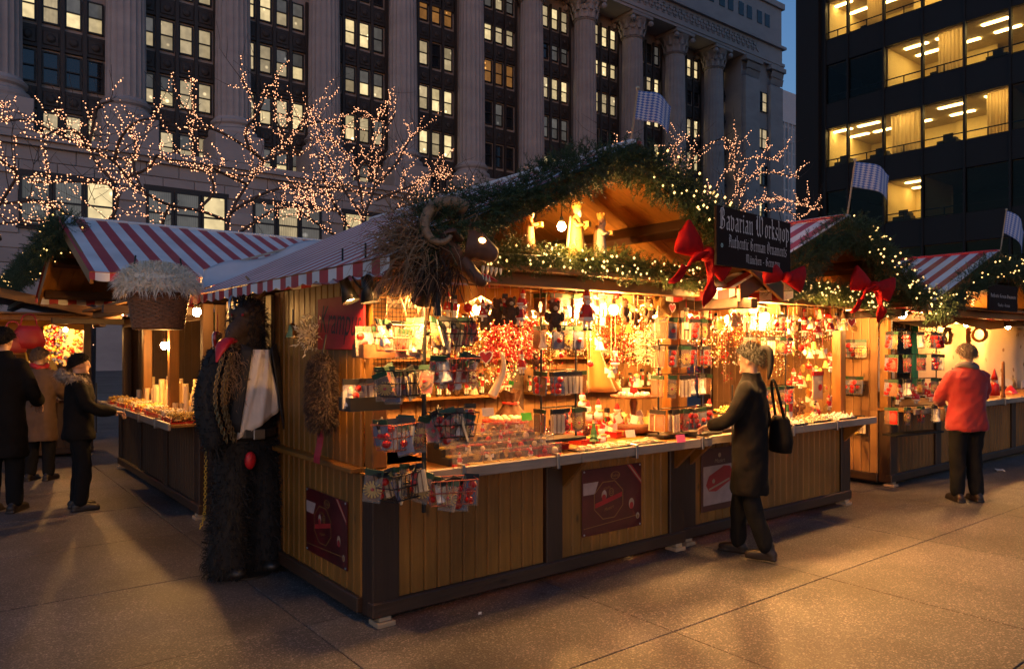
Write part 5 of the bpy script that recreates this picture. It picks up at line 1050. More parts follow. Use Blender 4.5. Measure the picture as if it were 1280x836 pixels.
gd = thing('golden_cloth', 'golden cloth hanging in a long fold from a ribbon down to the counter goods', 'cloth', at_y(740, 395, 4.35)); MB().grid(lambda u, v: (-.05+(.05+.38*v**1.5)*u+.02*math.sin(u*12), .05*math.sin(u*9)*(.3+v), -.62*v), 24, 12).build('fold', drape_m, gd, smooth=True, solid=.004); MB().ball((0, -.01, 0), (.03, .03, .04), 8, 6).build('knot', c_green, gd)
WHF = ['white snowman figure on the red box', 'small white house figure by the red boxes', 'white figure beside the green paper tree', 'white angel figure close to the packet rack']
for i, (px, py, Y) in enumerate(((735, 520, 4.12), (748, 518, 4.15), (752, 548, 3.98), (728, 505, 4.3))):
    p = at_y(px, py, Y); o = thing('white_figurine', WHF[i], 'figurine', (p.x, Y, p.z-.04)); MB().lathe([(.02, 0), (.036, .01), (.034, .05), (.018, .07), (.026, .085), (.024, .11), (.008, .125)], 12).build('body', c_white, o, smooth=True); MB().lathe([(.02, .115), (.012, .14), (.003, .16)], 10).build('hat', c_red, o); MB().box(-.026, .026, -.03, -.016, .062, .076, c=.003).build('scarf', c_gold, o)
tree_o = thing('paper_tree', 'tiny dark green tree figure standing between white figures', 'figurine', (at_y(742, 552, 3.97).x, 3.97, CT)); m = MB(); [m.lathe([(.045-.01*k, .03+.03*k), (.012, .07+.03*k)], 9) for k in range(4)]; m.build('branches', c_green, tree_o); MB().lathe([(.012, 0), (.01, .035)], 7).build('trunk', c_brown, tree_o)
# goods on the back shelves of both stalls
for (sx, n, zs, Y, nm) in ((2.2, 24, (1.176, 1.546), 6.08, 'corner stall'), (5.0, 22, (1.176, 1.546), 6.12, 'small gable stall')):
    for zi, z in enumerate(zs):
        for j in range(n):
            k = R.choice(['santa', 'angel', 'nutcracker', 'bear']); sc = R.uniform(1.0, 1.5); h = {'santa': .178, 'angel': .121, 'nutcracker': .163, 'bear': .153}[k]
            o = put('shelf_figurine', FIG[k], None, (sx+.108*j+R.uniform(-.02, .02), Y+R.uniform(-.05, .02), z+h*sc), (0, 0, R.uniform(-.4, .4)), sc); tag(o, '%s on %s back shelf of %s' % (FGN[k], ('lower', 'upper')[zi], nm), 'figurine', 'figurines on the back shelves')
# ---- small gable stall counter
def heap(px, py, Y, w_, d, lab, mt, n, r_=.012):
    p = at_y(px, py, Y); o = thing('goods_tray', lab, 'tray', (p.x, Y, CT)); m = MB(); m.box(-w_/2, w_/2, -d/2, d/2, 0, .01); m.box(-w_/2, w_/2, -d/2-.006, -d/2, 0, .03); m.box(-w_/2, w_/2, d/2, d/2+.006, 0, .03); m.build('tray', k_card, o)
    pts = [(R.uniform(-w_/2, w_/2)*.95, R.uniform(-d/2, d/2)*.92, .012+abs(R.gauss(0, .022))) for _ in range(n)]; beads('small_ornaments', pts, r_, mt, o, .5); return o
heap(985, 525, 3.80, .34, .18, 'black tray heaped with pale shell ornaments beside the dark coated person', c_white, 260); heap(1015, 522, 3.85, .3, .2, 'black tray heaped with pale gold ornaments at the middle of the small gable counter', c_cream, 260); heap(1048, 520, 3.84, .34, .2, 'black tray heaped with cream ornaments at the counter end by the yellow rope', c_white, 280)
heap(905, 535, 3.95, .3, .2, 'tray of lilac and gold ornaments behind the dark coated person', c_blue, 160, .014); heap(918, 500, 4.2, .4, .2, 'raised tray of gold ornaments deep in the small gable stall', c_gold, 220, .014).location.z = 1.03
cs_ = thing('black_case', 'flat black case lying at the joint of the two counters', 'case', (at_y(876, 545, 3.85).x, 3.86, CT)); MB().box(-.17, .17, -.1, .1, 0, .035, c=.006).build('case', k_card, cs_); MB().box(-.165, .165, -.095, .095, .035, .042, c=.003).build('lid', c_black, cs_)
pch = thing('cloth_pouch', 'cream cloth pouch with red top hanging on small gable stall wall', 'pouch', at_y(1022, 490, 4.1)); MB().grid(lambda u, v: (-.1+.2*u, -.025*math.sin(PI*u)*math.sin(PI*v), -.08+.26*v), 10, 10).build('pouch', c_cream, pch, smooth=True, solid=.004); MB().box(-.105, .105, -.012, .008, .17, .215, c=.005).build('flap', c_red, pch); m = MB(); disc(m, 0, .05, .035, 12, -.03, 0); m.build('print', c_red, pch)
nc = thing('large_nutcracker', 'large red nutcracker standing at the small gable counter', 'nutcracker', (at_y(987, 520, 4.02).x, 4.02, CT)); o = put('body', FIG['nutcracker'], nc, (0, 0, .26), None, 1.6)
for i in range(12):
    px = 985+R.uniform(0, 50); o = hang(px, R.uniform(450, 505), R.choice(['star', 'bell', 'angel', 'ball']), 4.35, 'pinned on the end boards of the small gable stall', 1.1, 0)
# ---- boxes with packets on the dark end wall between the stalls, yellow ropes
for i, (px, py) in enumerate(((1068, 448), (1066, 494), (1066, 542))):
    c = at_x(px, py, 8.78); o = thing('wall_basket', 'wire basket of packets on the dark end wall beside the yellow rope, %s one' % ('upper', 'middle', 'lower')[i], 'basket', c, -PI/2); put('basket', BKM, o, None, None, 1.3)
    for j in range(4): packet(c+Vector((-.02+R.uniform(-.03, .03), -.09+.06*j, .2)), -PI/2+R.uniform(-.5, .5), R.randrange(9), 'in the %s end wall basket' % ('upper', 'middle', 'lower')[i], R.uniform(-.2, .2), 1.4)
yrope = mat('yellow_chain', (.65, .42, .05), .4)
def chain(pts, lab, link=.035):
    pts = resample(smooth([Vector(p) for p in pts], 3), link*.72); o = thing('yellow_chain', lab, 'chain', pts[0]); lm = MB().tube([(math.cos(a)*link*.33, 0, math.sin(a)*link*.5) for a in np.linspace(0, 6.283, 11)[:-1]], link*.11, 5, closed=True).mesh('link', yrope)
    for i, p in enumerate(pts):
        d = (pts[min(i+1, len(pts)-1)]-pts[max(0, i-1)]).normalized(); q = d.to_track_quat('Z', 'Y').to_euler(); e = (d.to_track_quat('Z', 'Y').to_matrix() @ Matrix.Rotation((i % 2)*PI/2, 3, 'Z')).to_euler(); put('link', lm, o, p-pts[0], e)
    return o
a, b = at_y(1052, 532, 4.1), at_y(1088, 524, 4.8); chain([a, a.lerp(b, .3)-Vector((0, 0, .13)), a.lerp(b, .65)-Vector((0, 0, .13)), b], 'yellow chain sagging across the gap between two stalls')
chain([at_x(258, 520, 1.92), at_x(257, 600, 1.92), at_x(256, 645, 1.92), at_z(250, 660, .02)], 'yellow chain hanging down the dark post beside the fur costume')
# ---- stall with wreaths
cream_cloth = mat('cream_printed_cloth', (.66, .52, .33), .85, var=.08, scale=3)
N_, L_, b_ = nodes_of(cream_cloth); vo = N_.new('ShaderNodeTexVoronoi'); vo.inputs['Scale'].default_value = 4.2; g_ = N_.new('ShaderNodeNewGeometry'); L_.new(g_.outputs['Position'], vo.inputs['Vector']); mr_ = N_.new('ShaderNodeMapRange'); L_.new(vo.outputs['Distance'], mr_.inputs[0]); mr_.inputs[1].default_value = .13; mr_.inputs[2].default_value = .17; mx_ = N_.new('ShaderNodeMix'); mx_.data_type = 'RGBA'; L_.new(mr_.outputs[0], mx_.inputs['Factor']); mx_.inputs['A'].default_value = (.3, .17, .07, 1); L_.new(b_.inputs['Base Color'].links[0].from_socket, mx_.inputs['B']); L_.new(mx_.outputs['Result'], b_.inputs['Base Color'])
cl = thing('cloth_backdrop', 'cream star printed cloth wall behind the counter of the stall with wreaths', 'cloth', (11.0, 4.85, .93)); MB().grid(lambda u, v: (4.6*u, .04*math.sin(u*21)+.02*math.sin(v*8+u*5), 1.12*v), 60, 8).build('cloth', cream_cloth, cl, smooth=True, solid=.004)
cl2 = thing('picture_panel', 'cream framed panel of small pictures inside the stall with wreaths', 'panel', (9.75, 4.85, 1.05)); MB().box(0, .75, 0, .03, 0, .85, c=.005).build('panel', c_cream, cl2); m = MB()
for i in range(5):
    for j in range(6): m.box(.06+.13*i, .16+.13*i, -.006, 0, .05+.13*j, .15+.13*j)
m.build('pictures', w_card, cl2)['kind'] = 'stuff'; m = MB(); m.box(-.03, 0, -.015, .035, -.03, .88); m.box(.75, .78, -.015, .035, -.03, .88); m.build('frame', c_brown, cl2)
gc_ = thing('green_curtain', 'narrow teal green curtain strip by the wreaths', 'curtain', (10.8, 4.75, .93)); MB().grid(lambda u, v: (.14*u, .02*math.sin(u*25), 1.1*v), 20, 1).build('curtain', mat('teal_cloth', (.03, .22, .15), .8), gc_, smooth=True, solid=.003)
gc2 = thing('green_curtain', 'teal green cloth hanging behind the wire rack of the stall with wreaths', 'curtain', (9.15, 4.8, .93)); MB().grid(lambda u, v: (.3*u, .03*math.sin(u*22), .75*v), 20, 1).build('curtain', MATS['teal_cloth'], gc2, smooth=True, solid=.003)
wr_m = mat('dried_wreath', (.30, .14, .035), .8, var=.4, scale=30)
for i, (px, py, rr_, yaw) in enumerate(((1184, 420, .10, 0), (1210, 420, .10, .4), (1224, 418, .095, 1.35))):
    p = at_y(px, py, 4.3); o = thing('dried_wreath', ('ring wreath of dried slices hanging nearest the wire rack', 'ring wreath of dried slices hanging in the middle of three', 'ring wreath seen edge-on beside the pale cloth')[i], 'wreath', p, yaw); m = MB(); m.tube([(rr_*math.cos(a), 0, rr_*math.sin(a)) for a in np.linspace(0, 6.283, 25)[:-1]], .022, 7, closed=True); m.build('ring', wr_m, o); m = MB()
    for k in range(26):
        a = k*.2417; m.ball((rr_*1.02*math.cos(a), -.008+R.uniform(-.012, .012), rr_*1.02*math.sin(a)), (.026, .026, .018), 6, 4)
    m.build('slices', wr_m, o)['kind'] = 'stuff'; MB().tube([(0, 0, rr_), (0, 0, 2.1-p.z)], .003, 4).build('string', str_str, o)
gn = thing('gnome_figurine', 'red gnome figure with pointed hat standing on the pale counter', 'figurine', (at_y(1243, 490, 4.25).x, 4.25, CT+.01)); MB().lathe([(.06, 0), (.075, .02), (.06, .16), (.04, .2)], 12).build('body', c_red, gn, smooth=True); MB().ball((0, 0, .22), .042, 10, 7).build('head', c_skin, gn, smooth=True); MB().lathe([(.05, .235), (.035, .3), (.012, .38), (.003, .4)], 12).build('hat', c_red, gn, smooth=True); MB().ball((0, -.03, .19), (.032, .02, .05), 8, 6).build('beard', c_white, gn, smooth=True)
rc = thing('red_cloth', 'folded red cloth heap on the counter of the stall with wreaths', 'cloth', (at_y(1263, 492, 4.3).x, 4.3, CT+.01)); MB().grid(lambda u, v: (-.13+.26*u, -.08+.16*v, .004+.09*math.sin(PI*u)*math.sin(PI*v)*(1+.4*math.sin(u*9+v*6))), 12, 10).build('cloth', c_red, rc, smooth=True)
for i in range(7):
    p = at_y(1225+9*i, 474+R.uniform(-5, 6), 4.7+R.uniform(-.05, .08)); o = MB().box(-.09, .09, -.002, .002, -.07, .07).build('greeting_card', w_card); o.location = p; o.rotation_euler = (R.uniform(-.2, .2), R.uniform(-.5, .5), R.uniform(-.4, .4)); tag(o, 'white greeting card pinned on a line before the cream cloth', 'card', 'greeting cards on the line')
for i in range(14):
    p = at_y(1103+R.uniform(0, 70), 500+R.uniform(-6, 10), 4.3+R.uniform(0, .4)); k = R.choice(['santa', 'angel', 'nutcracker']); o = put('shelf_figurine', FIG[k], None, (p.x, p.y, CT+.2), (0, 0, R.uniform(-.5, .5)), 1.25); tag(o, '%s behind the wire rack of the wreath stall' % FGN[k], 'figurine', 'figurines in the wreath stall')
pole = thing('turned_post', 'short turned wood post on the counter by the red gnome', 'post', (at_y(1254, 490, 4.12).x, 4.12, CT)); MB().lathe([(.03, 0), (.03, .02), (.022, .05), (.024, .25), (.02, .5), (.012, .52)], 10).build('shaft', c_brown, pole, smooth=True)
# ---- candle stall and bag stall
wax = mat('cream_wax', (.80, .58, .28), .5, per=.12); CX4 = 1.72
def cand(x, y, h, r_, lab):
    o = thing('pillar_candle', lab, 'candle', (x, y, .926), 0, 'cream candles of the candle stall'); MB().lathe([(r_, 0), (r_, h), (r_*.9, h+.006), (.004, h+.002)], 12).build('wax', wax, o, smooth=False); MB().tube([(0, 0, h), (.002, 0, h+.02)], .002, 4).build('wick', c_black, o)
for i in range(60):
    y = 7.55+R.random()*3.4; x = 2.05+R.random()*.5; cand(x, y, R.uniform(.08, .34), R.uniform(.022, .04), 'cream candle crowding the back of the candle stall counter' )
straw_c = mat('straw_wreath', (.52, .30, .09), .8, var=.3, scale=30)
for i, (y, z) in enumerate(((7.62, 0), (7.95, .0), (8.3, 0), (8.65, 0), (9.0, 0), (9.4, 0), (9.8, 0), (10.2, 0), (10.7, 0))):
    o = thing('goods_tray', 'red lined tray of small straw goods on the candle stall counter', 'tray', (1.88, y, .926), R.uniform(-.1, .1), 'red lined trays of the candle stall'); m = MB(); m.box(-.12, .12, -.15, .15, 0, .01); m.box(-.125, -.115, -.15, .15, 0, .05); m.box(.115, .125, -.15, .15, 0, .06); m.build('tray', c_red, o)
    m = MB()
    for k in range(7): m.tube([(R.uniform(-.06, .06)*0+(-.06+.02*k)+.035*math.cos(a), -.1+.035*k+.035*math.sin(a), .03+.008*k) for a in np.linspace(0, 6.283, 11)[:-1]], .009, 5, closed=True)
    m.build('straw_rings', straw_c, o)['kind'] = 'stuff'
    beads('small_ornaments', [(R.uniform(-.11, .11), R.uniform(-.14, .14), .02+R.uniform(0, .07)) for _ in range(150)], .016, c_cream if i % 2 else c_gold, o, .5)
for px, py, mt, lab, s in ((36, 418, 'red_leather', 'red handbag hanging in the bag stall', 1.0), (16, 425, 'rose_leather', 'rose red bag hanging beside the red handbag', .9), (24, 462, 'yellow_leather', 'yellow bag hanging under the red handbag', 1.0), (55, 460, 'ochre_leather', 'ochre bag hanging under the others by the lit panels', .9)):
    p = at_y(px, py, 12.2); mm_ = mat(mt, {'red_leather': (.45, .02, .02), 'rose_leather': (.5, .06, .05), 'yellow_leather': (.6, .38, .04), 'ochre_leather': (.5, .3, .05)}[mt], .5); o = thing('hanging_bag', lab, 'bag', p, R.uniform(-.4, .4)); MB().lathe([(.02, -.2*s), (.17*s, -.19*s), (.2*s, -.1*s), (.17*s, .04*s), (.12*s, .12*s), (.1*s, .12*s)], 14, sy=.45).build('pouch', mm_, o, smooth=True); MB().tube(smooth([Vector((-.1*s, 0, .1*s)), Vector((-.07*s, 0, .28*s)), Vector((.07*s, 0, .28*s)), Vector((.1*s, 0, .1*s))], 2), .012, 6).build('strap', mm_, o)
for i, px in enumerate((66, 88)):
    p = at_y(px, 432, 14.0); o = thing('lit_goods_panel', ('narrow', 'wide')[i]+' panel crowded with small colourful goods in the bag stall', 'goods panel', (p.x, 14.0, 1.35), 0); w_ = .26+.26*i; MB().box(-w_/2, w_/2, 0, .02, 0, .75).build('board', c_cream, o)
    beads('gold_ornaments', [(R.uniform(-w_/2, w_/2), -.02, R.uniform(.03, .72)) for _ in range(60)], .028, c_gold, o, .6); beads('blue_ornaments', [(R.uniform(-w_/2, w_/2), -.025, R.uniform(.03, .72)) for _ in range(36)], .028, c_blue, o, .6); beads('red_ornaments', [(R.uniform(-w_/2, w_/2), -.025, R.uniform(.03, .72)) for _ in range(30)], .028, c_red, o, .6)

# ---- dense glittering stock inside the two open stalls
glit = [c_gold, c_cream, c_red, c_white]
c_gilt = mat('gilt_metal', (.75, .48, .14), .22, metal=1, per=.15); c_silv = mat('silvered_glass', (.75, .68, .58), .18, metal=1); c_ruby = mat('ruby_glass', (.5, .02, .02), .12, metal=.4)
def cluster(px, py, Y, ln, lab, n=90, wd=.05):
    p = at_y(px, py, Y); o = thing('ornament_cluster', lab, 'ornament', p, 0, 'ornament clusters inside the stalls')
    for nm, mt, k in (('gilt_beads', c_gilt, n//2), ('glass_beads', R.choice([c_silv, c_ruby, c_white]), n//3), ('wood_beads', R.choice([c_cream, c_red, c_brown]), n//4)): beads(nm, [(R.gauss(0, wd), R.gauss(0, wd*.6), -ln*R.random()) for _ in range(k)], R.uniform(.007, .012), mt, o, .5)
    MB().tube([(0, 0, -ln), (0, 0, max(.03, 2.03-p.z))], .002, 4).build('string', str_str, o)
for i in range(26): cluster(552+11.2*i+R.uniform(-5, 5), R.uniform(372, 392), 4.3+.5*R.random(), R.uniform(.18, .42), 'glittering bead ornament cluster hanging inside the corner stall')
for i in range(18): cluster(862+11.5*i+R.uniform(-4, 4), R.uniform(388, 402), 4.45+.5*R.random(), R.uniform(.18, .42), 'glittering bead ornament cluster hanging inside the bow stall')
for i in range(9): cluster(1100+9*i, R.uniform(400, 415), 4.6+.4*R.random(), R.uniform(.2, .45), 'glittering bead ornament cluster hanging inside the wreath stall', 70, .06)
def stock(x, y, z, where):
    k = R.choice(['santa', 'angel', 'nutcracker', 'bear', 'ball']); sc = R.uniform(.8, 1.3); h = {'santa': .178, 'angel': .121, 'nutcracker': .163, 'bear': .153, 'ball': .066}[k]
    tag(put('counter_figurine', FIG[k], None, (x, y, z+h*sc), (0, 0, R.uniform(-.6, .6)), sc), '%s standing %s' % (FGN[k], where), 'figurine', 'figurines on the counters')
for i in range(48): stock(2.5+R.random()*2.2, 4.18+R.random()*.36, CT, 'at the back of the corner stall counter')
for i in range(52): stock(5.0+R.random()*2.5, 4.15+R.random()*.4, CT, 'at the back of the bow stall counter')
for i, (px, Y) in enumerate(((612, 4.45), (690, 4.4), (760, 4.45), (830, 4.4))): heap(px, 520, Y, .36, .24, ('heaped tray of gilt beads by the fur sack', 'heaped tray of silver beads behind the packet rack', 'heaped tray of red glass beads below the golden cloth', 'heaped tray of gilt beads behind the straw bundle')[i], (c_gilt, c_silv, c_ruby, c_gilt)[i], 320, .014).location.z = CT+.03

for i in range(34): cluster(556+8.4*i+R.uniform(-4, 4), R.uniform(372, 420), 5.0+R.random(), R.uniform(.25, .6), 'long bead and wood strand hanging before the back boards of the corner stall', 110, .06)
for i in range(30): cluster(862+7.0*i+R.uniform(-4, 4), R.uniform(388, 430), 4.9+R.random(), R.uniform(.25, .6), 'long bead and wood strand hanging before the back boards of the bow stall', 110, .06)
for i in range(30): hang(556+9.8*i+R.uniform(-4, 4), R.uniform(362, 384), R.choice(['santa', 'angel', 'heart', 'star', 'bell', 'nutcracker', 'ball', 'star']), 3.72+.3*R.random(), W1, R.uniform(.7, 1.1), 2.05, R.random() < .4)
for i in range(24): hang(856+9*i+R.uniform(-4, 4), R.uniform(384, 404), R.choice(['santa', 'angel', 'heart', 'star', 'bell', 'nutcracker', 'ball', 'star']), 3.75+.3*R.random(), W2, R.uniform(.8, 1.1), 2.04, R.random() < .4)
for i in range(20): hang(1006+R.uniform(-22, 40), R.uniform(415, 500), R.choice(['star', 'bell', 'angel', 'ball', 'heart', 'santa']), 4.2+R.random()*.3, 'pinned on the end boards of the small gable stall', R.uniform(.9, 1.2), 0)
from mathutils import noise as mnoise
# ================================================================ FUR, COSTUMES, PEOPLE
def fur(name, P, Nn, mt, ln, parent=None, w_=.004, droop=.6, jit=.35, seg=2):
    """curved tapering strands rooted at P along Nn"""
    P = np.asarray(P, float); Nn = np.asarray(Nn, float); n = len(P); Nn = Nn/np.linalg.norm(Nn, axis=1, keepdims=True)
    d = Nn+NR.normal(size=(n, 3))*jit; d /= np.linalg.norm(d, axis=1, keepdims=True); L = (ln*(.6+.8*NR.random(n)))[:, None]
    s = np.cross(d, NR.normal(size=(n, 3))); s /= np.linalg.norm(s, axis=1, keepdims=True); s *= w_
    p1 = P+d*L*.45; d2 = d+np.array([[0, 0, -droop]]); d2 /= np.linalg.norm(d2, axis=1, keepdims=True); p2 = p1+d2*L*.55
    V = np.stack([P-s, P+s, p1-s*.7, p1+s*.7, p2], 1).reshape(-1, 3); o = np.arange(n)[:, None]*5
    F = np.concatenate([o+np.array([[0, 1, 3]]), o+np.array([[0, 3, 2]]), o+np.array([[2, 3, 4]])], 0)
    q = soup(name, V, F, mt, parent); q['kind'] = 'stuff'; return q
def scatter(me_or_mb, n):
    """random points and normals on a mesh builder's faces"""
    m = me_or_mb; T = []
    for f in m.f:
        a = [np.array(m.v[i], float) for i in f]
        for i in range(1, len(a)-1): T.append((a[0], a[i], a[i+1]))
    A = np.array(T); cr = np.cross(A[:, 1]-A[:, 0], A[:, 2]-A[:, 0]); ar = np.linalg.norm(cr, axis=1); idx = NR.choice(len(A), n, p=ar/ar.sum()); u, v = NR.random((n, 1)), NR.random((n, 1)); k = u+v > 1; u = np.where(k, 1-u, u); v = np.where(k, 1-v, v)
    return A[idx, 0]+(A[idx, 1]-A[idx, 0])*u+(A[idx, 2]-A[idx, 0])*v, cr[idx]/ar[idx][:, None]
def skin_mesh(joints, edges, mt, name, levels=2, root=0):
    """one continuous surface grown round a skeleton: joints = [(x,y,z,rx,ry)]"""
    me = bpy.data.meshes.new(name); me.from_pydata([j[:3] for j in joints], edges, []); o = bpy.data.objects.new(name, me); 
    md = o.modifiers.new('skin', 'SKIN'); md.use_smooth_shade = True; md.branch_smoothing = .6
    for i, j in enumerate(joints): sv = me.skin_vertices[0].data[i]; sv.radius = (j[3], j[4] if len(j) > 4 else j[3]); sv.use_root = (i == root)
    sb = o.modifiers.new('sub', 'SUBSURF'); sb.levels = levels; sb.render_levels = levels
    r = baked(o); r.materials.clear(); r.materials.append(mt); r.name = name
    r.polygons.foreach_set('use_smooth', [True]*len(r.polygons)); return r
def fuse(mb, name, mt, voxel=.014, it=6):
    """overlapping volumes welded into one continuous smooth surface"""
    o = bpy.data.objects.new(name, mb.mesh(name, mt)); rm = o.modifiers.new('remesh', 'REMESH'); rm.mode = 'VOXEL'; rm.voxel_size = voxel; rm.use_smooth_shade = True
    if it: sm = o.modifiers.new('smooth', 'SMOOTH'); sm.iterations = it; sm.factor = .5
    r = baked(o); r.materials.clear(); r.materials.append(mt); r.name = name
    r.polygons.foreach_set('use_smooth', [True]*len(r.polygons)); return r
def limb(m, pts, rs, n=12):
    pts = smooth([Vector(p) for p in pts], 2); rr = list(np.interp(np.linspace(0, 1, len(pts)), np.linspace(0, 1, len(rs)), rs)); m.tube(pts, rr, n); m.ball(pts[0], rr[0], 10, 8); m.ball(pts[-1], rr[-1], 10, 8)
def loft(m, rings, n=20, fold=0):
    vs = []; k = len(rings)
    for i, (cx, cy, z, rx, ry) in enumerate(rings):
        for j in range(n):
            a = 2*PI*j/n; f = 1+fold*math.sin(a*5+i*1.7); ca, sa = math.cos(a), math.sin(a); p = .85
            vs.append((cx+rx*f*math.copysign(abs(ca)**p, ca), cy+ry*f*math.copysign(abs(sa)**p, sa), z))
    m.add(vs, [(i*n+j, i*n+(j+1) % n, (i+1)*n+(j+1) % n, (i+1)*n+j) for i in range(k-1) for j in range(n)]+[tuple(range(n))[::-1], tuple(range((k-1)*n, k*n))])
blk_fur = mat('black_fur', (.012, .010, .009), .8, var=.3, scale=30); brn_fur = mat('brown_fur', (.30, .18, .095), .8, var=.45, scale=25); wht_fur = mat('white_sheepskin', (.86, .76, .60), .85, var=.2, scale=25); drk_fur = mat('dark_brown_fur', (.055, .032, .020), .8, var=.4, scale=40)
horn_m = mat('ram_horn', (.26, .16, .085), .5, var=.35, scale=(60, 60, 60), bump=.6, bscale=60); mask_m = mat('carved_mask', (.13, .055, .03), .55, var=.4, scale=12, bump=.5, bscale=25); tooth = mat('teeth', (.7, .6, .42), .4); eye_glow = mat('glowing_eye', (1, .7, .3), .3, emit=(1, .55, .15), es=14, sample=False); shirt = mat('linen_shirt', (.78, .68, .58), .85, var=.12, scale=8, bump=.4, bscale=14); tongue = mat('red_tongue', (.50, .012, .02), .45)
coat_k0 = mat('black_lapel', (.014, .012, .012), .7, var=.3, scale=14)
# ---- horned beast head mounted at the roof corner (faces along +x and a little towards the viewer)
bp_ = at_y(575, 312, 3.2); bh = thing('horned_mask', 'horned beast head mask with glowing eye and wild brown fur at the roof corner', 'mask', bp_, -.45); bh.scale = (1.15, 1.15, 1.15)
hm = skin_mesh([(-.16, 0, .03, .10), (-.05, 0, .04, .115), (.04, 0, .03, .10, .10), (.12, 0, -.01, .065, .06), (.18, 0, -.03, .045, .04), (0, 0, -.06, .07, .06), (.07, 0, -.13, .05, .035), (.13, 0, -.155, .03, .022), (.06, -.07, .07, .03), (.06, .07, .07, .03)], [(0, 1), (1, 2), (2, 3), (3, 4), (1, 5), (5, 6), (6, 7), (2, 8), (2, 9)], mask_m, 'head', 2, 1); put('head', hm, bh)
for s in (-1, 1):
    q = []; n = 40
    for i in range(n):
        t = i/(n-1); a = .9+t*4.6; r_ = .12*(1-.45*t); q.append(Vector((-.06-.05*t+math.cos(a)*r_*.95, s*(.07+.12*t+.03*math.sin(t*3)), .08+math.sin(a)*r_)))
    rs = [(.033*(1-.75*i/n))*(1+.10*math.sin(i*2.4)) for i in range(n)]; MB().tube(q, rs, 10).build('horn', horn_m, bh, smooth=True)
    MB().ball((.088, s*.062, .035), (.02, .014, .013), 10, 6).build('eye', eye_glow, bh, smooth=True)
    MB().tube([(-.02, s*.1, .03), (-.06, s*.16, .06), (-.1, s*.2, .04)], [.03, .024, .004], 7, flat=.5).build('ear', mask_m, bh, smooth=True)
for i in range(9):
    t = i/8; MB().lathe([(.007, 0), (.005, .018), (.001, .03)], 6, (.1+.08*t, -.036+.072*((i % 2)), -.075-.01*t), M=Matrix.Rotation(PI, 3, 'X')).build('tooth', tooth, bh); MB().lathe([(.006, 0), (.001, .026)], 6, (.07+.06*t, -.03+.06*(i % 2), -.125-.02*t)).build('tooth', tooth, bh)
MB().tube([(.05, 0, -.1), (.13, 0, -.12), (.17, 0, -.14)], [.025, .022, .012], 8, flat=.4).build('tongue', tongue, bh, smooth=True)
P = NR.normal(size=(1300, 3))*np.array([.06, .08, .08])+np.array([-.22, 0, .0]); fur('mane', P, P-np.array([-.05, 0, 0.02])+NR.normal(size=P.shape)*.02, brn_fur, .16, bh, .0022, 1.1, .6)
P = NR.normal(size=(130, 3))*np.array([.04, .05, .02])+np.array([-.05, 0, .13]); fur('forelock', P, P-np.array([0, 0, .02]), brn_fur, .14, bh, .0025, 1.4, .5)
P = NR.normal(size=(380, 3))*np.array([.05, .05, .05])+np.array([-.1, 0, -.08]); fur('beard', P, P-np.array([0, 0, .06]), drk_fur, .15, bh, .0035, 1.0, .4)
MB().tube([(-.1, .0, -.3), (-.12, .0, -.1)], .02, 8).build('mount', blackm, bh)
# ---- wicker basket with sheepskin under the striped roof
bc = at_x(198, 412, 1.45); bk = thing('wicker_basket', 'large wicker basket topped with white sheepskin hanging under the striped roof', 'basket', bc); wick = mat('wicker', (.28, .12, .05), .6, var=.35, scale=30)
m = MB()
for i in range(22):
    z = .02+.016*i; r_ = .19+.05*i/21; m.tube([(r_*math.cos(a)+.0, r_*math.sin(a), z+.004*math.sin(a*14+i*PI)) for a in np.linspace(0, 6.283, 41)[:-1]], .010, 5, closed=True)
m.build('weave', wick, bk, smooth=True)['kind'] = 'stuff'; m = MB()
for i in range(26): a = i*.2417; m.tube([(.186*math.cos(a), .186*math.sin(a), 0), (.25*math.cos(a), .25*math.sin(a), .40)], .007, 5)
m.build('stakes', wick, bk)['kind'] = 'stuff'; MB().lathe([(.01, 0), (.18, 0), (.18, .015), (.01, .015)], 20).build('base', wick, bk); MB().lathe([(.20, .10), (.235, .35), (.23, .36), (.19, .1)], 20).build('lining', blk_fur, bk)
m = MB(); m.lathe([(.02, .53), (.18, .5), (.28, .42), (.30, .34), (.27, .30)], 18); sk_ = m.build('sheepskin', wht_fur, bk, smooth=True); P, Q = scatter(m, 4200); Q = np.where((Q*(P-np.array([0, 0, .3]))).sum(1, keepdims=True) < 0, -Q, Q); fur('fleece', P, Q, wht_fur, .085, sk_, .0035, 1.0, .5)
for s in (-1, 1): MB().tube([(s*.2, 0, .38), (s*.17, 0, .6)], .007, 5).build('strap', blackm, bk)
# ---- krampus costume standing at the side wall
kp = Vector((1.80, 5.48, 0)); kr = thing('fur_costume', 'tall black fur costume with dark horned mask and pale shirt front at the stall side', 'costume', kp, .12); kr.scale = (.86, .95, 1.06)
# local: faces -y
m = MB(); loft(m, [(0, .02, .80, .23, .17), (0, .02, 1.0, .22, .16), (0, .02, 1.25, .25, .17), (0, .02, 1.42, .27, .16), (0, .02, 1.52, .16, .12), (0, .0, 1.62, .09, .09)])
for sg_ in (-1, 1):
    limb(m, [(sg_*.11, .02, .88), (sg_*.14, .0, .5), (sg_*.16, .02, .1)], [.15, .15, .17]); limb(m, [(sg_*.24, .02, 1.44), (sg_*.36, -.02, 1.2), (sg_*.34, -.1, .95)], [.12, .11, .085])
body = fuse(m, 'body', blk_fur, .02, 4); bo = put('body', body, kr)
V = np.array([v.co[:] for v in body.vertices]); Nv = np.array([v.normal[:] for v in body.vertices]); ii = NR.integers(0, len(V), 9000); low = V[ii, 2] < .92; keep = ~((V[ii, 1] < -.05) & (np.abs(V[ii, 0]-.02) < .15) & (V[ii, 2] > .98) & (V[ii, 2] < 1.55))
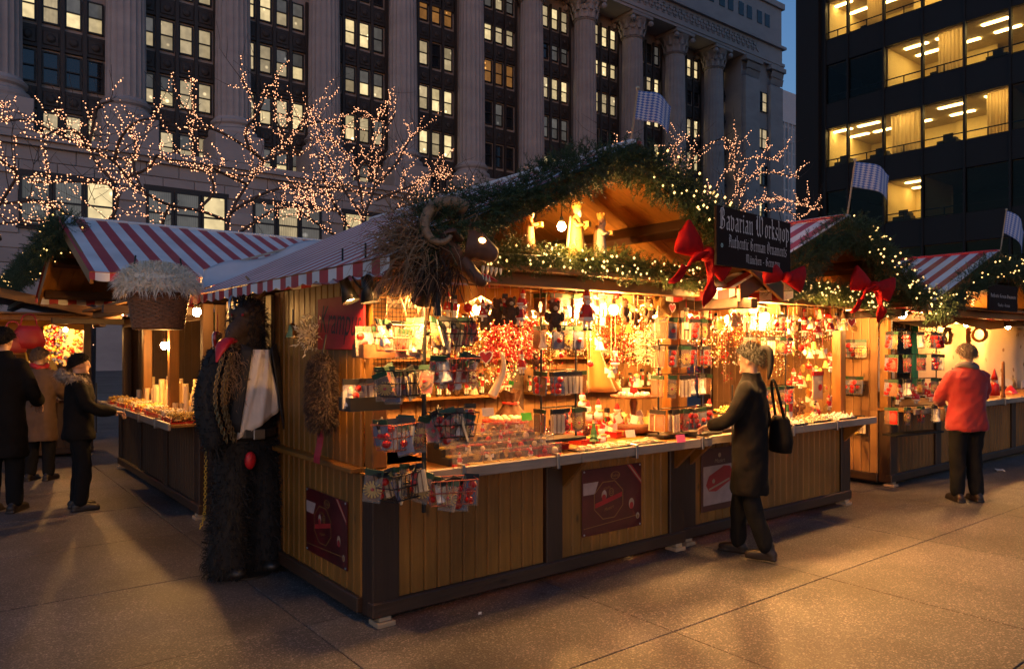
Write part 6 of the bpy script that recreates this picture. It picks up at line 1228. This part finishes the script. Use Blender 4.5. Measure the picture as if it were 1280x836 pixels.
fur('fur_trousers', V[ii][low]+NR.normal(size=(low.sum(), 3))*.01, Nv[ii][low], blk_fur, .08, bo, .004, 2.2, .3); k2 = keep & ~low; fur('fur_coat', V[ii][k2], Nv[ii][k2], blk_fur, .03, bo, .004, 1.2, .3)
MB().grid(lambda u, v: (.03+(-.07-.13*v)+(.16+.22*v)*u, -.150-.045*math.sin(PI*u)+.010*math.sin(u*13+v*5)+.006*math.sin(u*31+v*9), 1.54-(.42+.18*(1-u))*v), 16, 12).build('shirt_front', shirt, kr, smooth=True, solid=.006)
for sg_ in (-1, 1): MB().grid(lambda u, v: (.03+sg_*(.08+.07*u+.11*v), -.190+.05*u, 1.55-.56*v+.03*u), 5, 10).build('lapel', coat_k0, kr, smooth=True, solid=.012)
MB().lathe([(.22, .93), (.245, .95), (.245, 1.0), (.22, 1.01)], 22, sy=.8).build('belt', c_black, kr); MB().box(-.05, .05, -.215, -.195, .935, 1.005, c=.006).build('buckle', chrome, kr)
HB = bpy.data.objects.new('mask_head', None); C.objects.link(HB); HB.parent = kr; HB.rotation_euler = (0, 0, -1.1)
m = MB(); m.ball((0, .02, 1.74), (.125, .14, .15), 14, 10); limb(m, [(0, -.05, 1.70), (0, -.17, 1.66), (0, -.21, 1.63)], [.09, .07, .05]); limb(m, [(0, -.04, 1.62), (0, -.14, 1.575)], [.07, .05]); limb(m, [(0, .02, 1.7), (0, .02, 1.5)], [.1, .12])
for sg_ in (-1, 1): m.ball((sg_*.055, -.1, 1.79), (.04, .035, .025), 8, 6)
hd = fuse(m, 'head', drk_fur, .014, 3); ho = put('head', hd, HB); V = np.array([v.co[:] for v in hd.vertices]); Nv = np.array([v.normal[:] for v in hd.vertices]); ii = NR.integers(0, len(V), 1900); ii = ii[V[ii, 1] > -.09]; fur('hair', V[ii], Nv[ii], blk_fur, .10, HB, .0035, 1.2, .4)
kr_body, kr = kr, HB
for s in (-1, 1):
    q = [Vector((s*(.07+.05*t), .02+.16*math.sin(t*2.2), 1.9+.22*t-.06*t*t)) for t in [i/9 for i in range(10)]]; MB().tube(q, [.03*(1-.85*i/10) for i in range(10)], 8).build('horn', horn_m, kr, smooth=True); MB().ball((s*.055, -.135, 1.775), (.014, .01, .011), 8, 5).build('eye', c_red, kr)
MB().tube(smooth([Vector((0, -.17, 1.60)), Vector((.01, -.28, 1.60)), Vector((.015, -.36, 1.55)), Vector((.01, -.40, 1.46))], 2), [.03, .04, .048, .055, .058, .06, .06, .055, .045, .03, .02, .01, .008][:13], 10, flat=.45).build('tongue', tongue, kr, smooth=True)
kr = kr_body
chm = mat('tarnished_chain', (.35, .24, .12), .35, metal=.9)
lk = MB().tube([(math.cos(a)*.014, 0, math.sin(a)*.022) for a in np.linspace(0, 6.283, 11)[:-1]], .0045, 5, closed=True)
m = MB()
for k, (x0, ys, yb) in enumerate(((-.2, -.15, -.2), (-.24, -.13, -.19), (-.16, -.15, -.2))):
    for i in range(26):
        t = i/25; p = Vector((x0-.10*math.sin(PI*t)-.03*k, ys+(yb-ys)*t-.05*math.sin(PI*t), 1.5-.55*t)); M_ = Matrix.Translation(p) @ Matrix.Rotation((i % 2)*PI/2, 4, 'Z') @ Matrix.Rotation(.3, 4, 'Y'); m.add([M_ @ Vector(v) for v in lk.v], lk.f)
m.build('chains', chm, kr)['kind'] = 'stuff'
P = NR.normal(size=(300, 3))*np.array([.05, .03, .10])+np.array([-.2, -.14, 1.38]); fur('straw_fringe', P, np.tile([[-.2, -.5, .1]], (300, 1)), brn_fur, .1, kr, .003, 1.2, .5)
MB().ball((-.07, -.19, .80), (.05, .03, .06), 10, 7).build('red_pouch', tongue, kr, smooth=True)
for s in (-1, 1): MB().ball((s*.15, -.06, .05), (.09, .15, .05), 12, 6).build('boot', c_black, kr, smooth=True)
MB().lathe([(.2, 0), (.2, .012), (.02, .014)], 18).build('stand', c_black, kr)
# ---- fur muff, gingerbread hearts and bells on the side wall
mf = thing('fur_muff', 'dark brown fur bag with red ribbon hanging on the side wall', 'fur bag', at_x(402, 490, 1.9)); m = MB(); m.lathe([(.05, -.23), (.12, -.2), (.135, -.08), (.125, .1), (.1, .19), (.04, .22)], 16, sx=.5); m.build('bag', drk_fur, mf, smooth=True); P, Q = scatter(m, 3200); Q = np.where((Q*P*np.array([1, 1, .2])).sum(1, keepdims=True) < 0, -Q, Q); fur('fur', P, Q, drk_fur, .05, mf, .003, 1.4, .4)
MB().tube([(0, 0, .2), (.03, 0, .36)], .006, 5).build('strap', c_black, mf); MB().grid(lambda u, v: (-.02+.01*math.sin(u*5), -.06+.09*v+.02*u, -.2-.24*u), 6, 3).build('ribbon', mat('clear_red_ribbon', (.42, .02, .04), .4), mf, solid=.002)
P = NR.normal(size=(220, 3))*np.array([.03, .05, .05]); tw_ = thing('dried_flowers', 'pale dried flower tuft pinned on the wall above the fur bag', 'dried flowers', at_x(385, 418, 1.95)); fur('petals', P, P+np.array([[-.05, 0, .02]]), c_cream, .035, tw_, .006, .3, .6)
for (px, py, s, lab, col_) in ((272, 428, 1.0, 'large red iced gingerbread heart hanging by the bare bulb', c_red), (274, 462, .75, 'smaller red gingerbread heart hanging under the large one', c_red)):
    p = at_x(px, py, 1.72); o = thing('gingerbread_heart', lab, 'heart', p, -PI/2-.5, 'gingerbread hearts'); pts = [(0, -.11), (.075, -.04), (.105, .02), (.1, .06), (.065, .085), (.025, .075), (0, .045), (-.025, .075), (-.065, .085), (-.1, .06), (-.105, .02), (-.075, -.04)]; pts = [(x*s, y*s) for x, y in pts]; B_ = Matrix.Rotation(PI/2, 4, 'X'); MB().prism(pts, -.012, .012, M=B_).build('heart', col_, o, bevel=.006); MB().tube([B_ @ Vector((x*.93, y*.93, .014)) for x, y in pts], .007, 6, closed=True).build('icing_edge', c_white, o, smooth=True)
    m = MB()
    for k in range(7): m.ball((-.055*s+.018*s*k, -.014, .02*s+.012*s*math.sin(k*1.3)), .007*s, 6, 4)
    m.build('icing_script', c_white, o)['kind'] = 'stuff'; MB().tube([(0, 0, .05*s), (0, 0, .22)], .003, 4).build('ribbon', str_red, o)
rg = thing('metal_ring', 'polished metal ring hanging from the awning above the gingerbread hearts', 'ring', at_x(290, 385, 1.68), -PI/2-.6); MB().tube([(.06*math.cos(a), 0, .085*math.sin(a)) for a in np.linspace(0, 6.283, 25)[:-1]], .009, 8, closed=True).build('ring', chrome, rg, smooth=True); MB().tube([(0, 0, .085), (0, 0, .16)], .003, 4).build('cord', c_black, rg)
bb = thing('brass_bell', 'brass bell hanging on the wall next to the mask of the fur costume', 'bell', at_x(366, 412, 1.95)); MB().lathe([(.055, -.06), (.052, -.05), (.035, -.01), (.028, .03), (.008, .045)], 14).build('bell', mat('brass_metal', (.6, .36, .1), .25, metal=1), bb, smooth=True); MB().tube([(0, 0, .04), (0, 0, .14)], .004, 4).build('cord', c_black, bb)
# ---- three kings on the gable shelf
robe_y = mat('yellow_robe', (.66, .45, .14), .6, var=.15, scale=30); robe_w = mat('white_robe', (.7, .6, .45), .6, var=.12, scale=30); robe_b = mat('tan_robe', (.32, .18, .07), .6, var=.25, scale=30)
def king(px, py, Y, robe, cape, lab, s=1.0, rz=0, stoop=0):
    p = at_y(px, py, Y); o = thing('king_figurine', lab, 'figurine', p, rz)
    b = MB(); b.lathe([(.02, 0), (.062, .002), (.058, .05), (.045, .13), (.040, .19), (.03, .225), (.012, .24)], 16, sy=.8); b.v = [(x*s+(stoop*max(0, z-.1)), y*s*(1+.06*math.sin(9*math.atan2(y, x))), z*s) for x, y, z in b.v]; b.build('robe', robe, o, smooth=True)
    hx = stoop*.24*s; MB().ball((hx, -.005, .262*s), .027*s, 10, 8).build('head', c_skin, o, smooth=True); MB().ball((hx, -.02*s, .243*s), (.018*s, .014*s, .026*s), 8, 6).build('beard', c_white, o, smooth=True)
    m = MB(); m.lathe([(.027*s, .27*s), (.031*s, .29*s), (.028*s, .30*s), (.02*s, .31*s)], 12, (hx, 0, 0)); [m.box(-.004, .004, -.004, .004, 0, .022*s, M=Matrix.Translation((hx+.027*s*math.cos(a), .027*s*math.sin(a), .295*s))) for a in np.linspace(0, 6.28, 7)[:-1]]; m.build('crown', c_gold, o)
    MB().grid(lambda u, v: ((.05*s+.02*s*v)*math.sin(-1.3+2.6*u)+stoop*.2*(1-v)*s, (.042*s+.022*s*v)*math.cos(-1.3+2.6*u), (.225-.19*v)*s), 12, 6).build('cape', cape, o, smooth=True, solid=.004)
    for sg_ in (-1, 1): MB().tube([(sg_*.04*s+hx*.8, 0, .2*s), (sg_*.052*s+hx*.8, -.03*s, .16*s), (sg_*.02*s+hx*.8, -.062*s, .17*s)], [.016*s, .014*s, .01*s], 8).build('arm', robe, o, smooth=True)
    MB().box(hx-.02*s, hx+.02*s, -.09*s, -.055*s, .155*s, .19*s, c=.004).build('gift', c_gold, o); MB().lathe([(.065*s, -.012), (.068*s, 0), (.06*s, .004)], 16).build('base', c_brown, o); return o
king(721, 318, 3.66, robe_y, robe_w, 'tall king figure in pale yellow robe beside the bare bulb', 1.12, .3)
king(750, 322, 3.68, robe_w, robe_b, 'bearded king figure with turban in white and tan', .98, .5, .12)
king(660, 312, 3.66, robe_b, robe_b, 'smaller tan king figure at the edge of the garland shadow', .95, .6, .2)

# ---- people
skin_t = mat('skin_tone', (.50, .29, .20), .5, sss=0); hair_g = mat('grey_brown_hair', (.16, .11, .075), .7, var=.3, scale=60); hair_d = mat('dark_hair', (.010, .007, .005), .8, var=.3, scale=60); jk_red = mat('red_jacket', (.25, .007, .009), .8, var=.15, scale=12, bump=.3, bscale=20, sheen=.2); trou = mat('black_trousers', (.009, .009, .010), .95, var=.2, scale=12, bump=.3, bscale=18, spec=.15); coat_k = mat('black_coat', (.009, .008, .008), .95, var=.25, scale=10, bump=.3, bscale=16, spec=.15); shoe_m = mat('brown_shoe', (.016, .010, .008), .5); scarf_m = mat('grey_scarf', (.12, .10, .10), .9); ruff = mat('pale_fur_hood', (.34, .28, .23), .9, var=.2, scale=40)
def hand_mesh(side):
    """palm with five separate bent fingers; fingers along -y, palm down"""
    J = [(0, 0, 0, .022, .016), (0, -.045, 0, .034, .014), (0, -.085, -.002, .036, .013)]; E = [(0, 1), (1, 2)]; base = 2
    for k, (x, l) in enumerate(((-.027, .062), (-.009, .074), (.009, .070), (.026, .054))):
        a = len(J); J += [(x, -.095, -.003, .0095), (x*1.08, -.095-l*.5, -.014, .0088), (x*1.05, -.095-l*.78, -.036, .0078), (x, -.095-l*.8, -.056, .0066)]; E += [(base, a), (a, a+1), (a+1, a+2), (a+2, a+3)]
    a = len(J); J += [(side*.034, -.035, -.006, .0115), (side*.054, -.065, -.018, .0105), (side*.054, -.092, -.028, .0085)]; E += [(1, a), (a, a+1), (a+1, a+2)]
    return skin_mesh(J, E, skin_t, 'hand', 1, 0)
HAND = {s: hand_mesh(s) for s in (-1, 1)}
def person(label, loc, rz, h, jacket, legs, hair, joints, hair_kind, group='people at the market', long_coat=False, lean=0):
    """joints: elbows, wrists, knees, ankles in metres for a 1.7 m body that faces -y"""
    k = h/1.7; r = thing('person', label, 'person', loc, rz, group); r.scale = (k, k, k); j = joints
    m = MB(); m.ball((0, .005, 1.615), (.074, .094, .088), 16, 12); m.ball((0, -.03, 1.555), (.052, .055, .058), 14, 10); limb(m, [(0, .015, 1.57), (0, .02, 1.44)], [.052, .062]); m.ball((0, -.096, 1.585), (.012, .018, .016), 8, 6); limb(m, [(0, -.088, 1.625), (0, -.1, 1.59)], [.008, .011], 8); limb(m, [(-.032, -.08, 1.632), (.032, -.08, 1.632)], [.012, .012], 8); m.ball((0, -.08, 1.505), (.022, .016, .016), 8, 6)
    for s in (-1, 1): m.ball((s*.075, .008, 1.595), (.010, .018, .028), 8, 6)
    loft(m, [(0, .01, .95, .12, .09), (0, .01, 1.2, .12, .09), (0, .01, 1.40, .15, .08), (0, .015, 1.46, .07, .06)])
    for s in (-1, 1):
        q = 'l' if s < 0 else 'r'; limb(m, [(s*.09, 0, .95), j['k'+q], j['a'+q]], [.08, .055, .04]); limb(m, [(s*.16, .01, 1.39), j['e'+q], j['w'+q]], [.05, .038, .028])
    put('body', fuse(m, 'body', skin_t, .011, 3), r)
    for s in (-1, 1):
        MB().ball((s*.031, -.083, 1.607), (.011, .009, .007), 8, 6).build('eye', c_white, r, smooth=True); MB().ball((s*.031, -.091, 1.607), (.005, .003, .005), 8, 5).build('pupil', c_black, r)
    MB().ball((0, -.083, 1.538), (.022, .007, .006), 8, 5).build('mouth', mat('lips', (.40, .14, .11), .5), r, smooth=True)
    hem = .52 if long_coat else .78; m = MB(); rings = [(0, .01, hem, .205, .165), (0, .01, hem+.04, .21, .168)]
    if long_coat: rings += [(0, .01, .75, .20, .16)]
    rings += [(0, .01, .92, .195, .155), (0, .01, 1.08, .182, .142), (0, .01, 1.25, .197, .145), (0, .012, 1.36, .205, .135), (0, .015, 1.43, .14, .105), (0, .015, 1.475, .085, .085), (0, .012, 1.51, .084, .084)]
    loft(m, rings, 22, .018)
    for s in (-1, 1):
        q = 'l' if s < 0 else 'r'; e, w_ = Vector(j['e'+q]), Vector(j['w'+q]); limb(m, [(s*.155, .012, 1.355), e, e.lerp(w_, .95)], [.084, .070, .056])
    jm = fuse(m, 'jacket', jacket, .013, 5)
    nn = [v.normal.copy() for v in jm.vertices]
    for v in jm.vertices:                                                  # folds where cloth gathers
        c = v.co; f = .016*mnoise.noise(Vector((c.x*7, c.y*7, c.z*5)))+.007*mnoise.noise(Vector((c.x*16+c.z*9, c.y*16, c.z*14))); v.co = c+nn[v.index]*f
    put('jacket', jm, r); MB().box(-.004, .004, -.165, -.150, hem+.06, 1.40).build('zip', c_black, r)
    m = MB(); loft(m, [(0, .01, .76, .17, .135), (0, .01, .98, .165, .13)])
    for s in (-1, 1):
        q = 'l' if s < 0 else 'r'; kn, an = Vector(j['k'+q]), Vector(j['a'+q]); limb(m, [(s*.088, .01, .82), kn, kn.lerp(an, .95)], [.108, .082, .072])
    tm = fuse(m, 'trousers', legs, .014, 4)
    nn = [v.normal.copy() for v in tm.vertices]
    for v in tm.vertices: c = v.co; v.co = c+nn[v.index]*(.010*mnoise.noise(Vector((c.x*12, c.y*12, c.z*9+c.x*8))))
    put('trousers', tm, r)
    for s in (-1, 1):
        q = 'l' if s < 0 else 'r'; an = Vector(j['a'+q]); lift = an.z-.09; m = MB(); limb(m, [(an.x, an.y+.05, .045+lift), (an.x, an.y-.06, .04+lift), (an.x+s*.012, an.y-.16, .032+lift)], [.045, .046, .034]); limb(m, [(an.x, an.y+.02, .06+lift), (an.x, an.y+.01, .13+lift)], [.05, .05]); m.box(an.x-.046, an.x+.046, an.y-.19, an.y+.09, lift, .02+lift, c=.008)
        put('shoe', fuse(m, 'shoe', shoe_m, .01, 2), r)
        e, w_ = Vector(j['e'+q]), Vector(j['w'+q]); d = (w_-e).normalized(); put('hand', HAND[-s], r, w_-d*.01, d.to_track_quat('-Y', 'Z').to_euler())
    m = MB()
    def cap_pt(u, v):
        a = 2*PI*v; th = u*(1.12+1.05*(.5+.5*math.sin(a))); rr_ = 1.09+.03*math.sin(a*7+u*9)
        return (.078*rr_*math.sin(th)*math.cos(a), .006+.098*rr_*math.sin(th)*math.sin(a), 1.618+.095*rr_*math.cos(th))
    m.grid(cap_pt, 9, 28); hc = m.build('hair', hair, r, smooth=True); P, Q = scatter(m, 1500); Q = P-np.array([0, 0, 1.6]); fur('strands', P, Q, hair, .04 if hair_kind == 'short' else .08, hc, .002, 2.4, .3)
    if hair_kind == 'tail':
        MB().tube(smooth([Vector((0, .08, 1.67)), Vector((0, .15, 1.71)), Vector((0, .19, 1.66)), Vector((0, .19, 1.55)), Vector((0, .17, 1.45))], 2), [.03, .036, .036, .033, .028, .02, .006], 8).build('ponytail', hair, hc, smooth=True)
    return r
STAND = dict(el=(-.26, -.02, 1.12), wl=(-.2, -.2, 1.02), er=(.26, -.02, 1.12), wr=(.2, -.2, 1.02), kl=(-.095, -.02, .48), kr=(.095, .0, .48), al=(-.1, .0, .09), ar=(.1, .02, .09))
WALK = dict(el=(-.24, .1, 1.12), wl=(-.22, -.02, .90), er=(.25, -.1, 1.13), wr=(.2, -.3, 1.08), kl=(-.09, -.12, .49), kr=(.09, .03, .47), al=(-.1, -.13, .09), ar=(.1, .18, .11))
SHOP = dict(el=(-.25, -.08, 1.12), wl=(-.12, -.32, 1.08), er=(.25, -.1, 1.12), wr=(.1, -.34, 1.06), kl=(-.095, -.04, .48), kr=(.095, -.01, .48), al=(-.11, .0, .09), ar=(.11, .03, .09))
def face_to(dx, dy): return math.atan2(dy, dx)+PI/2
g = at_z(1208, 626); PRED = person('grey haired person in red jacket and black trousers facing the stall with wreaths', (g.x, g.y, 0), face_to(.75, .9), 1.66, jk_red, trou, hair_g, SHOP, 'short')
g = Vector((5.06, 3.46, 0)); pr_ = person('person in a dark coat with dark ponytail walking past the bow stall counter', (g.x, g.y, 0), face_to(-.35, .94), 1.64, coat_k, trou, hair_d, WALK, 'tail', long_coat=True)
hb = MB(); hb.lathe([(.02, -.16), (.15, -.15), (.17, -.06), (.13, .1), (.1, .13)], 14, sy=.5); hbag = thing('shoulder_bag', 'dark slouchy shoulder bag at the side of the walking person', 'bag', Vector((g.x+.27, g.y-.1, .97)), .9); hb.build('pouch', coat_k, hbag, smooth=True); MB().tube(smooth([Vector((-.1, 0, .1)), Vector((-.06, .06, .42)), Vector((.06, .06, .42)), Vector((.1, 0, .1))], 2), .012, 6).build('strap', coat_k, hbag)
g = at_z(100, 636); ph = person('person in a dark jacket with pale fur hood browsing the candle stall', (g.x, g.y, 0), face_to(.95, -.1), 1.56, coat_k, trou, hair_d, SHOP, 'short', lean=0)
P = []; 
for i in range(1500):
    a = R.uniform(0, 6.28); b_ = R.uniform(0, 6.28); P.append(((.135+.05*math.cos(b_))*math.cos(a), .07+(.11+.045*math.cos(b_))*math.sin(a), 1.45+.05*math.sin(b_)+.04*math.sin(a)))
P = np.array(P); fur('fur_hood', P, P-np.array([0, .05, 1.42]), ruff, .05, ph, .004, .8, .5)
MB().tube([(.135*math.cos(a), .07+.11*math.sin(a), 1.45+.04*math.sin(a)) for a in np.linspace(0, 6.283, 25)[:-1]], .05, 10, closed=True).build('hood_roll', ruff, ph, smooth=True)
g = at_z(4, 640); person('tall person in a black coat standing before the bag stall', (g.x, g.y, 0), face_to(.5, .8), 1.82, coat_k, trou, hair_d, STAND, 'short', long_coat=True)
g = at_z(50, 600); PBR = person('person in a brown coat facing the hanging bags', (g.x, g.y, 0), face_to(.6, .8), 1.62, mat('brown_coat', (.10, .06, .04), .85, var=.2, scale=10), trou, hair_g, SHOP, 'short', long_coat=True)
pr_.scale = (pr_.scale[0]*.88, pr_.scale[1]*.88, pr_.scale[2])
for q_, mt_ in ((PRED, scarf_m), (PBR, red_leaf)):
    MB().tube([(.088*math.cos(a), .012+.085*math.sin(a), 1.485+.018*math.sin(a*2)) for a in np.linspace(0, 6.283, 25)[:-1]], .032, 9, closed=True).build('scarf', mt_, q_, smooth=True)
    MB().grid(lambda u, v: (-.03+.09*u, -.165-.012*math.sin(u*9), 1.46-.30*v), 6, 6).build('scarf_end', mt_, q_, smooth=True, solid=.01)
# ---- blue and white lozenge flags
fl_m = mat('lozenge_flag', (.6, .6, .65), .8); N_, L_, b_ = nodes_of(fl_m); tc = N_.new('ShaderNodeTexCoord'); mp = N_.new('ShaderNodeMapping'); mp.inputs['Rotation'].default_value = (0, 0, PI/4); mp.inputs['Scale'].default_value = (11, 16, 1); L_.new(tc.outputs['UV'], mp.inputs[0]); ck = N_.new('ShaderNodeTexChecker'); ck.inputs['Scale'].default_value = 1; ck.inputs['Color1'].default_value = (.50, .52, .60, 1); ck.inputs['Color2'].default_value = (.07, .15, .42, 1); L_.new(mp.outputs[0], ck.inputs['Vector']); L_.new(ck.outputs[0], b_.inputs['Base Color'])
def flag(base, top, w_, h, lab, sg=1, droop=.1):
    o = thing('flag', lab, 'flag', base, group='lozenge flags'); v = top-base; MB().tube([(0, 0, 0), v], .009, 6).build('pole', raw, o); MB().ball(v, .016, 8, 5).build('finial', brass, o)
    nu, nv = 20, 10; m = MB(); m.grid(lambda u, q: v-v.normalized()*(.02+h*(1-q))+Vector((sg*w_*u*.79, -sg*w_*u*.61, 0))*1.0+Vector((.61, .79, 0))*(.06*math.sin(u*7+q)*u)+Vector((0, 0, -droop*u*u)), nu, nv); c = m.build('cloth', fl_m, o, smooth=True, solid=.002)
    uv = c.data.uv_layers.new(name='UVMap')
    for lp in c.data.loops: i = lp.vertex_index; uv.data[lp.index].uv = ((i//(nv+1))/nu, (i % (nv+1))/nv)
flag(at_y(1058, 278, 3.6), at_y(1069, 200, 3.6), .36, .26, 'blue and white lozenge flag on a pole at the small gable peak', 1, .12)
flag(at_y(1250, 318, 4.1), at_y(1258, 262, 4.1), .3, .36, 'blue and white lozenge flag drooping over the wreath stall gable', 1, .3)
flag(at_y(786, 200, 3.7), at_y(797, 110, 3.7), .26, .22, 'blue and white lozenge flag on a pole at the big gable peak', 1, .1)
# ---- loose lamp cables along the corner stall lintel
cb_ = MB()
for a, b, s in (((440, 345), (470, 350), .06), ((470, 350), (520, 345), .1), ((1060, 300), (1085, 340), .02)):
    A, B = at_y(*a, 3.6), at_y(*b, 3.6); tag(MB().tube([A.lerp(B, t)-Vector((0, 0, 4*s*t*(1-t))) for t in [i/10 for i in range(11)]], .006, 5).build('lamp_cable', blackm), 'black lamp cable %s' % ('looped beside the tilted spot lamp', 'sagging from the lintel to the beast head mask', 'running down the small gable')[0 if a[0] == 440 else 1 if a[0] == 470 else 2], 'cable')

bpy.data.scenes.remove(TMP)
